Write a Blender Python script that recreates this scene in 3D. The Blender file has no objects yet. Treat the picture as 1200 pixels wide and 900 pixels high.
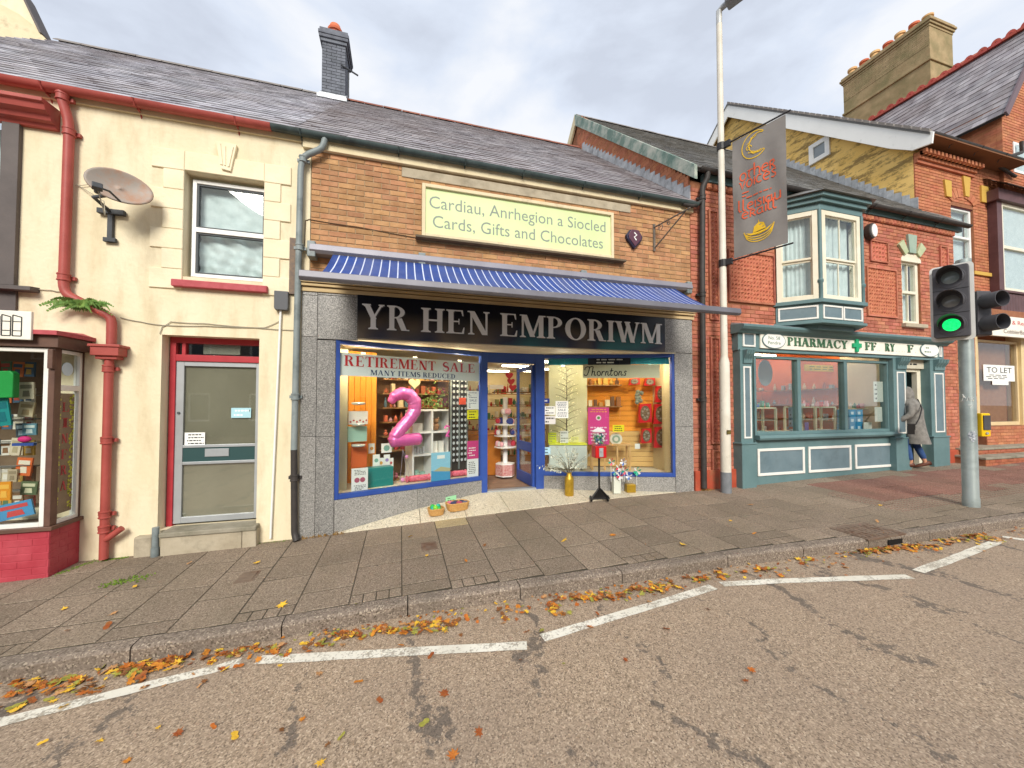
import bpy, bmesh, math, random
from mathutils import Vector, Matrix
random.seed(11)
SC = bpy.context.scene
COL = SC.collection
RX, RY = 1024, 768
SC.render.engine = 'CYCLES'
SC.render.resolution_x, SC.render.resolution_y = RX, RY
rad = math.radians
# ---------------------------------------------------------------- camera (13 mm ultra wide, standing in the road)
YAW, PITCH, FPX, PV = rad(16.2), rad(1.54), 447.0, 462.0
CAM = Vector((0.0, -5.7, 1.8))
FW = Vector((math.sin(YAW) * math.cos(PITCH), math.cos(YAW) * math.cos(PITCH), math.sin(PITCH)))
RT = Vector((math.cos(YAW), -math.sin(YAW), 0))
UP = RT.cross(FW)
cd = bpy.data.cameras.new('camera')
cam = bpy.data.objects.new('camera', cd); COL.objects.link(cam)
cam.location = CAM
cam.rotation_euler = (math.pi / 2 + PITCH, 0, -YAW)
cd.sensor_width = 36; cd.lens = 36 * FPX / 1200; cd.shift_y = (PV - 450) / 1200
cd.clip_start = 0.05; cd.clip_end = 3000
SC.camera = cam
SC.view_settings.view_transform = 'Standard'; SC.view_settings.look = 'None'
SC.view_settings.exposure = 0.5; SC.view_settings.gamma = 1.0
# ---------------------------------------------------------------- world: overcast daylight with soft clouds
SUN_EL, SUN_AZ = rad(33), rad(193)      # azimuth clockwise from +Y
wd = bpy.data.worlds.new('World'); SC.world = wd; wd.use_nodes = True
wt = wd.node_tree; wt.nodes.clear()
def wn(t, **k):
    n = wt.nodes.new(t)
    for a, b in k.items(): setattr(n, a, b)
    return n
wo = wn('ShaderNodeOutputWorld'); bg = wn('ShaderNodeBackground')
sky = wn('ShaderNodeTexSky', sky_type='NISHITA', sun_disc=False)
sky.sun_elevation = SUN_EL; sky.sun_rotation = SUN_AZ; sky.air_density = 1.0; sky.dust_density = 2.0
tc = wn('ShaderNodeTexCoord'); mp = wn('ShaderNodeMapping'); mp.inputs['Scale'].default_value = (1, 1, 2.4)
mp.inputs['Location'].default_value = (0.35, 0.2, 0.1)
nz = wn('ShaderNodeTexNoise'); nz.inputs['Scale'].default_value = 2.3; nz.inputs['Detail'].default_value = 7; nz.inputs['Roughness'].default_value = .52; nz.inputs['Distortion'].default_value = .25
cr = wn('ShaderNodeValToRGB'); e = cr.color_ramp.elements
e[0].position = .38; e[0].color = (4.9, 5.3, 6.1, 1); e[1].position = .58; e[1].color = (7.2, 7.35, 7.65, 1)
e2 = cr.color_ramp.elements.new(.47); e2.color = (5.8, 6.3, 7.2, 1)
mx = wn('ShaderNodeMix', data_type='RGBA'); mx.inputs[0].default_value = .90
L = wt.links.new
L(tc.outputs['Generated'], mp.inputs[0]); L(mp.outputs[0], nz.inputs['Vector']); L(nz.outputs[0], cr.inputs[0])
L(sky.outputs[0], mx.inputs[6]); L(cr.outputs[0], mx.inputs[7]); L(mx.outputs[2], bg.inputs[0])
bg.inputs[1].default_value = 0.10
L(bg.outputs[0], wo.inputs[0])
# ---------------------------------------------------------------- sun, veiled by cloud
sl = bpy.data.lights.new('sun', 'SUN'); sl.energy = 2.6; sl.angle = rad(22); sl.color = (1, .95, .86)
so = bpy.data.objects.new('sun', sl); COL.objects.link(so)
sd = Vector((math.sin(SUN_AZ) * math.cos(SUN_EL), math.cos(SUN_AZ) * math.cos(SUN_EL), math.sin(SUN_EL)))
so.rotation_euler = sd.to_track_quat('Z', 'Y').to_euler(); so.location = (0, -8, 14)

# ================================================================ helpers
def ray(u, v): return RT * ((u - 600) / FPX) + UP * (-(v - PV) / FPX) + FW
class Fr:
    """a working plane in the place: a runs along it, z up it, d into it"""
    def __init__(s, ox, oy, deg=0, oz=0, basis=None):
        s.O = Vector((ox, oy, oz)); c, n = math.cos(rad(deg)), math.sin(rad(deg))
        s.ex, s.ey, s.ez = basis or (Vector((c, n, 0)), Vector((-n, c, 0)), Vector((0, 0, 1)))
    def p(s, a, d, z): return s.O + s.ex * a + s.ey * d + s.ez * z
    def hit(s, u, v, d=0):
        r = ray(u, v); P0 = s.O + s.ey * d
        q = CAM + r * ((P0 - CAM).dot(s.ey) / r.dot(s.ey)) - s.O
        return q.dot(s.ex), q.dot(s.ez)
    def rect(s, u0, v0, u1, v1, d=0):
        a0, z1 = s.hit(u0, v0, d); a1, z0 = s.hit(u1, v1, d)
        return a0, a1, z0, z1
    def mat(s): return Matrix((s.ex, s.ey, s.ez)).transposed().to_4x4()
W = Fr(0, 0)
def proj(p):
    q = Vector(p) - CAM; c = q.dot(FW)
    if c <= .01: return (-9e3, -9e3)
    return (600 + FPX * q.dot(RT) / c, PV - FPX * q.dot(UP) / c)
def lerp_tab(tab, x):
    if x <= tab[0][0]: (x0, y0), (x1, y1) = tab[0], tab[1]
    elif x >= tab[-1][0]: (x0, y0), (x1, y1) = tab[-2], tab[-1]
    else:
        for (x0, y0), (x1, y1) in zip(tab, tab[1:]):
            if x0 <= x <= x1: break
    return y0 + (y1 - y0) * (x - x0) / (x1 - x0)
GT = [(-60, -1.3), (-9, -.13), (-6, -.07), (-3.5, -.02), (-1.3, .02), (1, .13), (3.5, .235), (6, .275), (11, .42), (16, .55), (60, 1.7)]
KT = [(-60, -2.0), (-2.7, -2.06), (0, -2.14), (2, -2.3), (5, -2.5), (8.3, -2.66), (9.2, -2.85), (10.4, -3.3), (60, -6)]
def fz(x): return lerp_tab(GT, x)
def ky(x): return lerp_tab(KT, x)
def pz(x, y): return fz(x) + .02 * y                    # pavement surface
def rz(x, y): return pz(x, ky(x)) - .12 + .018 * (ky(x) - y)   # road surface
def gpt(u, v, road=False):
    r = ray(u, v); t = 1
    z = 0
    for _ in range(12):
        t = (z - CAM.z) / r.z; q = CAM + r * t
        z = rz(q.x, q.y) if road else pz(q.x, q.y)
    return q
ORG = {}
class MB:
    def __init__(s, F=W): s.F = F; s.v = []; s.f = []; s.m = []
    def add(s, vs, fs, mi=0):
        n = len(s.v); s.v += [s.F.p(*q) for q in vs]; s.f += [tuple(n + i for i in f) for f in fs]; s.m += [mi] * len(fs); return s
    def box(s, a0, a1, d0, d1, z0, z1, mi=0):
        return s.add([(a0, d0, z0), (a1, d0, z0), (a1, d1, z0), (a0, d1, z0), (a0, d0, z1), (a1, d0, z1), (a1, d1, z1), (a0, d1, z1)],
                     [(0, 1, 5, 4), (1, 2, 6, 5), (2, 3, 7, 6), (3, 0, 4, 7), (4, 5, 6, 7), (3, 2, 1, 0)], mi)
    def pbox(s, a0, a1, d0, d1, z0, z1, b=.004, mi=0, top=0):
        """box whose front edges are eased"""
        return s.add([(a0 + b, d0, z0 + b), (a1 - b, d0, z0 + b), (a1 - b, d0 + top, z1 - b), (a0 + b, d0 + top, z1 - b),
                      (a0, d0 + b, z0), (a1, d0 + b, z0), (a1, d0 + b + top, z1), (a0, d0 + b + top, z1), (a0, d1, z0), (a1, d1, z0), (a1, d1, z1), (a0, d1, z1)],
                     [(0, 1, 2, 3), (0, 4, 5, 1), (1, 5, 6, 2), (2, 6, 7, 3), (3, 7, 4, 0), (4, 8, 9, 5), (5, 9, 10, 6), (6, 10, 11, 7), (7, 11, 8, 4)], mi)
    def prism(s, poly, d0, d1, mi=0):
        n = len(poly)
        A = sum(poly[i][0] * poly[(i + 1) % n][1] - poly[(i + 1) % n][0] * poly[i][1] for i in range(n))
        if A < 0: poly = poly[::-1]
        vs = [(a, d0, z) for a, z in poly] + [(a, d1, z) for a, z in poly]
        return s.add(vs, [tuple(range(n)), tuple(range(2 * n - 1, n - 1, -1))] + [(i + n, (i + 1) % n + n, (i + 1) % n, i) for i in range(n)], mi)
    def prismz(s, poly, z0, z1, mi=0):
        n = len(poly); A = sum(poly[i][0] * poly[(i + 1) % n][1] - poly[(i + 1) % n][0] * poly[i][1] for i in range(n))
        if A < 0: poly = poly[::-1]
        vs = [(a, d, z0) for a, d in poly] + [(a, d, z1) for a, d in poly]
        return s.add(vs, [tuple(range(n - 1, -1, -1)), tuple(range(n, 2 * n))] + [(i, (i + 1) % n, (i + 1) % n + n, i + n) for i in range(n)], mi)
    def prisma(s, poly, a0, a1, mi=0):                     # poly in (d, z), run along a
        n = len(poly); A = sum(poly[i][0] * poly[(i + 1) % n][1] - poly[(i + 1) % n][0] * poly[i][1] for i in range(n))
        if A < 0: poly = poly[::-1]
        vs = [(a0, d, z) for d, z in poly] + [(a1, d, z) for d, z in poly]
        return s.add(vs, [tuple(range(n - 1, -1, -1)), tuple(range(n, 2 * n))] + [(i, (i + 1) % n, (i + 1) % n + n, i + n) for i in range(n)], mi)
    def tube(s, pts, r, n=8, mi=0, cap=True):
        P = [Vector(p) for p in pts]; R = r if isinstance(r, (list, tuple)) else [r] * len(P)
        vs = []; up = None
        for i, p in enumerate(P):
            t = (P[min(i + 1, len(P) - 1)] - P[max(i - 1, 0)])
            t = t.normalized() if t.length > 1e-9 else Vector((0, 0, 1))
            if up is None: up = Vector((0, 0, 1)) if abs(t.z) < .9 else Vector((0, 1, 0))
            x = t.cross(up)
            if x.length < 1e-4: x = t.cross(Vector((1, 0, 0)))
            x.normalize(); y = x.cross(t).normalized(); up = y
            for k in range(n):
                a = 2 * math.pi * k / n; vs.append(tuple(p + x * (R[i] * math.cos(a)) + y * (R[i] * math.sin(a))))
        fs = [(i * n + k, i * n + (k + 1) % n, (i + 1) * n + (k + 1) % n, (i + 1) * n + k) for i in range(len(P) - 1) for k in range(n)]
        if cap: fs += [tuple(range(n - 1, -1, -1)), tuple(range((len(P) - 1) * n, len(P) * n))]
        return s.add(vs, fs, mi)
    def lathe(s, a, d, prof, n=16, mi=0, z=0, cap=True):
        vs = [(a + r * math.cos(2 * math.pi * k / n), d + r * math.sin(2 * math.pi * k / n), z + h) for r, h in prof for k in range(n)]
        fs = [(i * n + k, i * n + (k + 1) % n, (i + 1) * n + (k + 1) % n, (i + 1) * n + k) for i in range(len(prof) - 1) for k in range(n)]
        if cap: fs += [tuple(range(n - 1, -1, -1)), tuple(range((len(prof) - 1) * n, len(prof) * n))]
        return s.add(vs, fs, mi)
    def disc(s, a, d, z, r, h, n=20, mi=0, rz_=None):     # a round plate facing the viewer side of the plane
        rz_ = rz_ or r
        vs = [(a + r * math.cos(2 * math.pi * k / n), dd, z + rz_ * math.sin(2 * math.pi * k / n)) for dd in (d, d + h) for k in range(n)]
        return s.add(vs, [tuple(range(n)), tuple(range(2 * n - 1, n - 1, -1))] + [(k + n, (k + 1) % n + n, (k + 1) % n, k) for k in range(n)], mi)
    def ribbon(s, pts, w, d, mi=0, th=.001):
        """flat band following pts (a, z)"""
        n = len(pts); ws = w if isinstance(w, (list, tuple)) else [w] * n; vs = []
        for i, (x, y) in enumerate(pts):
            x0, y0 = pts[max(i - 1, 0)]; x1, y1 = pts[min(i + 1, n - 1)]
            l = math.hypot(x1 - x0, y1 - y0) or 1; nx, ny = -(y1 - y0) / l * ws[i] / 2, (x1 - x0) / l * ws[i] / 2
            vs += [(x + nx, d, y + ny), (x - nx, d, y - ny), (x + nx, d + th, y + ny), (x - nx, d + th, y - ny)]
        fs = []
        for i in range(n - 1):
            k = 4 * i; fs += [(k, k + 1, k + 5, k + 4), (k + 2, k + 6, k + 7, k + 3), (k, k + 4, k + 6, k + 2), (k + 1, k + 3, k + 7, k + 5)]
        return s.add(vs, fs, mi)
    def sphere(s, a, d, z, r, n=10, mi=0, sq=(1, 1, 1)):
        vs = []; m = n // 2 + 1
        for i in range(m + 1):
            t = math.pi * i / m
            for k in range(n): vs.append((a + sq[0] * r * math.sin(t) * math.cos(2 * math.pi * k / n), d + sq[1] * r * math.sin(t) * math.sin(2 * math.pi * k / n), z - sq[2] * r * math.cos(t)))
        return s.add(vs, [(i * n + k, i * n + (k + 1) % n, (i + 1) * n + (k + 1) % n, (i + 1) * n + k) for i in range(m) for k in range(n)], mi)
    def build(s, name, mat, parent=None, smooth=False, bevel=0, kind=None, solid=0, sub=0):
        if parent is not None: o0 = ORG[parent.name_full]
        else:
            xs = [q.x for q in s.v]; ys = [q.y for q in s.v]; zs = [q.z for q in s.v]
            o0 = Vector(((min(xs) + max(xs)) / 2, (min(ys) + max(ys)) / 2, min(zs)))
        me = bpy.data.meshes.new(name); me.from_pydata([q - o0 for q in s.v], [], s.f)
        ms = mat if isinstance(mat, (list, tuple)) else [mat]
        for m in ms: me.materials.append(m)
        if len(ms) > 1: me.polygons.foreach_set('material_index', s.m)
        if smooth:
            me.polygons.foreach_set('use_smooth', [True] * len(me.polygons))
            if smooth != 'all': me.set_sharp_from_angle(angle=rad(38))
        me.update()
        o = bpy.data.objects.new(name, me); COL.objects.link(o)
        if parent is not None: o.parent = parent; ORG[o.name_full] = o0
        else: o.location = o0; ORG[o.name_full] = o0
        if sub: m = o.modifiers.new('s', 'SUBSURF'); m.levels = m.render_levels = sub
        if solid: m = o.modifiers.new('t', 'SOLIDIFY'); m.thickness = solid
        if bevel: m = o.modifiers.new('b', 'BEVEL'); m.width = bevel; m.segments = 2; m.limit_method = 'ANGLE'; m.angle_limit = rad(40)
        if kind: o['kind'] = kind
        return o
def thing(name, label, cat, loc, group=None):
    o = bpy.data.objects.new(name, None); COL.objects.link(o); o.location = loc; o.empty_display_size = .1
    ORG[o.name_full] = Vector(loc); o['label'] = label; o['category'] = cat
    if group: o['group'] = group
    return o
def tag(o, label, cat, group=None):
    o['label'] = label; o['category'] = cat
    if group: o['group'] = group
    return o
def one(mb, name, mat, label, cat, group=None, **k): return tag(mb.build(name, mat, **k), label, cat, group)
def copy_tree(o, parent=None):
    c = o.copy(); COL.objects.link(c)
    if parent is not None: c.parent = parent
    for ch in list(o.children): copy_tree(ch, c)
    return c
def place(mesh, name, F, a, d, z, parent, scale=(1, 1, 1)):
    """a shared-mesh piece standing in frame F"""
    o = bpy.data.objects.new(name, mesh); COL.objects.link(o); o.parent = parent
    o.location = F.p(a, d, z) - ORG[parent.name_full]
    o.rotation_euler = F.mat().to_euler(); o.scale = scale
    return o
# ---------------------------------------------------------------- materials
def H(h):
    h = h.lstrip('#'); c = [int(h[i:i + 2], 16) / 255 for i in (0, 2, 4)]
    return tuple(x / 12.92 if x <= .04045 else ((x + .055) / 1.055) ** 2.4 for x in c) + (1,)
MATS = {}
def M(name, c, c2=None, sc=6, rough=.7, bump=0, bsc=60, spec=.35, metal=0, isl=0, dirt=None, dsc=1.2, dpos=(.5, .68), emis=0, stretch=(1, 1, 1), coat=0, detail=5, damt=.8):
    if name in MATS: return MATS[name]
    m = bpy.data.materials.new(name); m.use_nodes = True; t = m.node_tree; N = t.nodes; l = t.links.new
    b = N['Principled BSDF']; b.inputs['Roughness'].default_value = rough; b.inputs['Metallic'].default_value = metal
    b.inputs['Specular IOR Level'].default_value = spec; b.inputs['Coat Weight'].default_value = coat
    geo = N.new('ShaderNodeNewGeometry'); mpn = N.new('ShaderNodeMapping'); mpn.inputs['Scale'].default_value = stretch
    l(geo.outputs['Position'], mpn.inputs[0])
    c = H(c) if isinstance(c, str) else c
    col = None
    if c2:
        n1 = N.new('ShaderNodeTexNoise'); n1.inputs['Scale'].default_value = sc; n1.inputs['Detail'].default_value = detail; n1.inputs['Roughness'].default_value = .6
        l(mpn.outputs[0], n1.inputs['Vector'])
        rp = N.new('ShaderNodeValToRGB'); rp.color_ramp.elements[0].position = .35; rp.color_ramp.elements[1].position = .65
        rp.color_ramp.elements[0].color = c; rp.color_ramp.elements[1].color = H(c2); l(n1.outputs[0], rp.inputs[0]); col = rp.outputs[0]
    else:
        rg = N.new('ShaderNodeRGB'); rg.outputs[0].default_value = c; col = rg.outputs[0]
    if isl:
        oi = N.new('ShaderNodeObjectInfo'); ad = N.new('ShaderNodeMath'); ad.operation = 'ADD'; l(oi.outputs['Random'], ad.inputs[0]); l(geo.outputs['Random Per Island'], ad.inputs[1])
        fr = N.new('ShaderNodeMath'); fr.operation = 'FRACT'; l(ad.outputs[0], fr.inputs[0])
        mr = N.new('ShaderNodeMapRange'); mr.inputs[3].default_value = 1 - isl; mr.inputs[4].default_value = 1 + isl; l(fr.outputs[0], mr.inputs[0])
        mu = N.new('ShaderNodeMath'); mu.operation = 'MULTIPLY'; mu.inputs[1].default_value = 7.13; l(fr.outputs[0], mu.inputs[0])
        f2 = N.new('ShaderNodeMath'); f2.operation = 'FRACT'; l(mu.outputs[0], f2.inputs[0])
        m2 = N.new('ShaderNodeMapRange'); m2.inputs[3].default_value = .5 - isl * .045; m2.inputs[4].default_value = .5 + isl * .045; l(f2.outputs[0], m2.inputs[0])
        hs = N.new('ShaderNodeHueSaturation'); l(col, hs.inputs['Color']); l(mr.outputs[0], hs.inputs['Value']); l(m2.outputs[0], hs.inputs['Hue']); col = hs.outputs[0]
    if dirt:
        n2 = N.new('ShaderNodeTexNoise'); n2.inputs['Scale'].default_value = dsc; n2.inputs['Detail'].default_value = 8; n2.inputs['Roughness'].default_value = .65; l(mpn.outputs[0], n2.inputs['Vector'])
        r2 = N.new('ShaderNodeMapRange'); r2.inputs[1].default_value = dpos[0]; r2.inputs[2].default_value = dpos[1]; r2.inputs[4].default_value = damt; l(n2.outputs[0], r2.inputs[0])
        mi = N.new('ShaderNodeMix'); mi.data_type = 'RGBA'; l(r2.outputs[0], mi.inputs[0]); l(col, mi.inputs[6]); mi.inputs[7].default_value = H(dirt); col = mi.outputs[2]
    l(col, b.inputs['Base Color'])
    if emis: l(col, b.inputs['Emission Color']); b.inputs['Emission Strength'].default_value = emis
    if bump:
        n3 = N.new('ShaderNodeTexNoise'); n3.inputs['Scale'].default_value = bsc; n3.inputs['Detail'].default_value = 6; l(geo.outputs['Position'], n3.inputs['Vector'])
        bp = N.new('ShaderNodeBump'); bp.inputs['Strength'].default_value = bump; bp.inputs['Distance'].default_value = .01; l(n3.outputs[0], bp.inputs['Height']); l(bp.outputs[0], b.inputs['Normal'])
    MATS[name] = m; return m
def glass(name, tint=(1, 1, 1, 1), base=.05, rough=.0):
    m = bpy.data.materials.new(name); m.use_nodes = True; t = m.node_tree; t.nodes.clear(); l = t.links.new
    o = t.nodes.new('ShaderNodeOutputMaterial'); mxs = t.nodes.new('ShaderNodeMixShader'); tr = t.nodes.new('ShaderNodeBsdfTransparent'); gl = t.nodes.new('ShaderNodeBsdfGlossy')
    gl.inputs['Roughness'].default_value = rough; tr.inputs[0].default_value = tint
    lw = t.nodes.new('ShaderNodeLayerWeight'); pw = t.nodes.new('ShaderNodeMath'); pw.operation = 'POWER'; pw.inputs[1].default_value = 4
    l(lw.outputs['Facing'], pw.inputs[0]); mr = t.nodes.new('ShaderNodeMapRange'); mr.inputs[3].default_value = base; mr.inputs[4].default_value = .8
    l(pw.outputs[0], mr.inputs[0]); l(mr.outputs[0], mxs.inputs[0]); l(tr.outputs[0], mxs.inputs[1]); l(gl.outputs[0], mxs.inputs[2]); l(mxs.outputs[0], o.inputs[0]); return m
GL = glass('clear_window_glass', (.93, .95, .94, 1), .025)
GD = glass('grey_door_glass', (.92, .92, .88, 1), .16, .03)
GW = glass('house_window_glass', (.93, .96, .96, 1), .05)
GP = glass('reflecting_shop_glass', (.93, .95, .94, 1), .13)
def streak(m, k=.25):  # vertical rain streaks multiplied on colour is wear, stays with the surface
    return m
CREAM = M('cream_render', '#dfd2b0', '#e9ddbf', sc=2.2, rough=.85, bump=.6, bsc=18, dirt='#b8a47e', dsc=4.2, dpos=(.5, .72), damt=.5, stretch=(1, 1, .3))
CREAM2 = M('cream_render_raised', '#e6d9b8', '#eee2c4', sc=3, rough=.85, bump=.4, bsc=30, dirt='#c2ab80', dsc=2.5, dpos=(.6, .85), damt=.4)
CREAMD = M('weathered_cream_board', '#d6c7a2', '#e2d4b2', sc=3, rough=.8, bump=.2, bsc=40, dirt='#a39270', dsc=3, dpos=(.55, .75))
REDP = M('red_gloss_paint', '#a8323a', '#b53c42', sc=5, rough=.4, bump=.12, bsc=25, dirt='#7c2c2c', dsc=6, dpos=(.6, .8), damt=.4)
REDS = M('red_sill_paint', '#a8444a', '#b8545a', sc=12, rough=.6, bump=.3, bsc=30)
REDB = M('red_painted_brick', '#a83844', '#b84a55', sc=4, rough=.5, bump=.4, bsc=14, dirt='#8c3a40', dsc=3, dpos=(.55, .8), damt=.4)
REDG = M('red_gutter_iron', '#a04a42', '#ae544c', sc=4, rough=.5, bump=.1, dirt='#7b4038', dsc=3, dpos=(.55, .8), damt=.5)
GREYP = M('grey_pipe', '#7e8888', '#8b9494', sc=5, rough=.5, dirt='#5b6364', dsc=4)
DKGUT = M('dark_green_gutter', '#3d4c4c', '#4a5757', sc=5, rough=.5, dirt='#2d3434', dsc=4)
BLACKP = M('black_iron_pipe', '#34312f', '#423d3a', sc=8, rough=.55)
UPVC = M('white_frame', '#e6e6e2', '#efefec', sc=3, rough=.35, dirt='#c8c6bd', dsc=4, dpos=(.6, .85), damt=.5)
CREAMW = M('cream_paint_frame', '#ddd5bd', '#e8e2cf', sc=3, rough=.5, dirt='#b7ab8c', dsc=5, dpos=(.6, .8), damt=.5)
ALU = M('silver_aluminium', '#a5a9ab', '#b2b6b8', sc=3, rough=.4, metal=.35, spec=.5)
GASK = M('dark_gasket', '#4b4f52', rough=.6)
MORT = M('mortar', '#a08a6c', '#b39c7c', sc=12, rough=.9, bump=.4, bsc=80)
MORTR = M('red_mortar', '#8c5a40', '#9d6a4c', sc=12, rough=.9, bump=.4, bsc=80)
BRT = M('tan_brick', '#a87a54', '#bd9068', sc=7, rough=.85, bump=.5, bsc=90, isl=.2, dirt='#8a6440', dsc=2, dpos=(.52, .75), damt=.35)
BRR = M('orange_red_brick', '#a8624c', '#bd7c64', sc=5, rough=.85, bump=.5, bsc=90, isl=.2, dirt='#a8603e', dsc=2, dpos=(.5, .75), damt=.4)
BRO = M('orange_brick', '#ae6a4a', '#c0805e', sc=4, rough=.85, bump=.5, bsc=90, isl=.15, dirt='#8f4c2c', dsc=2, dpos=(.5, .75), damt=.4)
TERR = M('terracotta_tile', '#a85e46', '#c07a5e', sc=14, rough=.8, bump=.7, bsc=60, isl=.2)
SLATE = M('grey_slate', '#85828b', '#b4b3ba', sc=2.2, rough=.34, bump=.5, bsc=40, spec=.6, isl=.36, dirt='#73625c', dsc=.8, dpos=(.42, .7), damt=.55)
SLATEP = M('purple_grey_slate', '#7b757a', '#9f9b9e', sc=3, rough=.42, bump=.4, bsc=40, spec=.5, isl=.28, dirt='#6c5a54', dsc=.7, dpos=(.4, .7), damt=.6)
SLATE2 = M('dark_weathered_slate', '#6a6a68', '#82807c', sc=3, rough=.45, bump=.4, bsc=40, spec=.5, isl=.25, dirt='#60584c', dsc=1, dpos=(.4, .7), damt=.6)
FELT = M('roof_underlay', '#3a3636', rough=.9)
RIDGE = M('clay_ridge_tile', '#7e4a3c', '#95604e', sc=5, rough=.8, bump=.3, isl=.1, dirt='#5d4a42', dsc=3)
RIDGEG = M('grey_ridge_tile', '#77706c', '#8b8580', sc=5, rough=.8, bump=.3, isl=.1)
LEAD = M('lead_flashing', '#a3a7ab', '#bdc1c4', sc=6, rough=.5, metal=.2, isl=.1, dirt='#74777a', dsc=4)
CHIM = M('slate_grey_brick', '#5c6068', '#747881', sc=6, rough=.8, bump=.5, bsc=80, isl=.16)
CHIMM = M('chimney_mortar', '#3f4044', rough=.9)
POT = M('terracotta_pot', '#b95c3c', '#cc6e4c', sc=5, rough=.8, isl=.08)
POTY = M('buff_chimney_pot', '#c9a06c', '#d8b07c', sc=5, rough=.8, isl=.1)
CONC = M('grey_concrete', '#a69a84', '#b8ad97', sc=4, rough=.85, bump=.4, bsc=70, dirt='#8b8270', dsc=3)
STEP = M('stone_step', '#8b8574', '#9d9686', sc=5, rough=.85, bump=.5, bsc=50, dirt='#6a6754', dsc=3)
GRAN = None
BLUE = M('blue_frame_paint', '#2c4a94', '#35539e', sc=3, rough=.45, dirt='#2a3c74', dsc=4, dpos=(.6, .8), damt=.4)
TEAL = M('teal_green_paint', '#5c787a', '#688486', sc=3, rough=.5, bump=.12, bsc=40, dirt='#3c5654', dsc=3, dpos=(.55, .8), damt=.6)
GREYBL = M('grey_blue_panel', '#647880', '#70838a', sc=3, rough=.55, bump=.1, dirt='#4c5c60', dsc=4, dpos=(.5, .8), damt=.5)
WHT = M('white_paint', '#e2e0d8', '#eceae4', sc=3, rough=.5, dirt='#b9b09a', dsc=6, dpos=(.55, .8), damt=.5)
PLASTW = M('white_plastic', '#e8e8e6', rough=.4)
BROWNW = M('brown_frame_paint', '#5b4238', '#6b4f42', sc=5, rough=.5, bump=.15, bsc=30)
DKGREYW = M('dark_grey_surround', '#57504e', '#635b58', sc=3, rough=.6, bump=.1)
DARK = M('dark_interior', '#6a645a', rough=.9)
PAPER = M('white_paper', '#efefea', rough=.6)
INK = M('black_ink', '#1c1c1e', rough=.6)
REDI = M('red_ink', '#c8202c', rough=.5)
BOARDW = M('sign_white', '#e6e2d2', '#efecdf', sc=3, rough=.45)
# ---------------------------------------------------------------- special materials
def nodes_mat(name, rough=.7, spec=.35):
    m = bpy.data.materials.new(name); m.use_nodes = True; t = m.node_tree; b = t.nodes['Principled BSDF']
    b.inputs['Roughness'].default_value = rough; b.inputs['Specular IOR Level'].default_value = spec
    g = t.nodes.new('ShaderNodeNewGeometry'); return m, t, b, g.outputs['Position'], t.links.new
def noise(t, vec, sc, det=4, ro=.55, st=None, rot=None):
    if st:
        mpn = t.nodes.new('ShaderNodeMapping'); mpn.inputs['Scale'].default_value = st
        if rot: mpn.inputs['Rotation'].default_value = rot
        t.links.new(vec, mpn.inputs[0]); vec = mpn.outputs[0]
    n = t.nodes.new('ShaderNodeTexNoise'); n.inputs['Scale'].default_value = sc; n.inputs['Detail'].default_value = det; n.inputs['Roughness'].default_value = ro
    t.links.new(vec, n.inputs['Vector']); return n.outputs[0]
def ramp(t, fac, stops):
    r = t.nodes.new('ShaderNodeValToRGB'); e = r.color_ramp.elements
    while len(e) < len(stops): e.new(.5)
    for i, (p, c) in enumerate(stops): e[i].position = p; e[i].color = H(c) if isinstance(c, str) else (c, c, c, 1)
    t.links.new(fac, r.inputs[0]); return r.outputs[0]
def mix(t, f, a, b, mode='MIX'):
    m = t.nodes.new('ShaderNodeMix'); m.data_type = 'RGBA'; m.blend_type = mode
    for i, x in ((0, f), (6, a), (7, b)):
        if isinstance(x, (int, float)): m.inputs[i].default_value = x
        elif isinstance(x, str): m.inputs[i].default_value = H(x)
        else: t.links.new(x, m.inputs[i])
    return m.outputs[2]
def math_(t, op, a, b):
    n = t.nodes.new('ShaderNodeMath'); n.operation = op; n.use_clamp = True
    for i, x in ((0, a), (1, b)):
        if isinstance(x, (int, float)): n.inputs[i].default_value = x
        else: t.links.new(x, n.inputs[i])
    return n.outputs[0]
def bumpn(t, b, h, st=.3, dist=.01):
    n = t.nodes.new('ShaderNodeBump'); n.inputs['Strength'].default_value = st; n.inputs['Distance'].default_value = dist
    t.links.new(h, n.inputs['Height']); t.links.new(n.outputs[0], b.inputs['Normal'])
def voro(t, vec, sc):
    n = t.nodes.new('ShaderNodeTexVoronoi'); n.inputs['Scale'].default_value = sc; t.links.new(vec, n.inputs['Vector']); return n
def granite(name, base, rough=.35):
    m, t, b, P, l = nodes_mat(name, rough, .45)
    v = voro(t, P, 95); g = t.nodes.new('ShaderNodeRGBToBW'); l(v.outputs['Color'], g.inputs[0])
    a = ramp(t, g.outputs[0], [(.12, '#62605e'), (.34, base), (.62, '#9a9894'), (.9, '#bcb9b2')])
    oi = t.nodes.new('ShaderNodeObjectInfo'); mr = t.nodes.new('ShaderNodeMapRange'); mr.inputs[3].default_value = .86; mr.inputs[4].default_value = 1.12; l(oi.outputs['Random'], mr.inputs[0])
    hs = t.nodes.new('ShaderNodeHueSaturation'); l(mix(t, math_(t, 'MULTIPLY', noise(t, P, 3.5), .45), a, '#77746f'), hs.inputs['Color']); l(mr.outputs[0], hs.inputs['Value'])
    l(hs.outputs[0], b.inputs['Base Color']); return m
GRAN = granite('grey_granite', '#807f7c'); GRANL = granite('pale_granite_slab', '#93918c', .45)
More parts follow.
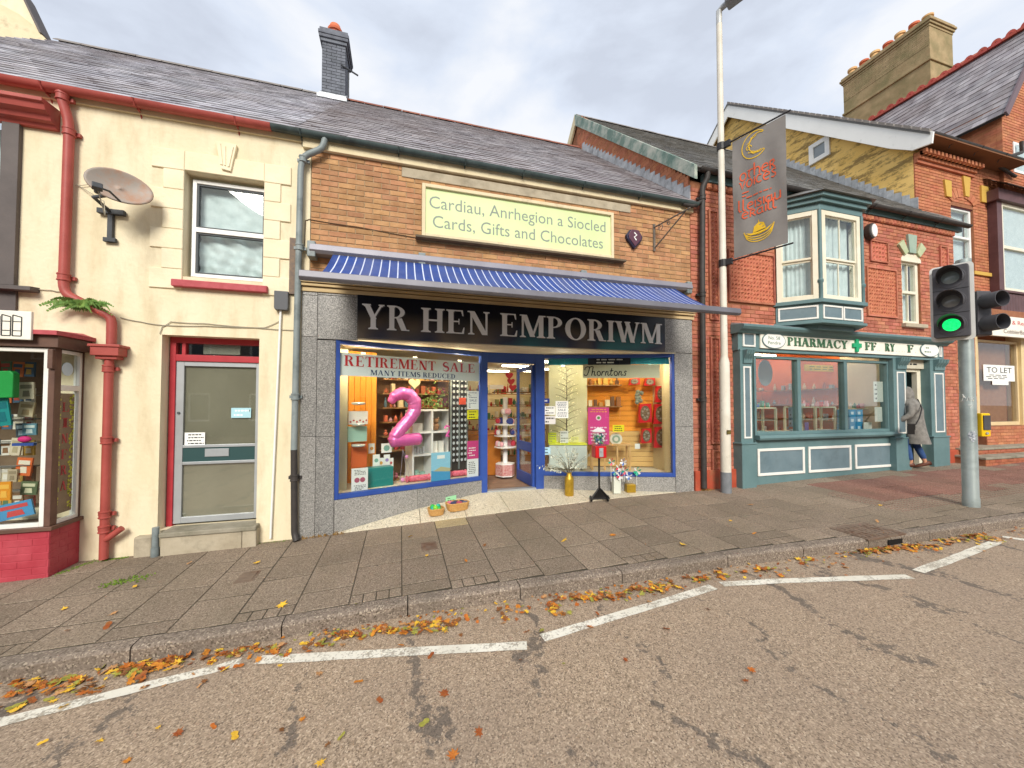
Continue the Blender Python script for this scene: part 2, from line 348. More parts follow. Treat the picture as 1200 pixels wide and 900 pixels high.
def speckled(name, c1, c2, dark, light, sc=120, rough=.85, big='#7a7164', bigamt=.5, isl=.08, bump=.35):
    m, t, b, P, l = nodes_mat(name, rough, .3)
    v = voro(t, P, sc); g = t.nodes.new('ShaderNodeRGBToBW'); l(v.outputs['Color'], g.inputs[0])
    a = ramp(t, g.outputs[0], [(.08, dark), (.3, c1), (.7, c2), (.95, light)])
    r = ramp(t, noise(t, P, .9, 7, .6), [(.42, 0.), (.66, 1.)]); a = mix(t, math_(t, 'MULTIPLY', r, bigamt), a, big)
    oi = t.nodes.new('ShaderNodeObjectInfo'); mr = t.nodes.new('ShaderNodeMapRange'); mr.inputs[3].default_value = 1 - isl; mr.inputs[4].default_value = 1 + isl; l(oi.outputs['Random'], mr.inputs[0])
    hs = t.nodes.new('ShaderNodeHueSaturation'); l(a, hs.inputs['Color']); l(mr.outputs[0], hs.inputs['Value']); l(hs.outputs[0], b.inputs['Base Color'])
    bumpn(t, b, g.outputs[0], bump, .004); return m
PAVE = speckled('paving_concrete', '#7f7060', '#928271', '#55493e', '#b3a491', 120, .8, '#6c6250', .5, .13)
PAVET = speckled('pale_sandy_paving', '#a3926c', '#b2a17c', '#7a6c50', '#bdb094', 110, .8, '#857a62', .4, .05)
KERB = speckled('kerb_concrete', '#796c60', '#8d7f72', '#544a3e', '#bcae9a', 90, .8, '#5f574d', .5, .08)
TERZ = speckled('pale_terrazzo', '#c4baa2', '#d3cab4', '#8d8574', '#e4dcc8', 70, .5, '#b3a88e', .4, .03, .05)
GRIT = speckled('red_tactile', '#80584c', '#926a5c', '#5f4438', '#a88a7c', 120, .85, '#6f5a4c', .6, .12)
def asphalt():
    m, t, b, P, l = nodes_mat('asphalt', .8, .35)
    v = voro(t, P, 120); g = t.nodes.new('ShaderNodeRGBToBW'); l(v.outputs['Color'], g.inputs[0])
    a = ramp(t, g.outputs[0], [(.1, '#6a5a4b'), (.3, '#94816a'), (.6, '#ab9680'), (.82, '#c4ae94'), (1., '#dccab2')])
    big = ramp(t, noise(t, P, .55, 5, .6), [(.35, 0.), (.7, 1.)])
    a = mix(t, math_(t, 'MULTIPLY', big, .45), a, '#85766a')
    # tar worn through in broken trails that run along the wheel line
    w = noise(t, P, 2.2, 6, .7, (1.3, .6, 1))
    w3 = noise(t, P, 17, 5, .7)
    s = t.nodes.new('ShaderNodeSeparateXYZ'); l(P, s.inputs[0]); wob = t.nodes.new('ShaderNodeMath'); wob.operation = 'MULTIPLY_ADD'; wob.inputs[1].default_value = 1.5; l(noise(t, P, .7, 4, .6), wob.inputs[0]); l(s.outputs[0], wob.inputs[2])
    pp = t.nodes.new('ShaderNodeMath'); pp.operation = 'PINGPONG'; pp.inputs[1].default_value = .42; l(wob.outputs[0], pp.inputs[0]); ln = t.nodes.new('ShaderNodeMapRange'); ln.inputs[1].default_value = 0; ln.inputs[2].default_value = .2; ln.inputs[3].default_value = 1; ln.inputs[4].default_value = 0; l(pp.outputs[0], ln.inputs[0])
    k = math_(t, 'ADD', math_(t, 'MULTIPLY', w, .5), math_(t, 'MULTIPLY', ln.outputs[0], .17)); k = math_(t, 'ADD', k, math_(t, 'MULTIPLY', w3, .33))
    k = ramp(t, k, [(.560, 0.), (.585, 1.)])
    a = mix(t, math_(t, 'MULTIPLY', k, .65), a, '#4c4845')
    l(a, b.inputs['Base Color']); bumpn(t, b, g.outputs[0], .5, .006); return m
ASPH = asphalt()
def roadpaint():
    m, t, b, P, l = nodes_mat('worn_road_paint', .7, .3)
    v = voro(t, P, 75); g = t.nodes.new('ShaderNodeRGBToBW'); l(v.outputs['Color'], g.inputs[0])
    k = math_(t, 'ADD', math_(t, 'MULTIPLY', noise(t, P, 5, 6, .7), .75), math_(t, 'MULTIPLY', g.outputs[0], .25)); k = ramp(t, k, [(.50, 0.), (.60, 1.)])
    a = mix(t, math_(t, 'MULTIPLY', k, .75), ramp(t, noise(t, P, 3), [(.3, '#d9d4c4'), (.7, '#ece8da')]), '#8f8474')
    l(a, b.inputs['Base Color']); bumpn(t, b, g.outputs[0], .4, .005); return m
RPAINT = roadpaint()
def stripes():
    m, t, b, P, l = nodes_mat('blue_striped_canvas', .75, .2)
    s = t.nodes.new('ShaderNodeSeparateXYZ'); l(P, s.inputs[0])
    x = math_(t, 'PINGPONG', s.outputs[0], .054); t.nodes[-1].use_clamp = False
    x2 = t.nodes.new('ShaderNodeMath'); x2.operation = 'MULTIPLY'; x2.inputs[1].default_value = 1 / .054; l(x, x2.inputs[0])
    k = ramp(t, x2.outputs[0], [(.85, 0.), (.88, 1.)])
    a = mix(t, k, ramp(t, noise(t, P, 3), [(.3, '#2c4486'), (.7, '#375196')]), '#d2d9ec'); a = mix(t, math_(t, 'MULTIPLY', ramp(t, noise(t, P, 2.2, 7, .65, (1.6, .5, .5)), [(.4, 0.), (.75, 1.)]), .55), a, '#6c7086'); l(a, b.inputs['Base Color']); return m
STRIPE = stripes()
def yellowrender():
    m, t, b, P, l = nodes_mat('stained_yellow_render', .9, .2)
    a = ramp(t, noise(t, P, 2), [(.3, '#e8bf6c'), (.7, '#f4cf82')])
    k = noise(t, P, 2.6, 8, .7, (1, .6, 2.2), (rad(38), 0, 0)); s = t.nodes.new('ShaderNodeSeparateXYZ'); l(P, s.inputs[0])
    kk = ramp(t, math_(t, 'ADD', math_(t, 'MULTIPLY', k, .8), math_(t, 'MULTIPLY', noise(t, P, 18, 5, .7), .2)), [(.485, 0.), (.57, 1.)])
    a = mix(t, math_(t, 'MULTIPLY', kk, .75), a, '#6c5a3e'); l(a, b.inputs['Base Color']); bumpn(t, b, k, .25, .02); return m
YREND = yellowrender()
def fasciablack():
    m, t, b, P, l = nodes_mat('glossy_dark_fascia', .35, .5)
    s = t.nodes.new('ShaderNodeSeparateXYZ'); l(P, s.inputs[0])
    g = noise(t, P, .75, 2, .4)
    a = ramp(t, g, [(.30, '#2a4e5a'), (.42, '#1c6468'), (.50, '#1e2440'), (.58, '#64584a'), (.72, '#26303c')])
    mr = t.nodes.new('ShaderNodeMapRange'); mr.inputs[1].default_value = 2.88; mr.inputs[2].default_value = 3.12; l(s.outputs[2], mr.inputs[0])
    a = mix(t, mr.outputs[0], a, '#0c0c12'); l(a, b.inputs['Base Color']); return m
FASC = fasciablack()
def crinkle(name, c1, c2):
    m, t, b, P, l = nodes_mat(name, .5, .4)
    a = ramp(t, noise(t, P, 7, 6, .6), [(.35, c1), (.65, c2)]); l(a, b.inputs['Base Color']); bumpn(t, b, noise(t, P, 6, 3, .5), .35, .02); return m
CURT = crinkle('grey_white_net', '#cdd7d5', '#e0e7e5')
BALL = M('pink_foil', '#e05cae', '#f07cc4', sc=4, rough=.25, metal=.25, spec=.8, bump=.5, bsc=18)
WICK = M('woven_wicker', '#b98a4c', '#d2a565', sc=60, rough=.7, bump=.8, bsc=120)
GOLD = M('gold_paint', '#b08d2c', '#c9a43c', sc=12, rough=.35, metal=.6, bump=.2, bsc=60)
WOODO = M('warm_wood_panel', '#e08c28', '#ec9e38', sc=2, rough=.5, stretch=(1, 1, .3))
WOODP = M('pine_wood', '#c99c62', '#d6ac74', sc=4, rough=.6)
# ---------------------------------------------------------------- masonry laid piece by piece
def cuts(a0, a1, z0, z1, holes, clip=None):
    if clip:
        lo, hi = clip((z0 + z1) / 2); a0, a1 = max(a0, lo), min(a1, hi)
    iv = [(a0, a1)] if a1 > a0 else []
    for h0, h1, y0, y1 in holes:
        if min(z1, y1) - max(z0, y0) > (z1 - z0) * .35:
            iv = [p for b0, b1 in iv for p in ((b0, min(b1, h0)), (max(b0, h1), b1)) if p[1] - p[0] > .02]
    return iv
def courses(parent, F, a0, a1, z0, z1, holes, bw, bh, mat, name='brick', jo=.010, d=0, dep=.03, limit=300, clip=None, stag=.5, wedge=0, jit=.0015, proud=.006, minpx=0, eased=.004, lap=0):
    """lays alike pieces in courses over the rectangle; nearest ones single, the rest joined"""
    P = []
    r = random.Random(int(a0 * 97 + z0 * 31 + bw * 1000) & 0xffff)
    n = max(1, round((z1 - z0) / bh)); bh = (z1 - z0) / n
    for i in range(n):
        zz = z0 + i * bh
        for b0, b1 in cuts(a0, a1, zz, zz + bh, holes, clip):
            k0 = math.floor((b0 - a0) / bw - 1); x = a0 + (k0 + (stag * (i % 2))) * bw
            while x < b1:
                s, e = max(x, b0), min(x + bw, b1)
                if e - s > .035:
                    pr = proj(F.p((s + e) / 2, d, zz)); q = F.p((s + e) / 2, d, zz)
                    vis = -20 < pr[0] < 1220 and -20 < pr[1] < 920
                    P.append((((q - CAM).length if vis else 1e3 + (q - CAM).length), s + jo / 2, e - jo / 2, zz + jo / 2, zz + bh - jo / 2 + lap, r.uniform(-jit, jit)))
                x += bw
    P.sort(key=lambda q: q[0])
    key = (name, round(bw, 3), round(bh, 3), wedge)
    u = MB(Fr(0, 0)); w, h = bw - jo, bh - jo + lap
    u.pbox(0, w, -proud, dep, 0, h, eased, top=wedge)
    me = bpy.data.meshes.new(name); me.from_pydata(u.v, [], u.f); me.materials.append(mat)
    rest = MB(F)
    for i, (dist, s, e, y0, y1, jt) in enumerate(P):
        if i < limit and dist < 1e3: place(me, name, F, s, d + jt, y0, parent, ((e - s) / w, 1, (y1 - y0) / h))
        else: rest.pbox(s, e, d - proud + jt, d + dep, y0, y1, eased, top=wedge)
    if rest.v: rest.build(name, mat, parent, kind='stuff')
def holed(mb, a0, a1, z0, z1, d0, d1, holes, mi=0):
    """wall slab with openings, reveals included"""
    A = sorted({a0, a1, *[min(max(x, a0), a1) for h in holes for x in h[:2]]}); Z = sorted({z0, z1, *[min(max(x, z0), z1) for h in holes for x in h[2:4]]})
    ins = lambda a, z: any(h[0] < a < h[1] and h[2] < z < h[3] for h in holes)
    for i in range(len(A) - 1):
        for j in range(len(Z) - 1):
            ca, cz = (A[i] + A[i + 1]) / 2, (Z[j] + Z[j + 1]) / 2
            if ins(ca, cz): continue
            x0, x1, y0, y1 = A[i], A[i + 1], Z[j], Z[j + 1]
            mb.add([(x0, d0, y0), (x1, d0, y0), (x1, d0, y1), (x0, d0, y1)], [(0, 1, 2, 3)], mi)
            mb.add([(x0, d1, y0), (x1, d1, y0), (x1, d1, y1), (x0, d1, y1)], [(3, 2, 1, 0)], mi)
            for (ni, nj, q) in ((i - 1, j, [(x0, d0, y0), (x0, d0, y1), (x0, d1, y1), (x0, d1, y0)]), (i + 1, j, [(x1, d0, y0), (x1, d1, y0), (x1, d1, y1), (x1, d0, y1)]),
                                (i, j - 1, [(x0, d0, y0), (x0, d1, y0), (x1, d1, y0), (x1, d0, y0)]), (i, j + 1, [(x0, d0, y1), (x1, d0, y1), (x1, d1, y1), (x0, d1, y1)])):
                out = ni < 0 or nj < 0 or ni >= len(A) - 1 or nj >= len(Z) - 1
                if out or ins((A[ni] + A[ni + 1]) / 2, (Z[nj] + Z[nj + 1]) / 2): mb.add(q, [(0, 1, 2, 3)], mi)
def frame(mb, a0, a1, z0, z1, w, d0, d1, mi=0, wb=None, wt=None):
    wb = w if wb is None else wb; wt = w if wt is None else wt
    mb.box(a0, a0 + w, d0, d1, z0, z1, mi); mb.box(a1 - w, a1, d0, d1, z0, z1, mi)
    mb.box(a0 + w, a1 - w, d0, d1, z1 - wt, z1, mi); mb.box(a0 + w, a1 - w, d0, d1, z0, z0 + wb, mi)
# ---------------------------------------------------------------- lettering
def sans(mb, s, a, z, h, d, width=None, align='c', mi=0, squash=1):
    cu = bpy.data.curves.new('t', 'FONT'); cu.body = s; cu.size = 1; cu.extrude = 0; cu.resolution_u = 3
    ob = bpy.data.objects.new('t', cu); me = bpy.data.meshes.new_from_object(ob)
    bpy.data.objects.remove(ob); bpy.data.curves.remove(cu)
    if not me.vertices: return
    xs = [v.co.x for v in me.vertices]; x0, x1 = min(xs), max(xs)
    k = h / .7; kx = (width / (x1 - x0)) if width else k * squash
    wd_ = (x1 - x0) * kx; off = a - wd_ / 2 if align == 'c' else a
    mb.add([(off + (v.co.x - x0) * kx, d, z + v.co.y * k) for v in me.vertices], [tuple(p.vertices) for p in me.polygons], mi)
    bpy.data.meshes.remove(me)
def arc(cx, cy, rx, ry, a0, a1, n=10): return [(cx + rx * math.cos(rad(a0 + (a1 - a0) * i / n)), cy + ry * math.sin(rad(a0 + (a1 - a0) * i / n))) for i in range(n + 1)]
def ring(cx, cy, rx, ry, ix, iy, a0, a1, n=12): return arc(cx, cy, rx, ry, a0, a1, n) + arc(cx, cy, ix, iy, a1, a0, n)
def R_(x0, y0, x1, y1): return [(x0, y0), (x1, y0), (x1, y1), (x0, y1)]
def dg(x0, y0, x1, y1, w): return [(x0, y0), (x0 + w, y0), (x1 + w, y1), (x1, y1)]
TK, TN, SF = .175, .07, .045
def sfx(x0, x1, y, top=False, e=.075):
    y0, y1 = (y - SF, y) if top else (y, y + SF)
    b = .05; i = y - SF if top else y + SF; o = i - b if top else i + b
    return [R_(x0 - e, y0, x1 + e, y1), [(x0 - e * .55, i), (x1 + e * .55, i), (x1, o), (x0, o)]]
def stem(x, w=TK, b=True, t=True): return [R_(x, 0, x + w, 1)] + (sfx(x, x + w, 0) if b else []) + (sfx(x, x + w, 1, True) if t else [])
def glyph(c):
    x = .1; o = []
    if c == 'I': return stem(x), .38
    if c == 'H': return stem(x) + stem(x + .47) + [R_(x + TK, .47, x + .47, .54)], .86
    if c in 'EFL':
        o = stem(x, t=c != 'L') + (sfx(x, x + TK, 1, True) if c == 'L' else [])
        if c != 'L': o += [R_(x + TK, .955, x + .5, 1), [(x + .5, 1), (x + .43, 1), (x + .49, .76), (x + .52, .76)], R_(x + TK, .49, x + .38, .54), [(x + .35, .4), (x + .38, .4), (x + .38, .63), (x + .35, .63)]]
        if c != 'F': o += [R_(x + TK, 0, x + .53, .045), [(x + .54, 0), (x + .45, 0), (x + .53, .27), (x + .56, .27)]]
        return o, .74 if c != 'F' else .7
    if c == 'T': return stem(.29, t=False) + [R_(.05, .95, .72, 1), [(.05, 1), (.12, 1), (.08, .74), (.05, .74)], [(.72, 1), (.65, 1), (.69, .74), (.72, .74)]], .77
    if c == 'N': return [R_(x + .03, 0, x + .03 + TN, 1), R_(x + .58, 0, x + .58 + TN, 1), dg(x - .02, 1, x + .46, 0, .2)] + sfx(x + .03, x + .1, 0) + sfx(x + .58, x + .65, 1, True) + [R_(x - .07, .955, x + .05, 1)], .9
    if c == 'M': return [R_(x, 0, x + TN, 1), R_(x + .66, 0, x + .66 + TK, 1), dg(x, 1, x + .32, .03, .19), dg(x + .37, .03, x + .66, 1, .08)] + sfx(x, x + TN, 0) + sfx(x + .66, x + .66 + TK, 0) + [R_(x - .08, .955, x + .1, 1), R_(x + .7, .955, x + .92, 1)], 1.05
    if c == 'A': return [dg(.09, 0, .37, 1, .08), dg(.6, 0, .33, 1, .19), R_(.2, .3, .62, .35)] + sfx(.1, .16, 0) + sfx(.62, .77, 0), .9
    if c in 'VWY':
        if c == 'Y': return [dg(.1, 1, .34, .42, .19), dg(.38, .42, .66, 1, .075), R_(.33, 0, .33 + TK, .47)] + sfx(.33, .33 + TK, 0) + sfx(.12, .26, 1, True) + sfx(.67, .72, 1, True), .86
        if c == 'V': return [dg(.08, 1, .36, 0, .19), dg(.42, 0, .66, 1, .075)] + sfx(.1, .24, 1, True) + sfx(.67, .72, 1, True), .82
        return [dg(.06, 1, .3, 0, .18), dg(.36, 0, .54, .93, .075), dg(.44, 1, .7, 0, .18), dg(.76, 0, .97, 1, .075)] + sfx(.08, .22, 1, True) + sfx(.5, .6, 1, True) + sfx(.98, 1.03, 1, True), 1.14
    if c in 'PR':
        o = stem(x) + [ring(x + TK, .745, .36, .255, .2, .21, -90, 90), R_(x + TK - .02, .955, x + TK + .02, 1)]
        if c == 'R': return o + [dg(x + TK + .06, .5, x + .42, 0, .2), R_(x + .42, 0, x + .7, SF)], .84
        return o, .72
    if c == 'D': return stem(x) + [ring(x + TK, .5, .5, .5, .31, .455, -90, 90, 16)], .88
    if c == 'O': return [ring(.48, .5, .43, .52, .23, .47, 0, 180, 14), ring(.48, .5, .43, .52, .23, .47, 180, 360, 14)], .96
    if c == 'C': return [ring(.5, .5, .45, .52, .25, .47, 48, 312, 20), [(.75, .66), (.81, .66), (.81, 1), (.78, 1)], [(.8, .14), (.84, .3), (.8, .32), (.74, .12)]], .9
    if c == 'U': return [R_(.1, .3, .1 + TK, 1), R_(.62, .3, .69, 1), ring(.395, .32, .295, .33, .12, .27, 180, 360, 14)] + sfx(.1, .1 + TK, 1, True) + sfx(.62, .69, 1, True), .8
    if c == 'S':
        p = arc(.34, .745, .2, .225, 40, 250, 12) + arc(.34, .27, .22, .245, 70, -140, 12)
        w = [.05 + .12 * math.sin(math.pi * i / (len(p) - 1)) ** 1.2 for i in range(len(p))]
        return [('rib', p, w), [(.5, .68), (.53, .68), (.54, 1), (.51, 1)], [(.1, 0), (.13, 0), (.12, .3), (.09, .3)]], .66
    if c == '+': return [R_(.15, .32, .85, .68), R_(.32, .15, .68, .32), R_(.32, .68, .68, .85)], 1
    return [], .36
def serif(s, a, z, h, width, d, mat, parent, F=W, name='letter', dep=.012, slant=0, single=True, group=None, zs=None):
    adv = [glyph(c)[1] for c in s]; k = width / sum(adv); x = a; mb = MB(F)
    for c, w in zip(s, adv):
        for j, pl in enumerate(glyph(c)[0]):
            dd = d - j * .0004
            if pl[0] == 'rib': mb.ribbon([(x + px * k, z + py * h) for px, py in pl[1]], [q * k for q in pl[2]], dd, th=dep)
            else: mb.prism([(x + px * k, z + py * h) for px, py in pl], dd, dd + dep)
        if single and mb.v: mb.build(name, mat, parent); mb = MB(F)
        x += w * k
    if mb.v: return mb.build(name, mat, parent)
def lines(mb, a0, a1, z0, z1, n, d, mi=0, r=random.Random(3)):
    """a block of print too small to read"""
    for i in range(n):
        z = z1 - (i + .5) * (z1 - z0) / n; h = (z1 - z0) / n * .38; x = a0 + r.uniform(0, .12) * (a1 - a0)
        while x < a1 * .98:
            e = min(a1, x + r.uniform(.08, .22) * (a1 - a0)); mb.add([(x, d, z - h / 2), (e, d, z - h / 2), (e, d, z + h / 2), (x, d, z + h / 2)], [(0, 1, 2, 3)], mi); x = e + .05 * (a1 - a0)
            if r.random() < .1: break
# ================================================================ the ground
def sheet(name, xs, yf, zf, mat, **k):
    """yf(x) gives the rows of y at x, zf(x, y) the height"""
    mb = MB(); n = len(yf(xs[0]))
    vs = [(x, y, zf(x, y)) for x in xs for y in yf(x)]
    mb.add(vs, [(i * n + j, (i + 1) * n + j, (i + 1) * n + j + 1, i * n + j + 1) for i in range(len(xs) - 1) for j in range(n - 1)])
    o = mb.build(name, mat, kind='structure', **k); return o
XS = [-60, -40, -25, -15, -9] + [x * .5 for x in range(-16, 24)] + [14, 18, 25, 40, 60]
sheet('road', XS, lambda x: [ky(x) - (ky(x) + 14) * t / 8 if x < 11 else ky(x) - 14 * t / 8 for t in range(8, -1, -1)], rz, ASPH)
far = MB(); far.add([(-900, -900, -1.6), (900, -900, -1.6), (900, 900, -1.6), (-900, 900, -1.6)], [(0, 1, 2, 3)])
GRD = M('far_ground', '#6b675c', '#7a7568', sc=.1, rough=.9); far.build('ground', GRD, kind='structure')
# pavement bed with slabs
JOINT = M('dirty_joint', '#3d372e', '#4d4638', sc=9, rough=.95, bump=.5)
pav = sheet('pavement', [x for x in XS if x <= 40], lambda x: [ky(x) + .06, ky(x) * .5, 1.2], lambda x, y: pz(x, y) - .005, JOINT)
covers = []
for (u0, v0, u1, v1) in ((268, 668, 309, 684), (489, 634, 513, 646)):
    q0, q1 = gpt(u0 + 5, v1), gpt(u1 - 2, v0); covers.append((min(q0.x, q1.x), max(q0.x, q1.x), min(q0.y, q1.y), max(q0.y, q1.y)))
slabx0 = -.89 - .455 * 10; r = random.Random(5)
def slab(x0, x1, y0, y1, name='paving_slab', mat=PAVE, h=0, parent=pav):
    b = .004; g = .0045; x0 += g; x1 -= g; y0 += g * 2; y1 -= g * 2
    mb = MB(); Z = lambda x, y, o: (x, y, pz(x, y) + o + h)
    mb.add([Z(x0 + b, y0 + b, 0), Z(x1 - b, y0 + b, 0), Z(x1 - b, y1 - b, 0), Z(x0 + b, y1 - b, 0), Z(x0, y0, -b), Z(x1, y0, -b), Z(x1, y1, -b), Z(x0, y1, -b),
            Z(x0, y0, -.05), Z(x1, y0, -.05), Z(x1, y1, -.05), Z(x0, y1, -.05)],
           [(0, 1, 2, 3), (0, 4, 5, 1), (1, 5, 6, 2), (2, 6, 7, 3), (3, 7, 4, 0), (4, 8, 9, 5), (5, 9, 10, 6), (6, 10, 11, 7), (7, 11, 8, 4)])
    return mb.build(name, mat, parent)
for i in range(46):
    x0 = slabx0 + i * .455; x1 = x0 + .455
    if x0 > 15: break
    yk = max(ky(x0), ky(x1)) + .135
    y = yk; sett = i % 4 == 1 or i in (11,)
    if sett and x0 < 7:
        for k in range(4): slab(x0 + k * .455 / 4, x0 + (k + 1) * .455 / 4, yk, yk + .16, 'paving_sett')
        y = yk + .16
    ph = r.choice((.2, .35, .5, .6)); first = True
    while y < .3:
        y1 = y + (ph if first else .6); first = False
        if y1 > .05: y1 = .34
        if y1 - y < .1: break
        xc = (x0 + x1) / 2
        tac = x0 > 6.9 and y > -2.0 and (y < -.85) and x0 > 6.9 + (-1.0 - y) * -1.2
        if not tac: slab(x0, x1, y, y1, mat=PAVET if (i in (12, 13) and y > -.6) else PAVE)
        else:
            slab(x0, x1, y, y1, 'tactile_slab', GRIT)
        y = y1
# blisters of the red tactile paving
bl = MB()
for i in range(170):
    for j in range(18):
        x, y = 6.95 + i * .066, -1.95 + j * .066
        if x > 13.5: break
        if y > -2.0 and y < -.85 and (x - 6.9) > (-1.0 - y) * -1.2: bl.lathe(x, y, [(.016, 0), (.011, .006), (.004, .007)], 5, z=pz(x, y) - .001)
bl.build('tactile_blister', GRIT, pav, kind='stuff')
# kerbstones
kroot = MB(); kroot.add([(x, ky(x) + o, pz(x, ky(x)) - .13 - (0 if o < .1 else .02)) for x in XS if x <= 40 for o in (.012, .11)], [(2 * i, 2 * i + 2, 2 * i + 3, 2 * i + 1) for i in range(len([x for x in XS if x <= 40]) - 1)])
kerb = kroot.build('kerb', JOINT, kind='structure')
kx = [-.93 - 1.02 * k for k in range(8, 0, -1)] + [-.93, .07, 1.09, 2.13, 3.36, 4.35, 5.3]
kx += [6.3, 7.25, 8.2, 9.2, 10.0, 10.9, 11.9, 12.9, 13.9]
grate_x = (4.95, 5.75)
for x0, x1 in zip(kx, kx[1:]):
    x0 += .005; x1 -= .005
    if x0 < 5.3 < x1 + .1 and False: continue
    mb = MB(); prof = [(0, -.15), (.0, -.025), (.012, -.006), (.03, 0), (.13, 0), (.13, -.15)]
    m = len(prof); vs = []
    for x in (x0, (x0 + x1) / 2, x1):
        for dy, dz in prof: vs.append((x, ky(x) + dy, pz(x, ky(x)) + dz + .002))
    fs = [(s * m + k, (s + 1) * m + k, (s + 1) * m + (k + 1) % m, s * m + (k + 1) % m) for s in range(2) for k in range(m)]
    mb.add(vs, fs + [tuple(range(m - 1, -1, -1)), tuple(range(2 * m, 3 * m))]); mb.build('kerbstone', KERB, kerb)
IRON = M('rusty_cast_iron', '#776658', '#8a7868', sc=14, rough=.6, bump=.5, bsc=90, metal=.3, dirt='#6a4a38', dsc=6)
for (x0, x1, y0, y1), lab in zip(covers, ('small dark iron cover in the pavement below the house door', 'small grey iron cover in the pavement below the shop window')):
    t = MB(); Z = lambda x, y, o: (x, y, pz(x, y) + o)
    def gbox(x0, x1, y0, y1, o0, o1, mb):
        mb.add([Z(x0, y0, o0), Z(x1, y0, o0), Z(x1, y1, o0), Z(x0, y1, o0), Z(x0, y0, o1), Z(x1, y0, o1), Z(x1, y1, o1), Z(x0, y1, o1)], [(0, 1, 5, 4), (1, 2, 6, 5), (2, 3, 7, 6), (3, 0, 4, 7), (4, 5, 6, 7)])
    gbox(x0, x1, y0, y1, -.01, .003, t); gbox(x0 + .02, x1 - .02, y0 + .02, y1 - .02, 0, .006, t)
    for k in range(6): gbox(x0 + .03 + k * (x1 - x0 - .06) / 6, x0 + .04 + k * (x1 - x0 - .06) / 6 + .012, y0 + .03, y1 - .03, 0, .009, t)
    one(t, 'drain_cover', IRON, lab, 'drain cover')
q0, q1 = gpt(1010, 628), gpt(1062, 628)
gx = (q0.x + q1.x) / 2; t = thing('kerb_drain', 'rusty iron kerb inlet drain set in the kerb near the traffic lights', 'drain', (gx, ky(gx), pz(gx, ky(gx))))
mb = MB(); gbox(gx - .33, gx + .33, ky(gx) - .006, ky(gx) + .42, -.01, .008, mb)
for k in range(8):
    for j in range(4): gbox(gx - .3 + k * .077, gx - .245 + k * .077, ky(gx) + .03 + j * .09, ky(gx) + .09 + j * .09, .006, .014, mb)
mb.build('cover_plate', IRON, t)
mb = MB(); gbox(gx + .0, gx + .3, ky(gx) - .012, ky(gx) + .01, -.10, -.04, mb); mb.build('inlet_opening', M('drain_dark', '#15110f', rough=.9), t)
# painted zigzag
def rline(u0, v0, u1, v1, w=.10):
    a, b = gpt(u0, v0, True), gpt(u1, v1, True); dx, dy = b.x - a.x, b.y - a.y; l = math.hypot(dx, dy); nx, ny = -dy / l * w / 2, dx / l * w / 2
    mb = MB(); n = max(2, int(l / .15)); vs = []; rr = random.Random(int(u0))
    for i in range(n + 1):
        x, y = a.x + dx * i / n, a.y + dy * i / n
        for s in (1, -1):
            q = (x + nx * s + rr.uniform(-.004, .004), y + ny * s + rr.uniform(-.005, .005)); vs.append((q[0], q[1], rz(*q) + .004))
    mb.add(vs, [(2 * i, 2 * i + 1, 2 * i + 3, 2 * i + 2) for i in range(n)]); mb.build('road_marking', RPAINT, kind='structure')
for s in ((-260, 893, -4, 848), (-4, 848, 281, 776), (303, 774, 617, 757), (636, 748, 836, 688), (846, 685, 1066, 676), (1076, 670, 1173, 633), (1174, 629, 1330, 652)): rline(*s)
# moss and weeds at the foot of the walls
MOSS = M('moss_green', '#5d7a24', '#7a9434', sc=20, rough=.9)
STRAW = M('dry_grass', '#8a6a3a', '#a8844c', sc=20, rough=.9)
def tufts(spots, n, h, mat, name, label, seed=1, w=.012):
    rr = random.Random(seed); mb = MB()
    for (x0, y0, x1, y1, wd_) in spots:
        for _ in range(n):
            t = rr.random(); x = x0 + (x1 - x0) * t + rr.uniform(-wd_, wd_); y = y0 + (y1 - y0) * t + rr.gauss(0, wd_)
            a = rr.uniform(0, 6.28); hh = h * rr.uniform(.4, 1.1); z = pz(x, y) - .003; dx, dy = math.cos(a) * w, math.sin(a) * w
            lx, ly = rr.uniform(-hh, hh) * .7, rr.uniform(-hh, hh) * .5 - hh * .2
            mb.add([(x - dx, y - dy, z), (x + dx, y + dy, z), (x + lx + dx * .3, y + ly, z + hh), (x + lx * .5 - dx, y + ly * .5, z + hh * .6)], [(0, 1, 2, 3)])
    return tag(mb.build(name, mat, kind='stuff'), label, 'moss')
tufts([(-3.55, -.36, -3.4, -.02, .03), (-2.8, -.03, -1.4, -.03, .02), (-3.35, -.04, -3.1, -.04, .02)], 190, .014, MOSS, 'moss', 'green moss growing along the foot of the cream wall', 3, .008)
g0 = gpt(120, 686); g1 = gpt(175, 676)
tufts([(g0.x, g0.y, g1.x, g1.y, .05)], 200, .02, MOSS, 'weed_patch', 'bright green weed patch in the paving by the red painted base', 4, .01)
tufts([(-1.25, -.03, -.75, -.03, .02), (5.15, -.03, 5.4, -.05, .03)], 160, .05, STRAW, 'dry_weeds', 'dry brown weeds at the foot of the granite and brick', 6, .006)
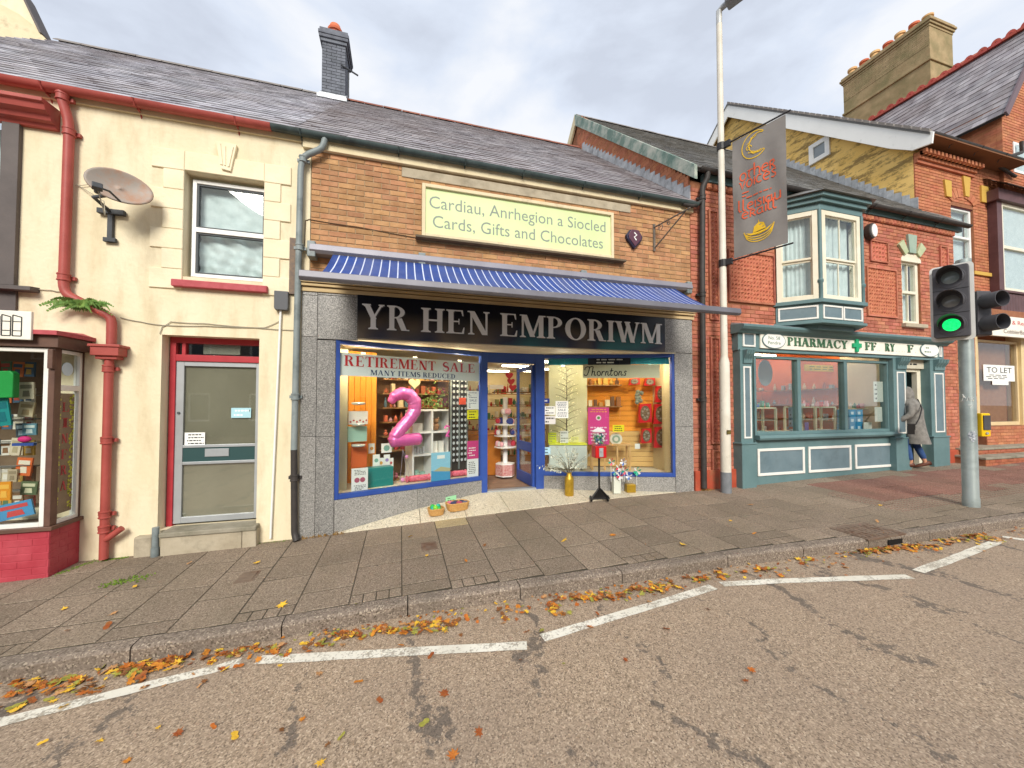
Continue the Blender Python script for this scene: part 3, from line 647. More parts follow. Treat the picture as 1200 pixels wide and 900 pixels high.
# ================================================================ cream house
house = thing('terraced_house', 'cream rendered terraced house with red door frame and slate roof', 'house', (-3.2, 0, -.02))
wo_ = W.rect(217, 200, 308, 331); do_ = (W.hit(190, 392)[0], W.hit(304, 400)[0], W.hit(250, 617)[1], W.hit(190, 392)[1])
up_ = (-7, W.hit(24, 200)[0], W.hit(10, 335)[1], W.hit(24, 127)[1])
mb = MB(); holed(mb, -7, -1.21, -.3, 5.45, 0, .3, [wo_, do_, up_, (-6.45, -3.8, .62, 2.5)]); wall = mb.build('wall', CREAM, house)
mb = MB(); mb.box(-7, -6.7, .3, 9, -.3, 5.45); mb.box(-7, -1.21, 8.8, 9, -.3, 5.45); mb.box(-1.5, -1.21, .3, 8.8, -.3, 5.45)
mb.build('rear_wall', CREAM, house)
mb = MB(); mb.box(-6.7, -1.5, 1.6, 1.65, 0, 5.4); mb.box(-3.78, -3.74, .3, 1.6, 0, 2.74); mb.box(-6.7, -1.5, .3, 8.8, 2.75, 2.85); mb.build('inner_wall', DARK, house)
# quoins, lintel band, keystone
zt, zb = W.hit(180, 172)[1], W.hit(180, 337)[1]; hq = (zt - zb) / 7
for side in (0, 1):
    inner = wo_[0] - .002 if side == 0 else wo_[1] + .002
    lo = W.hit(177, 250)[0] if side == 0 else W.hit(341, 250)[0]; sh = W.hit(191, 250)[0] if side == 0 else W.hit(329, 250)[0]
    for k in range(7):
        e = lo if k % 2 == 0 else sh; z0 = zt - (k + 1) * hq
        mb = MB(); mb.pbox(min(e, inner), max(e, inner), -.02, .01, z0 + .002, z0 + hq - .002, .006); mb.build('quoin_block', CREAM2, wall)
mb = MB(); mb.pbox(wo_[0], wo_[1], -.018, .01, wo_[3] + .003, zt, .005); mb.build('lintel', CREAM2, wall)
ks = [W.hit(*q) for q in ((254, 167), (279, 172), (272, 203), (261, 200))]
mb = MB(); mb.prism(ks, -.045, 0); kst = mb.build('keystone', CREAM2, wall, bevel=.005)
mb = MB(); mb.prism([W.hit(*q) for q in ((257.5, 170), (260.5, 171), (263, 196), (260, 195))] , -.055, -.04)
mb.prism([W.hit(*q) for q in ((264.5, 174), (266.5, 174), (266.5, 197), (264.5, 196))], -.055, -.04); mb.prism([W.hit(*q) for q in ((272.5, 174), (275.5, 175), (270.5, 198), (268.5, 198))], -.055, -.04)
mb.build('keystone_rib', CREAM2, kst and wall)
# upper window
wf = W.rect(227, 211, 308, 331, .12)
win = MB(); frame(win, wf[0], wo_[1] + .02, wf[2], wf[3], .045, .1, .17); zt_ = W.hit(230, 269, .1)[1]; win.box(wf[0] + .045, wo_[1] - .025, .095, .16, zt_ - .03, zt_ + .03)
win = win.build('window', UPVC, house, bevel=.004)
mb = MB()
a0, a1 = wf[0] + .045, wo_[1] - .025
for z0, z1 in ((wf[2] + .045, zt_ - .03), (zt_ + .03, wf[3] - .045)): frame(mb, a0, a1, z0, z1, .022, .112, .15)
mb.build('gasket', GASK, win)
for z0, z1 in ((wf[2] + .06, zt_ - .045), (zt_ + .045, wf[3] - .06)):
    mb = MB(); mb.box(a0 + .02, a1 - .02, .128, .134, z0, z1); mb.build('pane', GW, win)
n, m = 26, 40; vs = []; rr = random.Random(2)
for j in range(m + 1):
    for i in range(n + 1):
        x = a0 + (a1 - a0) * i / n; z = wf[2] + .03 + (wf[3] - wf[2] - .06) * j / m; low = 1 if j < m * .5 else .25
        y = .22 + low * (.022 * math.sin(x * 23 + z * 9 + 2 * math.sin(z * 11)) + .012 * math.sin(z * 47 + x * 31) * math.sin(x * 19)) + .008 * math.sin(x * 14 + z)
        vs.append((x, y, z))
mb = MB(); mb.add(vs, [(j * (n + 1) + i, j * (n + 1) + i + 1, (j + 1) * (n + 1) + i + 1, (j + 1) * (n + 1) + i) for j in range(m) for i in range(n)])
mb.build('curtain', CURT, win, smooth='all')
s = W.rect(201, 330, 313, 343, -.06); mb = MB(); mb.prisma([(-.08, s[2]), (-.08, s[2] + .085), (.1, s[2] + .11), (.1, s[2])], s[0], s[1]); mb.build('window_sill', REDS, house, bevel=.008)
# door with fanlight
D = .15
dr = MB(); fx0, fx1 = W.hit(197, 500, D)[0], do_[1]
ztop = W.hit(250, 394, D)[1]; ztr1 = W.hit(250, 416.5, D)[1]; ztr0 = W.hit(250, 424, D)[1]; zbt = W.hit(250, 612, D)[1]
dr.box(fx0, fx1, D, D + .1, W.hit(250, 403, D)[1], do_[3]); dr.box(fx0, W.hit(204, 500, D)[0], D, D + .1, do_[2] + .0, W.hit(250, 403, D)[1]); dr.box(W.hit(204, 500, D)[0], fx1, D, D + .1, ztr0, ztr1)
dr.box(W.hit(217, 410, D)[0] - .04, W.hit(217, 410, D)[0], D + .01, D + .09, ztr1, W.hit(250, 403, D)[1])
door = dr.build('door_frame', REDP, house, bevel=.004)
mb = MB(); mb.box(W.hit(204, 500, D)[0], fx1, D + .05, D + .056, ztr1, W.hit(250, 403, D)[1]); mb.build('fanlight_pane', GD, door)
mb = MB(); q = W.rect(238, 402, 281, 416, D + .06); mb.box(q[0], q[1], D + .07, D + .075, q[2], q[3]); mb.build('fanlight_card', M('pale_card', '#a9b4ae', rough=.7), door)
lx0 = W.hit(205, 500, D)[0] - .01; dz0, dz1 = zbt - .0, ztr0
leaf = MB(); frame(leaf, lx0, fx1, dz0 + .01, dz1, .085, D + .02, D + .065, wb=.075, wt=.06)
q = W.rect(214, 522, 296, 542, D); zr1, zr0 = q[3], q[2]
leaf.box(lx0 + .085, fx1 - .085, D + .02, D + .065, zr1 - .035, zr1); leaf.box(lx0 + .085, fx1 - .085, D + .02, D + .065, zr0, zr0 + .035)
leaf = leaf.build('door', ALU, house, bevel=.003); mb = MB(); mb.box(lx0 + .085, fx1 - .085, D + .056, D + .06, zr1, dz1 - .06); mb.box(lx0 + .085, fx1 - .085, D + .056, D + .06, dz0 + .085, zr0); mb.build('obscuring_film', M('grey_reflection_tone', '#9a998c', '#a8a79a', sc=1.5, rough=.6), leaf)  # grey sheet added behind the panes in place of the reflected street
mb = MB(); mb.box(lx0 + .085, fx1 - .085, D + .03, D + .05, zr0 + .035, zr1 - .035); mb.build('lock_rail', M('dark_teal_strip', '#2c4a4a', rough=.5), leaf)
q = W.rect(240, 526, 268, 534.5, D + .02); mb = MB(); mb.pbox(q[0], q[1], D + .018, D + .03, q[2], q[3], .004); mb.build('letter_plate', ALU, leaf)
for z0, z1 in ((zr1, dz1 - .06), (dz0 + .085, zr0)):
    mb = MB(); mb.box(lx0 + .085, fx1 - .085, D + .04, D + .046, z0, z1); mb.build('pane', GD, leaf)
mb = MB(); mb.disc(W.hit(208.5, 484, D)[0], D + .008, W.hit(208, 484, D)[1], .016, .015, 12); mb.build('lock', GASK, leaf)
def card(F, u0, v0, u1, v1, d, name, mat, label, cat='poster', nl=0, ink=INK, mat2=None, th=.003, tilt=0, group=None):
    a0, a1, z0, z1 = F.rect(u0, v0, u1, v1, d)
    mb = MB(F); mb.box(a0, a1, d, d + th, z0, z1)
    if nl: lines(mb, a0 + (a1 - a0) * .1, a1 - (a1 - a0) * .1, z0 + (z1 - z0) * .06, z1 - (z1 - z0) * .06, nl, d - .0012, 1, random.Random(int(u0 * 7)))
    o = mb.build(name, [mat, ink]); tag(o, label, cat, group); return o, (a0, a1, z0, z1)
card(W, 216.5, 507, 240, 522, D + .036, 'handwritten_note', PAPER, 'small white handwritten note stuck on the grey house door glass', 'note', 4)
card(W, 271, 478, 294, 489.5, D + .036, 'door_sticker', M('pale_blue_card', '#a9d3dd', rough=.5), 'pale blue sticker on the right side of the house door glass', 'sticker', 2, M('light_ink', '#e8f4f6'))
# step and plinth blocks
st = thing('door_step', 'worn stone step below the red framed house door', 'step', ((do_[0] + do_[1]) / 2, -.1, fz(-2.2)))
x0, x1 = W.hit(186, 625, -.13)[0], W.hit(300, 625, -.13)[0]
mb = MB(); mb.box(x0, x1, -.14, .16, do_[2] - .055, do_[2] + .002); mb.build('tread', STEP, st, bevel=.012)
mb = MB(); mb.box(x0 + .01, x1 - .16, -.12, .1, -.1, do_[2] - .057); mb.box(x1 - .155, x1 - .0, -.125, .1, -.1, do_[2] - .05); mb.build('riser', CONC, st, bevel=.01)
q = W.rect(156, 630, 177, 655, -.08); mb = MB(); mb.box(q[0], q[1], -.08, .05, -.1, q[3]); mb.build('plinth_block', CONC, house, bevel=.02)
q = W.hit(182, 640, -.1); mb = MB(); mb.tube([(q[0], -.1, fz(q[0]) - .02), (q[0], -.1, W.hit(182, 618, -.1)[1])], .035, 10); mb.tube([(q[0], -.1, fz(q[0]) - .02), (q[0], -.1, fz(q[0]) + .1)], .042, 10); mb.build('stub_pipe', GREYP, house, smooth=True)
# gutter + downpipes
def gutter(parent, pts, d, r, mat, brk=None, name='gutter'):
    mb = MB(); n = 8; vs = []
    for x, z in pts:
        for k in range(n + 1):
            a = math.pi * k / n; vs.append((x, d + r * math.cos(a), z - r * math.sin(a)))
        for k in range(n, -1, -1):
            a = math.pi * k / n; vs.append((x, d + (r - .008) * math.cos(a), z - (r - .008) * math.sin(a)))
    m = 2 * (n + 1)
    mb.add(vs, [(i * m + k, (i + 1) * m + k, (i + 1) * m + (k + 1) % m, i * m + (k + 1) % m) for i in range(len(pts) - 1) for k in range(m)] + [tuple(range(m - 1, -1, -1)), tuple(range((len(pts) - 1) * m, len(pts) * m))])
    g = mb.build(name, mat, parent, smooth=True)
    L_ = pts[-1][0] - pts[0][0]
    for x in brk or []:
        mb = MB(); z = pts[0][1] + (pts[-1][1] - pts[0][1]) * (x - pts[0][0]) / L_
        mb.tube([(x, d + r + .03, z - .02), (x, d + r * .6, z - r * .9), (x, d - r * .5, z - r * 1.02), (x, d - r - .008, z - .005)], .011, 6)
        mb.tube([(x, d + r + .04, z - .14), (x, d + r + .01, z - .08), (x, d + .02, z - r - .01)], .009, 6); mb.build('gutter_bracket', mat, g, smooth=True)
    for x in [pts[0][0] + L_ * k / 4 for k in (1, 2, 3)]:
        mb = MB(); z = pts[0][1] + (pts[-1][1] - pts[0][1]) * (x - pts[0][0]) / L_
        mb.tube([(x + .035 * s, d, z - .004) for s in (-1, 1)], r + .006, 12); v0 = [q for q in mb.v]; mb.build('gutter_joint', mat, g, smooth=True) if False else None
    return g
zg = W.hit(160, 119, -.1)[1]
xe = W.hit(318, 145, -.1)[0]
gutter(house, [(-7, zg), (xe, zg)], -.1, .068, REDG, [W.hit(160, 119, -.1)[0], W.hit(277, 139, -.1)[0], -3.95])
mb = MB(); mb.box(-7, -1.21, -.03, .01, zg - .1, zg + .03); mb.build('eaves_board', CREAMD, house)
def pipe(parent, path, r, mat, joints=(), name='downpipe'):
    mb = MB(); P = [Vector(p) for p in path]; pts = [P[0]]
    for i in range(1, len(P) - 1):     # ease the corners
        a, b, c = P[i - 1], P[i], P[i + 1]; k = min(.06, (b - a).length * .4, (c - b).length * .4)
        p0, p2 = b + (a - b).normalized() * k, b + (c - b).normalized() * k
        pts += [p0, p0 * .25 + b * .5 + p2 * .25, p2]
    pts.append(P[-1]); mb.tube([tuple(p) for p in pts], r, 12); o = mb.build(name, mat, parent, smooth=True)
    for j in joints:
        x, y, z = j; m2 = MB(); m2.lathe(x, y, [(r + .003, -.045), (r + .013, -.04), (r + .013, -.028), (r + .007, -.022), (r + .007, .02), (r + .013, .026), (r + .013, .04), (r + .003, .045)], 12, z=z)
        m2.box(x - r - .035, x + r + .035, y + r * .6, y + r + .02, z - .02, z + .02); m2.build('pipe_collar', mat, o, smooth=True)
    return o
h = lambda u, v, d: (W.hit(u, v, d)[0], d, W.hit(u, v, d)[1])
p1 = h(78, 345, -.07); p2 = h(131, 372, -.07)
pipe(house, [h(72, 108, -.1), h(73, 118, -.1), h(80, 140, -.07), h(81, 158, -.07), h(74.5, 335, -.07), p1, p2, h(130.5, 405, -.07)], .046, REDG, [h(73, 114, -.1), h(81, 155, -.07), h(74.8, 325, -.07)])
q = W.rect(111, 404, 146, 418, -.08); mb = MB(); cx = (q[0] + q[1]) / 2
mb.box(q[0] + .01, q[1] - .01, -.17, -.01, q[2] + .0, q[3]); mb.box(q[0] - .008, q[1] + .008, -.185, 0, q[3] - .03, q[3]); mb.box(q[0] + .04, q[1] - .04, -.14, -.02, q[2] - .04, q[2] + .001); mb.build('hopper', REDG, house, bevel=.006)
pipe(house, [h(128, 419, -.08), h(121.5, 655, -.08)], .042, REDG, [h(127, 432, -.08), h(125, 516, -.08), h(122.5, 603, -.08), h(122, 620, -.08)])
pipe(house, [h(122, 634, -.08), h(129, 629, -.1), h(143, 619, -.1)], .034, REDG, (), 'branch_pipe')
# waste cables and junction box
CAB = M('grey_cable', '#a39c8a', rough=.6)
q = W.rect(322, 341, 338, 364, -.05); mb = MB(); mb.prism([(q[0] + .01, q[2]), (q[1] - .01, q[2]), (q[1], q[2] + .03), (q[1], q[3]), (q[0], q[3]), (q[0], q[2] + .03)], -.08, 0); mb.build('junction_box', M('grey_box_plastic', '#5c5d60', rough=.6), house, bevel=.006)
pipe(house, [h(329, 364, -.03), h(317, 631, -.03)], .014, UPVC, (), 'conduit')
def cable(parent, pts, d=-.012, r=.005, mat=CAB):
    mb = MB(); P = [h(u, v, d) for u, v in pts]; out = []
    for i in range(len(P) - 1):
        for k in range(4):
            t = k / 4; a, b = P[i], P[i + 1]; out.append((a[0] + (b[0] - a[0]) * t, d, a[2] + (b[2] - a[2]) * t - .006 * math.sin(math.pi * t)))
    out.append(P[-1]); mb.tube(out, r, 5); mb.build('cable', mat, parent, smooth=True)
cable(house, [(38, 338), (60, 340), (72, 342)]); cable(house, [(141, 372), (165, 377), (190, 381), (240, 382), (310, 384), (328, 376), (330, 366)]); cable(house, [(187, 391), (190, 383), (200, 377), (240, 379), (300, 384), (345, 387)]); cable(house, [(206, 335), (206, 335.5), (345, 344)], r=.004)
cable(house, [(88, 217), (105, 216)], -.02, .004)
mb = MB(); q = W.rect(340, 279, 346, 345, -.02); mb.box(q[0], q[1], -.04, 0, q[2], q[3]); mb.build('meter_strip', M('rusty_strip', '#6d6058', '#85705c', sc=20), house)
# upper window of the bookshop at the far left
FU = W; s0 = up_[1]
mb = MB(); mb.box(s0 - .14, s0 + .012, -.05, .2, up_[2] + .0, up_[3]); mb.box(-7, s0 - .14, -.05, .2, up_[3] - .1, up_[3]); wsur = mb.build('window_surround', DKGREYW, house, bevel=.005)
uf = W.hit(13, 200, 0)[0]
mb = MB(); frame(mb, uf - 1.3, uf, up_[2] + .05, up_[3] - .1, .05, .02, .1); zz = W.hit(8, 236, .02)[1]; mb.box(uf - 1.25, uf - .05, .015, .09, zz - .03, zz + .03); wl = mb.build('window', UPVC, house, bevel=.004)
mb = MB(); mb.box(uf - 1.25, uf - .05, .05, .056, up_[2] + .1, up_[3] - .15); mb.build('pane', GW, wl)
mb = MB(); mb.box(uf - 1.25, uf - .05, .25, .27, up_[2] + .1, up_[3] - .15); mb.build('curtain', CURT, wl)
a = W.hit(38, 341, -.09); mb = MB(); mb.prisma([(-.12, a[1]), (-.12, a[1] + .045), (.05, a[1] + .07), (.05, a[1])], -7, a[0]); mb.build('window_sill', DKGREYW, house, bevel=.004)
z0, z1 = W.hit(45, 390, -.04)[1], W.hit(45, 345, -.04)[1]; mb = MB(); mb.box(-7, W.hit(19, 360, -.02)[0], -.03, .05, z0, a[1] + .002); mb.build('apron_board', DKGREYW, house)
zc = W.hit(53, 134, -.2)[1]; xc = W.hit(53, 130, -.2)[0]
prof = [(0, zc - .07), (-.05, zc - .07), (-.07, zc - .03), (-.12, zc - .02), (-.14, zc + .03), (-.2, zc + .05), (-.22, zc + .11), (-.25, zc + .12), (-.25, zc + .16), (0, zc + .18)]
mb = MB(); mb.prisma(prof, -7, xc); mb.build('window_cornice', REDG, house, bevel=.003)
# slate roof over the house and the shop next door: one plane, two owners
EZ, RZ, EY, RY_ = 5.44, 9.47, -.14, 4.5
sl_ = math.hypot(RZ - EZ, RY_ - EY); cs, sn = (RY_ - EY) / sl_, (RZ - EZ) / sl_
RF = Fr(0, 0, basis=(Vector((1, 0, 0)), Vector((0, sn, -cs)), Vector((0, cs, sn)))); RF.O = Vector((0, EY, EZ))
def roof(parent, x0, x1, mat, ridge, lim, ex=None, seed=0):
    mb = MB(RF); mb.box(x0, x1, .02, .06, 0, sl_); rf = mb.build('roof', FELT, parent)
    courses(rf, RF, x0, x1, 0, sl_ - .02, [], .26, .205, mat, 'slate', jo=.004, d=.006, dep=.006, limit=lim, wedge=.012, jit=.004, proud=.012, eased=.001, lap=.0)
    mb = MB(); mb.add([(x0, 2 * RY_ - EY, EZ), (x1, 2 * RY_ - EY, EZ), (x1, RY_, RZ), (x0, RY_, RZ)], [(0, 1, 2, 3)]); mb.build('rear_roof', FELT, rf)
    n = int((x1 - x0) / .45); u = None
    for i in range(n):
        a = x0 + (x1 - x0) * i / n; w = (x1 - x0) / n - .012
        if u is None:
            q = MB(Fr(0, 0)); q.prisma([(-.14, -.1), (-.13, -.075), (-.03, .02), (0, .035), (.03, .02), (.13, -.075), (.14, -.1), (0, .0)], 0, w); u = bpy.data.meshes.new('ridge_tile'); q_ = q.v; u.from_pydata(q.v, [], q.f); u.materials.append(ridge)
        place(u, 'ridge_tile', W, a, RY_, RZ + .01 + random.uniform(-.004, .004), rf)
    return rf
XP = W.hit(345, 155)[0]
roof(house, -7, XP, SLATE, RIDGEG, 300)
# gable of the building behind at the far left
g = thing('gable_building', 'cream gable of a taller building rising behind the left roof', 'building', (-10, 7, 0))
GFp = Fr(0, 7.5); a = [GFp.hit(*q) for q in ((-120, 60), (52, 60), (51, 41), (30, -2), (12, -30), (-20, -70), (-120, -60))]
mb = MB(GFp); mb.prism(a, 0, .3); mb.build('wall', CREAM, g)
a = [GFp.hit(*q) for q in ((52, 42), (49.5, 42), (27, -5), (5, -38), (7, -39), (29, -6))]; mb = MB(GFp); mb.prism(a, -.1, .3); mb.build('verge_board', DKGREYW, g)
c = GFp.hit(-15, 55); mb = MB(GFp); mb.prism(arc(c[0], c[1] - 1.2, 1.7, 2.4, 0, 180, 16), -.06, .1); mb.build('arched_panel', CREAMD, g)
# satellite dish
ds = thing('satellite_dish', 'rust stained grey satellite dish on a bracket on the cream wall', 'satellite dish', (W.hit(132, 268)[0], -.02, W.hit(132, 285)[1]))
DISH = M('dish_grey', '#9c9288', '#a89e94', sc=5, rough=.5, dirt='#a87048', dsc=5, dpos=(.45, .7), damt=.8)
DKM = M('dark_bracket', '#3c3f42', '#494c50', rough=.6)
cx, cz = W.hit(141, 218, -.35); dn = (Vector((.5, -.8, .2))).normalized(); ux = Vector((dn.y, -dn.x, 0)).normalized() * -1; uz = dn.cross(ux).normalized()
if uz.z < 0: uz = -uz
DF = Fr(0, 0, basis=(ux, -dn, uz)); DF.O = Vector((cx, -.35, cz))
n = 28; vs = []; fs = []
for i, rr_ in enumerate((0, .25, .5, .75, .95, 1.0, 1.02)):
    for k in range(n):
        t = 2 * math.pi * k / n; vs.append((.27 * rr_ * math.cos(t), .06 * (1 - rr_ * rr_) + (0 if i < 6 else .012), .195 * rr_ * math.sin(t)))
fs = [(i * n + k, i * n + (k + 1) % n, (i + 1) * n + (k + 1) % n, (i + 1) * n + k) for i in range(6) for k in range(n)]
mb = MB(DF); mb.add(vs, fs); mb.build('dish', DISH, ds, smooth='all', solid=.006)
rc = DF.hit(114, 219, -.3)
mb = MB(DF); mb.tube([(0, .0, -.195), (rc[0] * .5, -.2, -.2 + (rc[1] + .2) * .4), (rc[0], -.3, rc[1])], .011, 8); mb.build('arm', DKM, ds, smooth=True)
mb = MB(DF); mb.box(rc[0] - .04, rc[0] + .04, -.34, -.27, rc[1] - .03, rc[1] + .03); mb.tube([(rc[0], -.2, rc[1]), (rc[0], -.3, rc[1])], .024, 10); mb.build('receiver', DKM, ds, bevel=.008)
b0 = W.hit(132, 250); b1 = W.hit(132, 285); mb = MB(); mb.box(b0[0] - .025, b0[0] + .025, -.045, 0, b1[1], b0[1]); mb.box(b0[0] - .06, b0[0] + .06, -.05, -.01, b1[1], b1[1] + .05)
mb.box(b0[0] - .12, b0[0] + .14, -.06, -.01, b0[1] - .03, b0[1] + .03)
mb.tube([(b0[0], -.03, b0[1]), (b0[0] - .03, -.25, b0[1] + .06), tuple(DF.p(0, .07, -.05))], .022, 8); mb.build('bracket', DKM, ds, bevel=.004)
mb = MB(); e = DF.p(rc[0], -.28, rc[1]); q = h(90, 216, -.02); mb.tube([tuple(e), (e.x - .02, e.y + .15, e.z - .22), (cx - .28, -.12, cz - .1), q], .005, 5); mb.build('cable', CAB, ds, smooth=True)
# fern on the pipe
FERN = M('fern_green', '#55803a', '#7d9a4c', sc=18, rough=.7)
fb = W.hit(103, 362, -.05); ft = MB(); rr = random.Random(9)
for k in range(26):
    a = rr.uniform(-.15, 3.3); ln = rr.uniform(.2, .42); dx, dz = math.cos(a) * ln, math.sin(a) * ln * .35; dy = -rr.uniform(.03, .16)
    P0 = Vector((fb[0] + rr.uniform(-.1, .1), -.08, fb[1])); 
    for s in range(15):
        t = (s + 1) / 15; p = P0 + Vector((dx * t, dy * t, dz * t + .05 * math.sin(t * 2.6) - .09 * t * t)); wl_ = .055 * (1 - t) + .01
        for sg in (-1, 1):
            nrm = Vector((-dz, rr.uniform(-.3, .3) * ln, dx)).normalized() * sg * wl_
            q = p + nrm; ax = Vector((dx, dy, dz)).normalized() * .014
            ft.add([tuple(p - ax), tuple(p + ax), tuple(q + ax * .3)], [(0, 1, 2)])
tag(ft.build('fern', FERN), 'green fern growing out of the cream wall at the red pipe bend', 'plant')

# ================================================================ bookshop front at the far left
bs = thing('bay_shopfront', 'boxed bookshop window with brown frame over a red painted base', 'shopfront', (-4.3, -.2, -.04))
YB = -.4; XB = W.hit(60, 560, YB)[0]; FS = Fr(XB, YB, 90)
zs = W.hit(50, 618, YB)[1]; zt2 = W.hit(50, 404, YB)[1]
SFc = .012
for (F_, a0, a1) in ((W, -7, XB), (FS, 0, .4)):
    dd = YB if F_ is W else 0
    mb = MB(F_); mb.box(a0 if F_ is W else .1, a1 - (.0 if F_ is W else 0), dd, dd + .1, -.4, zs - .036)
    base = mb.build('base_wall', REDB, bs)
    courses(base, F_, a0 if F_ is W else .004, a1, -.14, zs - .04, [], .235, .078, REDB, 'brick', d=dd, limit=120, proud=.003, jo=.004)
zc1 = W.hit(50, 407, YB)[1]
mb = MB(); mb.prismz([(-7, 0), (-7, YB - .03), (XB + .035, YB - .03), (XB + .035, 0)], zs - .035, zs + .005); mb.build('sill', BROWNW, bs, bevel=.004)
fr0, fr1 = W.hit(0, 400, YB)[0], W.hit(54, 500, YB)[0]
mb = MB(); mb.box(fr1 + .002, XB, YB - .0, YB + .09, zs + .006, zc1); mb.build('corner_post', BROWNW, bs, bevel=.006)
q = W.rect(54.5, 408, 63, 432, YB - .03); mb = MB(); mb.box(q[0] + .01, q[1] - .01, YB - .035, YB + .001, q[2], q[3] - .01); mb.build('post_block', BROWNW, bs, bevel=.006)
mb = MB(); frame(mb, -6.5, fr1, zs + .006, zc1 - .01, .04, YB + .005, YB + .07); wf_ = mb.build('window', WHT, bs, bevel=.003)
mb = MB(); mb.box(-6.46, fr1 - .04, YB + .03, YB + .036, zs + .04, zc1 - .05); mb.build('pane', GL, wf_)
mb = MB(FS); frame(mb, .035, .375, zs + .006, zc1 - .01, .035, .004, .06); zz = W.hit(80, 458, YB)[1] + .02; zz = FS.hit(84, 455)[1]; mb.box(.07, .34, .002, .055, zz - .03, zz + .03)
wf2 = mb.build('window', WHT, bs, bevel=.003); mb = MB(FS); mb.box(.07, .34, .03, .036, zs + .04, zz - .03); mb.box(.07, .34, .03, .036, zz + .03, zc1 - .045); mb.build('pane', GL, wf2)
mb = MB(FS); mb.box(.376, .4, .001, .06, zs + .006, zc1); mb.build('side_post', BROWNW, bs)
mb = MB(); zt3 = zc1 + .16; mb.prismz([(-7, 0), (-7, YB - .03), (XB + .04, YB - .03), (XB + .07, 0)], zc1, zt3 - .03); mb.build('head_board', BROWNW, bs, bevel=.006)
mb = MB(); mb.prismz([(-7, -.0), (-7, YB - .08), (XB + .06, YB - .08), (XB + .1, 0)], zt3 - .03, zt3 + .015); mb.add([(-7, YB - .07, zt3 + .015), (XB + .05, YB - .07, zt3 + .015), (XB - .02, -.001, zt3 + .06), (-7, -.001, zt3 + .06), (XB + .09, -.001, zt3 + .015)], [(0, 1, 2, 3), (1, 4, 2)]); mb.build('felt_roof', REDS, bs)
mb = MB(); mb.box(-6.6, XB - .04, .9, .94, zs - .1, zt3 - .04); mb.box(-6.6, XB - .02, YB + .1, .94, zs - .04, zs + .0); mb.box(-6.6, XB - .02, YB + .1, .94, zt3 - .08, zt3 - .04); mb.build('display_box', M('brown_backdrop', '#7a6450', '#8c7660', sc=4, rough=.8), bs)
# books
def book(F, u, v, w_, h_, d, col, lab, rot=0, col2='#efe6d2', th=.02, cat='book'):
    a, z = F.hit(u, v, d); c, s_ = math.cos(rad(rot)), math.sin(rad(rot)); P = lambda x, y: (a + x * c - y * s_, z + x * s_ + y * c)
    mb = MB(F); mb.prism([P(0, 0), P(w_, 0), P(w_, h_), P(0, h_)], d, d + th, 0); mb.prism([P(w_ * .12, h_ * .62), P(w_ * .88, h_ * .62), P(w_ * .88, h_ * .85), P(w_ * .12, h_ * .85)], d - .002, d, 1); mb.prism([P(w_ * .25, h_ * .15), P(w_ * .75, h_ * .15), P(w_ * .7, h_ * .5), P(w_ * .3, h_ * .5)], d - .002, d, 1)
    return tag(mb.build('book' if cat == 'book' else cat.replace(' ', '_'), [M('cover_' + col[1:], col, rough=.5), M('print_' + col2[1:], col2, rough=.5)]), lab, cat)
B_ = [(22, 468, .13, .19, '#d8cdb4', 'cream illustrated book, top of the bookshop window rack', '#8f8674'), (20, 488, .13, .17, '#c9b896', 'tan booklet under the top cream book in the bookshop window', '#a08a66'),
      (19, 513, .08, .16, '#46515a', 'dark slim book in the middle of the bookshop rack', '#9fb6c0'), (26, 510, .12, .13, '#5c8796', 'blue grey landscape book in the middle of the bookshop rack', '#c8d8d4'),
      (10, 533, .09, .19, '#d6c8ae', 'beige book left of the orange framed book in the window', '#b6a888'), (17, 557, .13, .2, '#d96a34', 'orange edged book leaning in the bookshop rack', '#e8ddc8'), (23, 580, .14, .15, '#59694a', 'green bordered book at the bottom of the bookshop rack', '#d0cfae'),
      (8, 565, .08, .14, '#b7a78c', 'plain tan book at the left of the bottom rack', '#95866c')]
for u, v, w_, h_, c, lab, c2 in B_: book(W, u, v, w_, h_, YB + .35 + random.uniform(-.03, .03), c, lab, random.uniform(-7, 5), c2)
book(W, -2, 612, .30, .17, YB + .16, '#4a93c4', 'large blue book lying at the bottom of the bookshop window', 12, '#cc4a4a')
book(W, -4, 587, .11, .2, YB + .2, '#e2921e', 'orange yellow book at the left edge of the bookshop window', 0, '#f0b64a')
book(W, -4, 500, .12, .3, YB + .2, '#178a8a', 'teal scarf like book hanging at the left edge of the window', 8, '#0f6f78')
a, z = W.hit(-8, 467, YB + .2); mb = MB(); mb.prism([(a, z), (a + .2, z + .01), (a + .2, z + .27), (a + .17, z + .3), (a, z + .29)], YB + .14, YB + .22); bag = tag(mb.build('shopping_bag', M('bag_green', '#1f9a44', '#2aa850', sc=4, rough=.5), bevel=.01), 'bright green bag hanging at the top of the bookshop window', 'bag')
a, z = W.hit(26, 521, YB + .25); mb = MB(); mb.sphere(a + .04, YB + .22, z + .06, .05, 10, 0, (1.2, .6, .7)); mb.box(a - .05, a + .13, YB + .2, YB + .24, z - .01, z + .02, 1); tag(mb.build('pink_hat', [M('hot_pink', '#d8307c', rough=.6), M('navy_cloth', '#33509a', rough=.7)], smooth=True), 'small hot pink hat on a blue band between the books', 'hat')
BC = (('#d8cdb4', 'cream'), ('#b04a3c', 'red'), ('#46617a', 'blue'), ('#c9a24c', 'ochre'), ('#5c7a58', 'green'), ('#e6e0d4', 'white'), ('#8c6a4c', 'brown'), ('#c86a34', 'orange'))
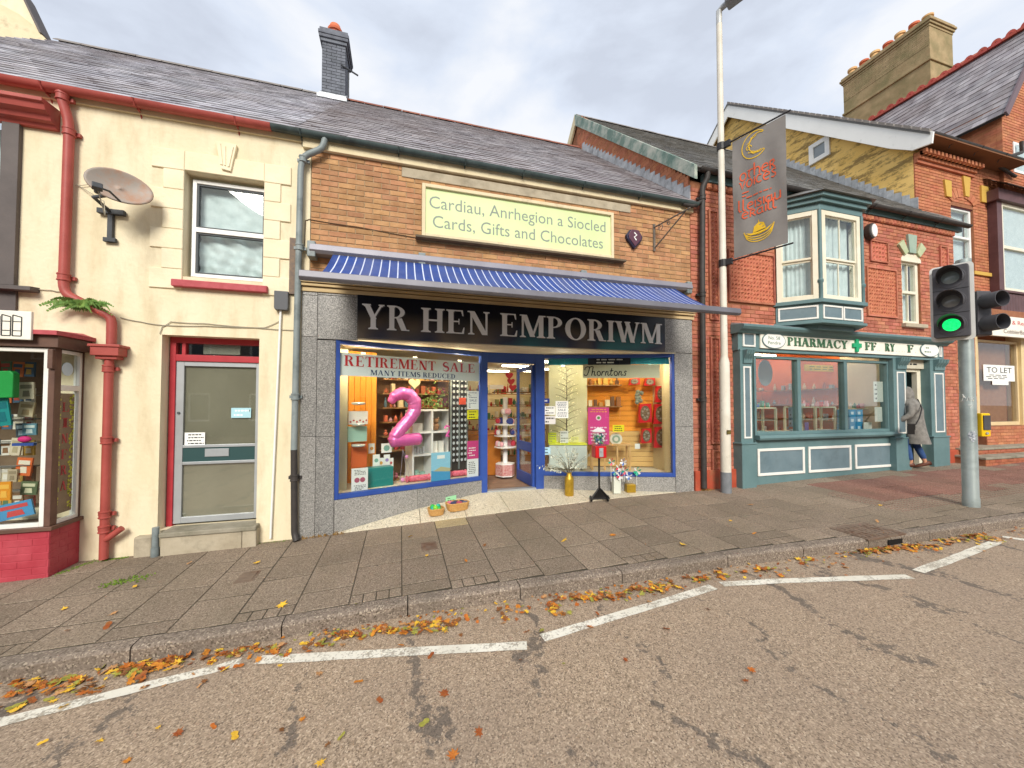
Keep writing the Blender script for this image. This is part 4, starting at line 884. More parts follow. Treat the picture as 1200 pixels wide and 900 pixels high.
for j in range(6):
    for i in range(4):
        c_, n_ = BC[(i * 3 + j * 5) % 8]; book(W, -14 + 13.5 * i, 596 - 31 * j, .1, .17, YB + .43 + .012 * i, c_, n_ + ' book on the ' + ('bottom', 'second', 'third', 'fourth', 'fifth', 'top')[j] + ' shelf of the bookshop rack, ' + ('first', 'second', 'third', 'last')[i] + ' from the left', random.uniform(-3, 3), BC[(i + j + 3) % 8][0])
rk = thing('book_rack', 'wire shelving rack holding books in the left bookshop window', 'rack', (W.hit(20, 600, YB + .42)[0], YB + .45, zs))
mb = MB(); x0, x1 = W.hit(-5, 500, YB + .42)[0] - .5, W.hit(44, 500, YB + .42)[0]
for k in range(6):
    z = zs + .05 + k * .27; mb.box(x0, x1, YB + .42, YB + .5, z, z + .012); mb.tube([(x0, YB + .34, z + .03), (x1, YB + .34, z + .03)], .005, 5)
mb.build('shelf', M('rack_wire', '#8d8a84', rough=.4, metal=.5), rk); mb = MB(); [mb.tube([(x, YB + .5, zs), (x, YB + .5, zs + 1.7)], .01, 6) for x in (x0, (x0 + x1) / 2, x1)]; mb.build('upright', GREYP, rk)
# lettering on the side pane: red capitals down a leafy yellow green border
mb = MB(FS); mb.box(.085, .325, .034, .037, zs + .1, zz - .06); sg = mb.build('window_banner', M('brown_banner', '#7b6650', '#8b745c', sc=6, rough=.7)); tag(sg, 'vertical banner of red letters between yellow flowers on the side pane', 'banner')
YG = M('yellow_green_print', '#b7c22e', '#d4cc3c', sc=30, rough=.6)
fl = MB(FS); rr = random.Random(4)
for sd_ in (.11, .29):
    for k in range(95): x, z = sd_ + rr.uniform(-.025, .025), rr.uniform(zs + .12, zz - .08); fl.disc(x, .031, z, rr.uniform(.008, .016), .002, 6)
fl.build('flower_border', YG, sg, kind='stuff')
zt4 = zz - .12; n = 7
for i, ch in enumerate('LINFRAZ'): serif(ch, .155, zt4 - (i + 1) * (zt4 - zs - .14) / n + .03, .105, .095, .030, REDP, sg, FS, dep=.002)
a, z = FS.hit(85, 432); mb = MB(FS); mb.disc(.205, .026, (zz + zc1) / 2, .075, .003, 24); s2 = mb.build('round_sticker', M('pale_sticker', '#c9dbe2', rough=.5)); tag(s2, 'round pale blue sticker in the top pane of the bookshop side window', 'sticker')
mb = MB(FS); sans(mb, 'HEDDWCH', .205, (zz + zc1) / 2, .018, .0245, .11); mb.build('print', M('blue_print', '#3a6a9a'), s2) if False else None
# projecting book sign
a = W.rect(-40, 362, 40, 399, YB - .06); sgn = thing('bookshop_sign', 'white sign with black drawing of a row of books, far left', 'sign', (a[1] - .3, YB - .06, a[2]))
mb = MB(); mb.box(a[1] - 1.2, a[1], YB - .1, YB - .07, a[2], a[3]); mb.build('board', BOARDW, sgn, bevel=.005)
mb = MB(); bx = a[1] - .06; hh = (a[3] - a[2])
def outl(mb, P, w, d): 
    for p, q in zip(P, P[1:] + P[:1]): mb.ribbon([p, q], w, d); 
for k in range(4):
    x = bx - .085 * (k + 1); outl(mb, [(x, a[2] + .12 * hh), (x + .07, a[2] + .12 * hh), (x + .07, a[2] + .78 * hh), (x, a[2] + .85 * hh)], .01, YB - .1015 - k * .0001)
    for z in (.3, .62): mb.ribbon([(x, a[2] + z * hh), (x + .07, a[2] + z * hh)], .008, YB - .102)
outl(mb, [(bx - .55, a[2] + .12 * hh), (bx - .36, a[2] + .12 * hh), (bx - .5, a[2] + .8 * hh)], .012, YB - .1018); outl(mb, [(bx - .49, a[2] + .25 * hh), (bx - .42, a[2] + .25 * hh), (bx - .47, a[2] + .5 * hh)], .01, YB - .1022)
mb.build('book_drawing', INK, sgn)
# ================================================================ the emporium
emp = thing('gift_shop', 'two storey tan brick gift shop with grey granite shopfront and blue frames', 'shop', (1.9, 0, .15))
X0, X1 = -1.205, 5.045
zf1, zf0 = W.hit(348, 160)[1], W.hit(348, 173)[1]
zb0 = W.hit(364, 300)[1] - .45
sg = W.rect(494.6, 216, 718, 304); sg = (sg[0], sg[1], W.hit(495, 277.5)[1], W.hit(495, 216)[1])
mb = MB(); mb.box(X0, X1, .012, .3, 3.3, 5.45); mb.box(X0, X0 + .2, .3, 9, .2, 5.45); mb.box(X1 - .2, X1, .3, 9, .2, 5.45); mb.box(X0, X1, 8.8, 9, .2, 5.45); mb.box(X0, X1, .3, 8.8, 2.98, 3.1)
ew = mb.build('wall', MORT, emp)
cb = W.rect(471, 196, 738.5, 250); cb = (cb[0], cb[1], W.hit(471, 207)[1], W.hit(471, 196)[1])
courses(ew, W, X0, X1, 3.35, zf0, [(sg[0], sg[1], sg[2] - .03, sg[3]), cb], .228, .0765, BRT, 'brick', d=.012, dep=.02, limit=300, proud=.009)
mb = MB(); mb.box(cb[0], cb[1], -.012, .03, cb[2], cb[3]); mb.build('lintel', CONC, emp, bevel=.006)
mb = MB(); mb.box(X0 - .1, X1 + .03, -.05, .02, zf0, zf1 + .02); mb.build('eaves_board', CREAMD, emp, bevel=.004)
erf = roof(emp, XP, 5.06, SLATEP, RIDGE, 300)
zg2 = W.hit(560, 190, -.12)[1]
gutter(emp, [(xe, zg), (X1 + .07, zg2 - .03)], -.1, .062, DKGUT, [W.hit(u, 200, -.1)[0] for u in (352, 467, 545, 613, 684, 750)])
h0 = lambda u, v, d=-.1: (W.hit(u, v, d)[0], d, W.hit(u, v, d)[1])
pipe(emp, [h0(381, 162), h0(378, 174), h0(356, 183, -.09), h0(352.5, 196, -.08), h0(344.5, 527, -.08)], .04, GREYP, [h0(355, 187, -.085), h0(351, 290, -.08), h0(346, 465, -.08)])
pipe(emp, [h0(344.5, 527, -.08), h0(345, 625, -.08), h0(347.5, 634, -.12)], .041, BLACKP, [h0(345, 560, -.08)])
# chimney on the party wall
ch = MB(); cx0, cx1 = W.hit(377, 70, 4.2)[0], W.hit(405, 70, 4.2)[0]; cz0, cz1 = 8.9, W.hit(390, 36, 4.2)[1]
ch.box(cx0 + .01, cx1 - .01, 4.21, 4.95, cz0, cz1 - .05); chm = ch.build('chimney', CHIMM, emp)
courses(chm, Fr(0, 4.2), cx0, cx1, cz0, cz1 - .32, [], .215, .075, CHIM, 'chimney_brick', d=.01, dep=.05, limit=120, eased=.003)
FC = Fr(cx1, 4.2, 90); courses(chm, FC, 0, .74, cz0, cz1 - .32, [], .215, .075, CHIM, 'chimney_brick', d=.01, dep=.05, limit=60, eased=.003)
mb = MB(); e = .035
for k, (a, b, o) in enumerate(((.32, .24, .03), (.24, .16, .06), (.16, .08, .075), (.08, 0, .05))): mb.box(cx0 - o, cx1 + o, 4.2 - o, 4.94 + o, cz1 - a, cz1 - b - .006)
mb.build('chimney_cap', CHIM, chm, bevel=.006)
px = W.hit(393, 25, 4.5)[0]; mb = MB(); mb.lathe(px, 4.5, [(.15, 0), (.145, .22), (.175, .24), (.175, .30), (.15, .33), (.12, .42), (.06, .47), (.0, .48)], 16, z=cz1 - .02); mb.build('chimney_pot', POT, chm, smooth=True)
mb = MB(); mb.prisma([(4.1, 9.15), (4.1, 9.25), (4.5, 9.6), (5, 9.2), (5, 9.1)], cx0 - .03, cx1 + .03); mb.prismz([(cx0 - .06, 4.0), (cx1 + .06, 4.0), (cx1 + .06, 4.2), (cx0 - .06, 4.2)], 9.06, 9.14); mb.build('lead_apron', LEAD, chm)
mb = MB(); mb.tube([(cx1 - .1, 4.15, cz0 + 1.15), (cx1 + .28, 4.3, cz0 + 1.1)], .02, 6); mb.tube([(cx1 + .06, 4.25, cz0 + 1.12), (cx1 + .06, 4.3, cz0 + .5)], .012, 6); mb.build('iron_bar', DKM, chm)
# signboard on the upper wall
sb = thing('green_signboard', 'long pale green sign reading Cards, Gifts and Chocolates on the tan brick', 'sign', ((sg[0] + sg[1]) / 2, 0, sg[2]))
mb = MB(); frame(mb, sg[0], sg[1], sg[2], sg[3], .05, -.05, .02); mb.build('frame', CREAMD, sb, bevel=.005)
SGM = M('pale_green_panel', '#cfe3a2', '#d9e8ae', sc=1.2, rough=.5); mb = MB(); mb.box(sg[0] + .05, sg[1] - .05, -.015, .02, sg[2] + .05, sg[3] - .05); mb.build('panel', SGM, sb)
hs = sg[3] - sg[2]; LG = M('grey_lettering', '#8a9288', rough=.6); mb = MB()
aL, aR = W.hit(503, 235)[0], W.hit(709, 268)[0]; sans(mb, 'Cardiau, Anrhegion a Siocled', aL, sg[2] + hs * .565, hs * .235, -.0165, aR - aL, 'l')
aL, aR = W.hit(507, 258)[0], W.hit(706, 288)[0]; sans(mb, 'Cards, Gifts and Chocolates', aL, sg[2] + hs * .2, hs * .235, -.0165, aR - aL, 'l'); mb.build('lettering', LG, sb)
mb = MB(); mb.prisma([(-.11, sg[2] - .05), (-.11, sg[2] - .02), (0, sg[2] - .003), (0, sg[2] - .05)], W.hit(487, 275)[0], W.hit(730, 306)[0]); mb.build('ledge', M('dark_ledge', '#5c5142', '#6d604e', sc=8, rough=.8), sb)
# alarm box
q = W.rect(732, 270, 751, 294); al = thing('alarm_box', 'dark shield shaped alarm box on the tan brick wall', 'alarm', ((q[0] + q[1]) / 2, 0, q[2]))
c, hw, hh = (q[0] + q[1]) / 2, (q[1] - q[0]) / 2, (q[3] - q[2]); S = lambda k: [(c - hw * .55 * k, q[3] + .0), (c + hw * .55 * k, q[3]), (c + hw * k, q[3] - hh * .3), (c + hw * .9 * k, q[3] - hh * .5), (c, q[2] + hh * (1 - k) * .5), (c - hw * .9 * k, q[3] - hh * .5), (c - hw * k, q[3] - hh * .3)]
mb = MB(); mb.prism(S(1), -.06, 0); mb.build('casing', M('navy_plastic', '#2c2c44', rough=.4), al, bevel=.01); mb = MB(); mb.prism(S(.8), -.075, -.058); mb.build('cover', M('wine_plastic', '#5c3a48', rough=.35), al, bevel=.006)
mb = MB(); mb.ribbon([(c - .02, q[3] - .05), (c + .03, q[3] - .09), (c - .02, q[3] - .13), (c + .02, q[3] - .18)], .02, -.077); mb.build('emblem', PAPER, al)
# wrought sign bracket
q0, q1 = W.hit(766, 265), W.hit(767, 292); br = thing('sign_bracket', 'empty wrought iron sign bracket with scrolls on the tan brick', 'bracket', (q0[0], 0, q1[1]))
IR = M('weathered_iron', '#5c544c', '#7c7266', sc=20, rough=.7)
mb = MB(); mb.box(q0[0] - .02, q0[0] + .02, -.02, 0, q1[1] - .04, q0[1] + .03); mb.build('wall_plate', IR, br)
ea = W.hit(800, 272, -.55); mb = MB(); tip = (q0[0] + .12, -.75, q0[1] - .03)
mb.tube([(q0[0], 0, q0[1] - .03), tip], .012, 6); mb.tube([(q0[0], 0, q1[1]), (tip[0], tip[1] + .1, tip[2])], .012, 6)
for cc, rr_ in ((.16, .07), (.34, .045)):
    pts = []
    for k in range(15): t = k * .55; r_ = rr_ * (1 - k / 22); pts.append((q0[0] + .12 * cc, -cc + r_ * math.cos(t), q0[1] - .12 + r_ * math.sin(t) + .02))
    mb.tube(pts, .007, 5)
mb.build('bracket_arm', IR, br)
q = W.rect(352, 245, 353, 290, -.03)
cable(emp, [(357, 288), (358, 258), (362, 257), (420, 266), (520, 284)], -.005, .006, M('rust_cable', '#5a4630', rough=.7))
# awning
aw = thing('awning', 'blue and white striped awning with grey housing and front bar over the gift shop', 'awning', (1.9, -.5, 3.2))
AG = M('awning_grey', '#85838b', '#918f97', sc=3, rough=.45, metal=.2); AGD = M('awning_dark_bar', '#6b6a72', '#76757c', sc=3, rough=.45, metal=.2)
zc_ = W.hit(364, 296, -.16)[1]; xa0 = W.hit(364, 290, -.1)[0]; xa1 = W.hit(808, 335, -.1)[0]
mb = MB(); mb.prisma([(0, zc_), (-.15, zc_), (-.19, zc_ + .04), (-.17, zc_ + .12), (-.1, zc_ + .15), (0, zc_ + .15)], xa0, xa1); mb.build('housing', AG, aw, bevel=.004)
for x in (xa0 - .03, (xa0 + xa1) / 2 + .9, xa1 - .1, xa0 + 1.4): mb = MB(); mb.box(x, x + .1, -.17, .0, zc_ - .05, zc_ + .16); mb.build('bracket', GREYP, aw, bevel=.01)
q0, q1 = onp = (W.hit(351, 316, -1.03), W.hit(351, 328, -1.03)); xb0, xb1 = q0[0], W.hit(866, 365, -1.03)[0]
zq0, zq1 = q1[1], q0[1]
mb = MB(); mb.prisma([(-.98, zq0 + .01), (-1.05, zq0), (-1.08, zq0 + .03), (-1.07, zq1 - .01), (-1.0, zq1), (-.97, zq1 - .02)], xb0, xb1); mb.build('front_bar', AGD, aw, bevel=.006)
xf0, xf1 = W.hit(374, 316, -1.03)[0], W.hit(838, 357, -1.03)[0]
n = 30; vs = []
for i in range(n + 1):
    x = xf0 + (xf1 - xf0) * i / n
    for k in range(9):
        t = k / 8; vs.append((x, -.17 + (-.99 + .17) * t, zc_ - .0 + (zq1 - .015 - zc_ + .0) * t - .03 * math.sin(math.pi * t) + .004 * math.sin(i * .9) * math.sin(math.pi * t)))
mb = MB(); mb.add(vs, [(i * 9 + k, i * 9 + k + 1, (i + 1) * 9 + k + 1, (i + 1) * 9 + k) for i in range(n) for k in range(8)]); mb.build('canopy', STRIPE, aw, smooth='all', solid=.002)
for x in (xf0 + .5, xf1 - .5, 1.9):
    mb = MB(); s_ = 1 if x < 1.9 else -1; mb.tube([(x, -.1, zc_ - .08), (x + s_ * .55, -.55, (zc_ + zq0) / 2 - .08), (x + .1 * s_, -.98, zq0 + .03)], .018, 8); mb.build('folding_arm', AG, aw, smooth=True)
# shopfront top trim, fascia sign
zs1, zs0 = W.hit(419, 346.5)[1], W.hit(419, 397)[1]; fa0, fa1 = W.hit(419, 380)[0], W.hit(777, 390)[0]
gl0 = W.hit(352, 400)[0]; gr1 = W.hit(811.5, 400)[0]
mb = MB(); mb.box(gl0, gr1, -.08, .25, zs1 + .07, zs1 + .10); mb.box(gl0, gr1, -.10, .25, zs1 + .115, zs1 + .15); mb.box(gl0, gr1, -.05, .25, zs1 + .003, zs1 + .055); mb.build('top_moulding', M('stained_cream_trim', '#b59c72', '#cbb48a', sc=9, rough=.8, stretch=(.2, 1, 3)), emp)
mb = MB(); mb.box(gl0, gr1, -.04, .012, zs1 + .15, 3.5); mb.box(gl0, gr1, -.02, .25, zs1 + .05, zs1 + .12); mb.build('trim_back_board', M('brown_trim', '#7c5c44', '#927058', sc=9, rough=.8, stretch=(.2, 1, 3)), emp)
fs = thing('shop_sign', 'long dark fascia sign reading YR HEN EMPORIWM in silver capitals', 'sign', (1.9, -.03, zs0))
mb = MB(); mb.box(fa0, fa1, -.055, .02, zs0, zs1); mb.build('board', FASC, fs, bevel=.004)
SIL = M('silver_letter', '#eceef0', '#f4f6f8', sc=2, rough=.4); SHD = M('letter_shade', '#5a5c62', rough=.5)
zl0, zl1 = W.hit(432, 385.5, -.07)[1], W.hit(424, 355.6, -.07)[1]
for s_, ua, ub in (('YR', 422.5, 481), ('HEN', 492.5, 576), ('EMPORIWM', 585.5, 776.5)):
    A, B = W.hit(ua, 380, -.07)[0], W.hit(ub, 392, -.07)[0]
    serif(s_, A, zl0, zl1 - zl0, B - A, -.07, SIL, fs, dep=.014)
    serif(s_, A + .012, zl0 - .008, zl1 - zl0, B - A, -.0585, SHD, fs, name='painted_letter_shadow', dep=.002, single=False)  # dark offset copy paints each word's shadow on the board
# granite facing
for (u0, u1, v0, v1, uz) in ((352, 371, 345, 394, 352), (352, 371, 394, 512, 352), (352, 371, 512, 645, 352), (371, 393, 398, 512, 371), (371, 393, 512, 640, 371), (371, 419, 345, 397, 371), (352, 371, 337, 345, 352), (371, 419, 337, 345, 371),
                            (777.5, 812, 370, 412, 812), (791, 812, 415, 500, 800), (791, 812, 500, 590, 800)):
    a0, a1 = W.hit(u0, 450, -.03)[0], W.hit(u1, 450, -.03)[0]; z1, z0 = W.hit(uz, v0, -.03)[1], W.hit(uz, v1, -.03)[1]
    if v0 == 370: z1 = zs1 + .0; z0 = zs0
    if v0 == 415: z1 = zs0 - .004
    z0 = max(z0, fz(a0) - .06); mb = MB(); mb.pbox(a0 + .002, a1 - .002, -.03, .12, z0 + .002, z1 - .002, .004); mb.build('granite_slab', GRAN if v0 != 512 or u0 != 352 else GRANL, emp)
aA = W.hit(393, 450)[0]; aB = W.hit(790.5, 450)[0]
V0, V1, VY = (aA, 0), (aB, 0), .80; D0, D1 = 1.37, 2.45
ZT = 2.70; ZS = .50; ZD = .30
FL = Fr(aA, 0, math.degrees(math.atan2(VY, D0 - aA))); LL = math.hypot(VY, D0 - aA)
FRW = Fr(D1, VY, -math.degrees(math.atan2(VY, aB - D1))); LR = math.hypot(VY, aB - D1)
mb = MB(); mb.box(aA - .02, aB + .02, -.028, .3, ZT + .0, zs0 + .0); mb.prismz([(aA, .3), (aB, .3), (aB, .95), (aA, .95)], ZT + .01, ZT + .1); mb.box(aA, aB, .3, .34, ZT, 3.0); mb.build('soffit', M('soffit_cream', '#cfc3a6', '#dbd0b6', sc=3, rough=.7), emp)
# solid behind granite + interior box
mb = MB(); mb.box(gl0, aA - .004, .12, .3, 0, 3.3); mb.box(aB + .004, gr1, .12, .3, .1, 3.3); mb.box(X0 + .2, X0 + .24, .3, 7, .2, 3); mb.box(X1 - .24, X1 - .2, .3, 7, .2, 3); mb.box(X0 + .2, X1 - .2, 6.6, 6.64, .2, 3)
inn = mb.build('interior_wall', M('shop_wall_cream', '#cdb98c', '#d9c79c', sc=2, rough=.8), emp)
mb = MB(); mb.box(X0 + .2, X1 - .2, .3, 6.6, 2.90, 2.94); mb.build('ceiling', M('shop_ceiling', '#d8cfb8', rough=.8), emp)
mb = MB(); mb.box(X0 + .2, X1 - .2, .95, 6.6, .2, ZD - .004); mb.prismz([(D0, VY + .02), (D1, VY + .02), (D1, 1), (D0, 1)], .2, ZD - .002); mb.build('shop_floor', M('brown_carpet', '#7d6350', '#8c7260', sc=6, rough=.95, bump=.3, bsc=200), emp)
# forecourt slabs
fl = MB(); pts = [(aA, -.02), (D0, VY), (D1, VY), (aB, -.02)]
def fzz(x, y): return pz(x, 0) + .012 + (ZD - .01 - pz(x, 0) - .012) * max(0, min(1, (y + .02) / (VY)))
def fslab(poly):
    mb = MB(); n = len(poly); mb.add([(x, y, fzz(x, y)) for x, y in poly] + [(x, y, fzz(x, y) - .12) for x, y in poly], [tuple(range(n)), tuple(range(2 * n - 1, n - 1, -1))] + [(i + n, (i + 1) % n + n, (i + 1) % n, i) for i in range(n)])
    o = mb.build('forecourt_slab', TERZ, emp, bevel=.003)
yl = lambda x: VY * (x - aA) / (D0 - aA) - .02; yr = lambda x: VY * (aB - x) / (aB - D1) - .02
g_ = .004; J = [aA, .28, .95, 1.62, 2.3, 3.0, 3.75, aB]
for a, b in zip(J, J[1:]):
    P = [(a + g_, -.02), (b - g_, -.02)]
    up_ = [(b - g_, min(yl(b), yr(b), VY + .02)), (a + g_, min(yl(a), yr(a), VY + .02))]
    if a < D0 < b: up_.insert(1, (D0, VY + .02))
    if a < D1 < b: up_.insert(1, (D1, VY + .02))
    if up_[0][1] <= 0: up_ = up_[1:]
    if up_[-1][1] <= 0: up_ = up_[:-1]
    fslab(P + up_)
# windows in the splayed walls
def shopwin(F, L_, z0, z1, name='shop_window'):
    mb = MB(F); frame(mb, 0, L_, z0, z1, .055, -.02, .07, wb=.07, wt=.06); w = mb.build(name, BLUE, emp, bevel=.005)
    mb = MB(F); mb.box(.055, L_ - .055, .02, .028, z0 + .07, z1 - .06); mb.build('pane', GL, w)
    return w
swl = shopwin(FL, LL, ZS, ZT); swr = shopwin(FRW, LR, ZS + .02, ZT)
for F, L_ in ((FL, LL), (FRW, LR)):
    for k in range(2):
        mb = MB(F); mb.pbox(L_ * k / 2 + .002, L_ * (k + 1) / 2 - .002, -.01, .1, .0, ZS - .002 + (.02 if F is FRW else 0), .003); mb.build('granite_riser', GRANL, emp)
    mb = MB(F); mb.box(.02 if F is FL else .0, L_, .1, .95 if F is FL else .85, .2, ZS + .05); mb.build('display_floor', M('display_floor_cream', '#c9bfa8', '#d6cdb8', sc=3, rough=.6), emp)
# door frame and open leaf
DFm = Fr(D0, VY); WD = D1 - D0
mb = MB(DFm); mb.box(-.03, .07, -.03, .08, ZD - .02, ZT + .06); mb.box(WD - .12, WD + .03, -.03, .08, ZD - .02, ZT + .06); mb.box(.07, WD - .12, -.028, .08, 2.54, ZT + .06); mb.build('door_frame', BLUE, emp, bevel=.005)
mb = MB(DFm); mb.box(.07, WD - .12, -.03, .1, ZD - .03, ZD + .012); mb.build('threshold', ALU, emp)
hinge = (D1 - .135, VY + .06); te = W.hit(608, 500, VY + .82)
dang = math.degrees(math.atan2(.82, te[0] - hinge[0])); FDL = Fr(hinge[0], hinge[1], dang); LW = .84
mb = MB(FDL); frame(mb, 0, LW, ZD + .01, 2.52, .075, -.02, .025, wb=.2); zz = ZD + .62; mb.box(.075, LW - .075, -.02, .025, zz, zz + .17); leaf = mb.build('door', BLUE, emp, bevel=.004)
mb = MB(FDL); mb.box(.075, LW - .075, 0, .006, ZD + .2, zz); mb.box(.075, LW - .075, 0, .006, zz + .17, 2.45); mb.build('pane', GL, leaf)
mb = MB(FDL); mb.tube([(LW - .04, .03, 1.2), (LW - .04, .07, 1.22), (LW - .04, .07, 1.5), (LW - .04, .03, 1.52)], .01, 6); mb.build('handle', ALU, leaf)
# ceiling strip lights; those past the doorway pair are added unseen to brighten
LMAT = M('lit_tube', '#fff2d6', rough=.5, emis=16.0)
for k, (x, y) in enumerate(((W.hit(583, 440, 5.9)[0], 5.9), (W.hit(604, 440, 4.2)[0], 4.2), (3.9, 3.0), (4.1, 1.8), (-.2, 5.5), (3.9, 4.8))):
    t = thing('ceiling_light', ('fluorescent ceiling light seen through the shop doorway, left one', 'fluorescent ceiling light above the open shop door, right one')[k] if k < 2 else 'fluorescent ceiling light deep inside the gift shop', 'light', (x, y, 2.82), 'ceiling lights inside the gift shop')
    mb = MB(); hl_ = .36 if k < 2 else .6; mb.box(x - hl_ - .02, x + hl_ + .02, y - .07, y + .07, 2.86, 2.898); mb.build('housing', PLASTW, t)
    mb = MB(); mb.box(x - hl_, x + hl_, y - .05, y + .05, 2.825, 2.858); mb.build('tube', LMAT, t)
for F_, L_, nm in ((FL, LL, 'left'), (FRW, LR, 'right')):  # warm fill lamps added behind the banners to brighten both displays
    for k in range(3):
        a, d = L_ * (k + .5) / 3, .13; p = F_.p(a, d, 2.5); t = thing('display_fill_lamp', ('first', 'second', 'third')[k] + ' warm spotlight above the ' + nm + ' window display, behind the top banner', 'spotlight', tuple(p)); mb = MB(F_); mb.lathe(a, d, [(.03, 0), (.035, .05)], 10, z=2.51); mb.build('can', PLASTW, t)
        li = bpy.data.lights.new('fill_light', 'POINT'); li.energy = 15 if nm == 'left' else 8; li.color = (1, .8, .52) if nm == 'left' else (1, .86, .66); li.shadow_soft_size = .05; lo = bpy.data.objects.new('fill_light', li); COL.objects.link(lo); lo.parent = t; lo.location = (0, 0, -.03)
# ---------------------------------------------------------------- left window display
def P_(col, n=None, **k): return M(n or 'paint_' + col.strip('#'), col, **k)
def bx(F, u0, v0, u1, v1, d, dep, name, mat, label, cat, group=None, extra=None, bevel=.004):
    a0, a1, z0, z1 = F.rect(u0, v0, u1, v1, d); mb = MB(F); mb.box(a0, a1, d, d + dep, z0, z1)
    if extra: extra(mb, a0, a1, z0, z1, d)
    mats = mat if isinstance(mat, list) else [mat]
    o = mb.build(name, mats if len(mats) > 1 else mats[0], bevel=bevel); return tag(o, label, cat, group)
fz_d = ZS + .05
bk = thing('display_backdrop', 'warm orange wooden panel standing behind the left window display', 'panel', tuple(FL.p(1.0, .9, fz_d)))
a0 = FL.hit(408, 500, .8)[0]; a1 = FL.hit(441, 500, .8)[0]
for k in range(5): mb = MB(FL); w = (a1 - a0) / 5; mb.pbox(a0 + k * w + .002, a0 + (k + 1) * w - .002, .8, .83, fz_d, 2.66, .004); mb.build('board', WOODO, bk)
mb = MB(FL); mb.box(a1, LL - .05, 1.25, 1.28, fz_d, 2.66); tag(mb.build('rear_screen', M('dark_shop_screen', '#6a4c34', '#7e5c3e', sc=2, rough=.8)), 'brown screen closing the back of the left window', 'screen')
q = FL.hit(397, 500, .3); mb = MB(FL); mb.box(.06, FL.hit(407, 500, .35)[0], .35, .42, fz_d, 2.62); tag(mb.build('side_column', M('pale_column', '#cfc9ad', '#d9d4bc', sc=2, rough=.7)), 'pale column at the left end of the left shop window', 'column')
# retirement banner
z1, z0 = FL.hit(397, 413, .035)[1], FL.hit(397, 440, .035)[1]
bn = thing('window_banner', 'white banner reading RETIREMENT SALE across the left shop window', 'banner', tuple(FL.p(LL / 2, .035, z0)))
mb = MB(FL); mb.box(.06, LL - .06, .035, .037, z0, z1); mb.build('sheet', M('banner_white', '#dfe6e4', '#e8edeb', sc=2, rough=.6), bn)
hb = z1 - z0; A, B = FL.hit(403, 425, .034)[0], FL.hit(557, 432, .034)[0]
m_ = (B - A) * .655; serif('RETIREMENT', A, z0 + hb * .44, hb * .46, m_, .033, REDI, bn, FL, dep=.001); serif('SALE', A + m_ + (B - A) * .05, z0 + hb * .44, hb * .46, (B - A) * .295, .033, REDI, bn, FL, dep=.001)
A, B = FL.hit(434, 437, .034)[0], FL.hit(534, 440, .034)[0]; w = (B - A)
serif('MANY ITEMS REDUCED', A, z0 + hb * .08, hb * .24, w, .033, P_('#1e3a6a'), bn, FL, dep=.001)
bx(FL, 408, 400, 466, 410, .12, .02, 'newspaper_strip', [P_('#b9bfc8')], 'grey printed strip above the retirement sale banner', 'paper')
# the pink balloon: inflated 2
bl_ = thing('number_balloon', 'large pink foil balloon shaped like a number 2', 'balloon', tuple(FL.p(.9, .4, 1.3)))
px2 = [(457, 472), (462, 465), (470, 461), (480, 463), (486, 471), (486, 481), (480, 491), (471, 501), (463, 511), (459, 518)]
pts = [(FL.hit(u, v, .36)[0], .36, FL.hit(u, v, .36)[1]) for u, v in px2]
rs = [.05, .085, .1, .105, .11, .105, .1, .098, .1, .07]
mb = MB(FL)
dense = []; rd = []
for i in range(len(pts) - 1):
    for k in range(5):
        t = k / 5; dense.append(tuple(pts[i][j] + (pts[i + 1][j] - pts[i][j]) * t for j in range(3))); rd.append(rs[i] + (rs[i + 1] - rs[i]) * t + .004 * ((len(rd) % 3) - 1))
dense.append(pts[-1]); rd.append(rs[-1]); mb.tube(dense, rd, 14)
b0, b1 = FL.hit(456, 517, .36), FL.hit(494, 514, .36); nb = 14
mb.tube([(b0[0] + (b1[0] - b0[0]) * k / nb, .36, b0[1] + (b1[1] - b0[1]) * k / nb) for k in range(nb + 1)], [.035] + [.1 + .004 * (k % 2) for k in range(nb - 1)] + [.05], 14)
mb.build('foil', BALL, bl_, smooth='all')
seam = MB(FL); seam.tube([(x, .36, z) for (x, _, z) in dense], [r_ * .2 for r_ in rd], 4)
rb = MB(FL); s0 = FL.hit(472, 527, .36)
for k, (du, c_) in enumerate(((-2, 0), (3, 0), (7, 0))):
    e = FL.hit(470 + du, 566, .36 + .04 * k); rb.tube([(s0[0], .36, s0[1]), ((s0[0] + e[0]) / 2 + .03 * k, .34, (s0[1] + e[1]) / 2), (e[0], .36 + .04 * k, fz_d)], .003, 5)
rb.build('ribbon', M('silver_ribbon', '#c9b9c8', rough=.3, metal=.6), bl_)
wt_ = MB(FL); wt_.sphere(FL.hit(472, 566, .38)[0], .38, fz_d + .04, .04, 8, sq=(1, 1, .9)); wt_.sphere(FL.hit(476, 545, .38)[0], .36, FL.hit(476, 535, .38)[1], .03, 8); wt_.build('weight', M('pink_bow', '#d88ac0', '#e8a4d0', sc=30, rough=.35), bl_)
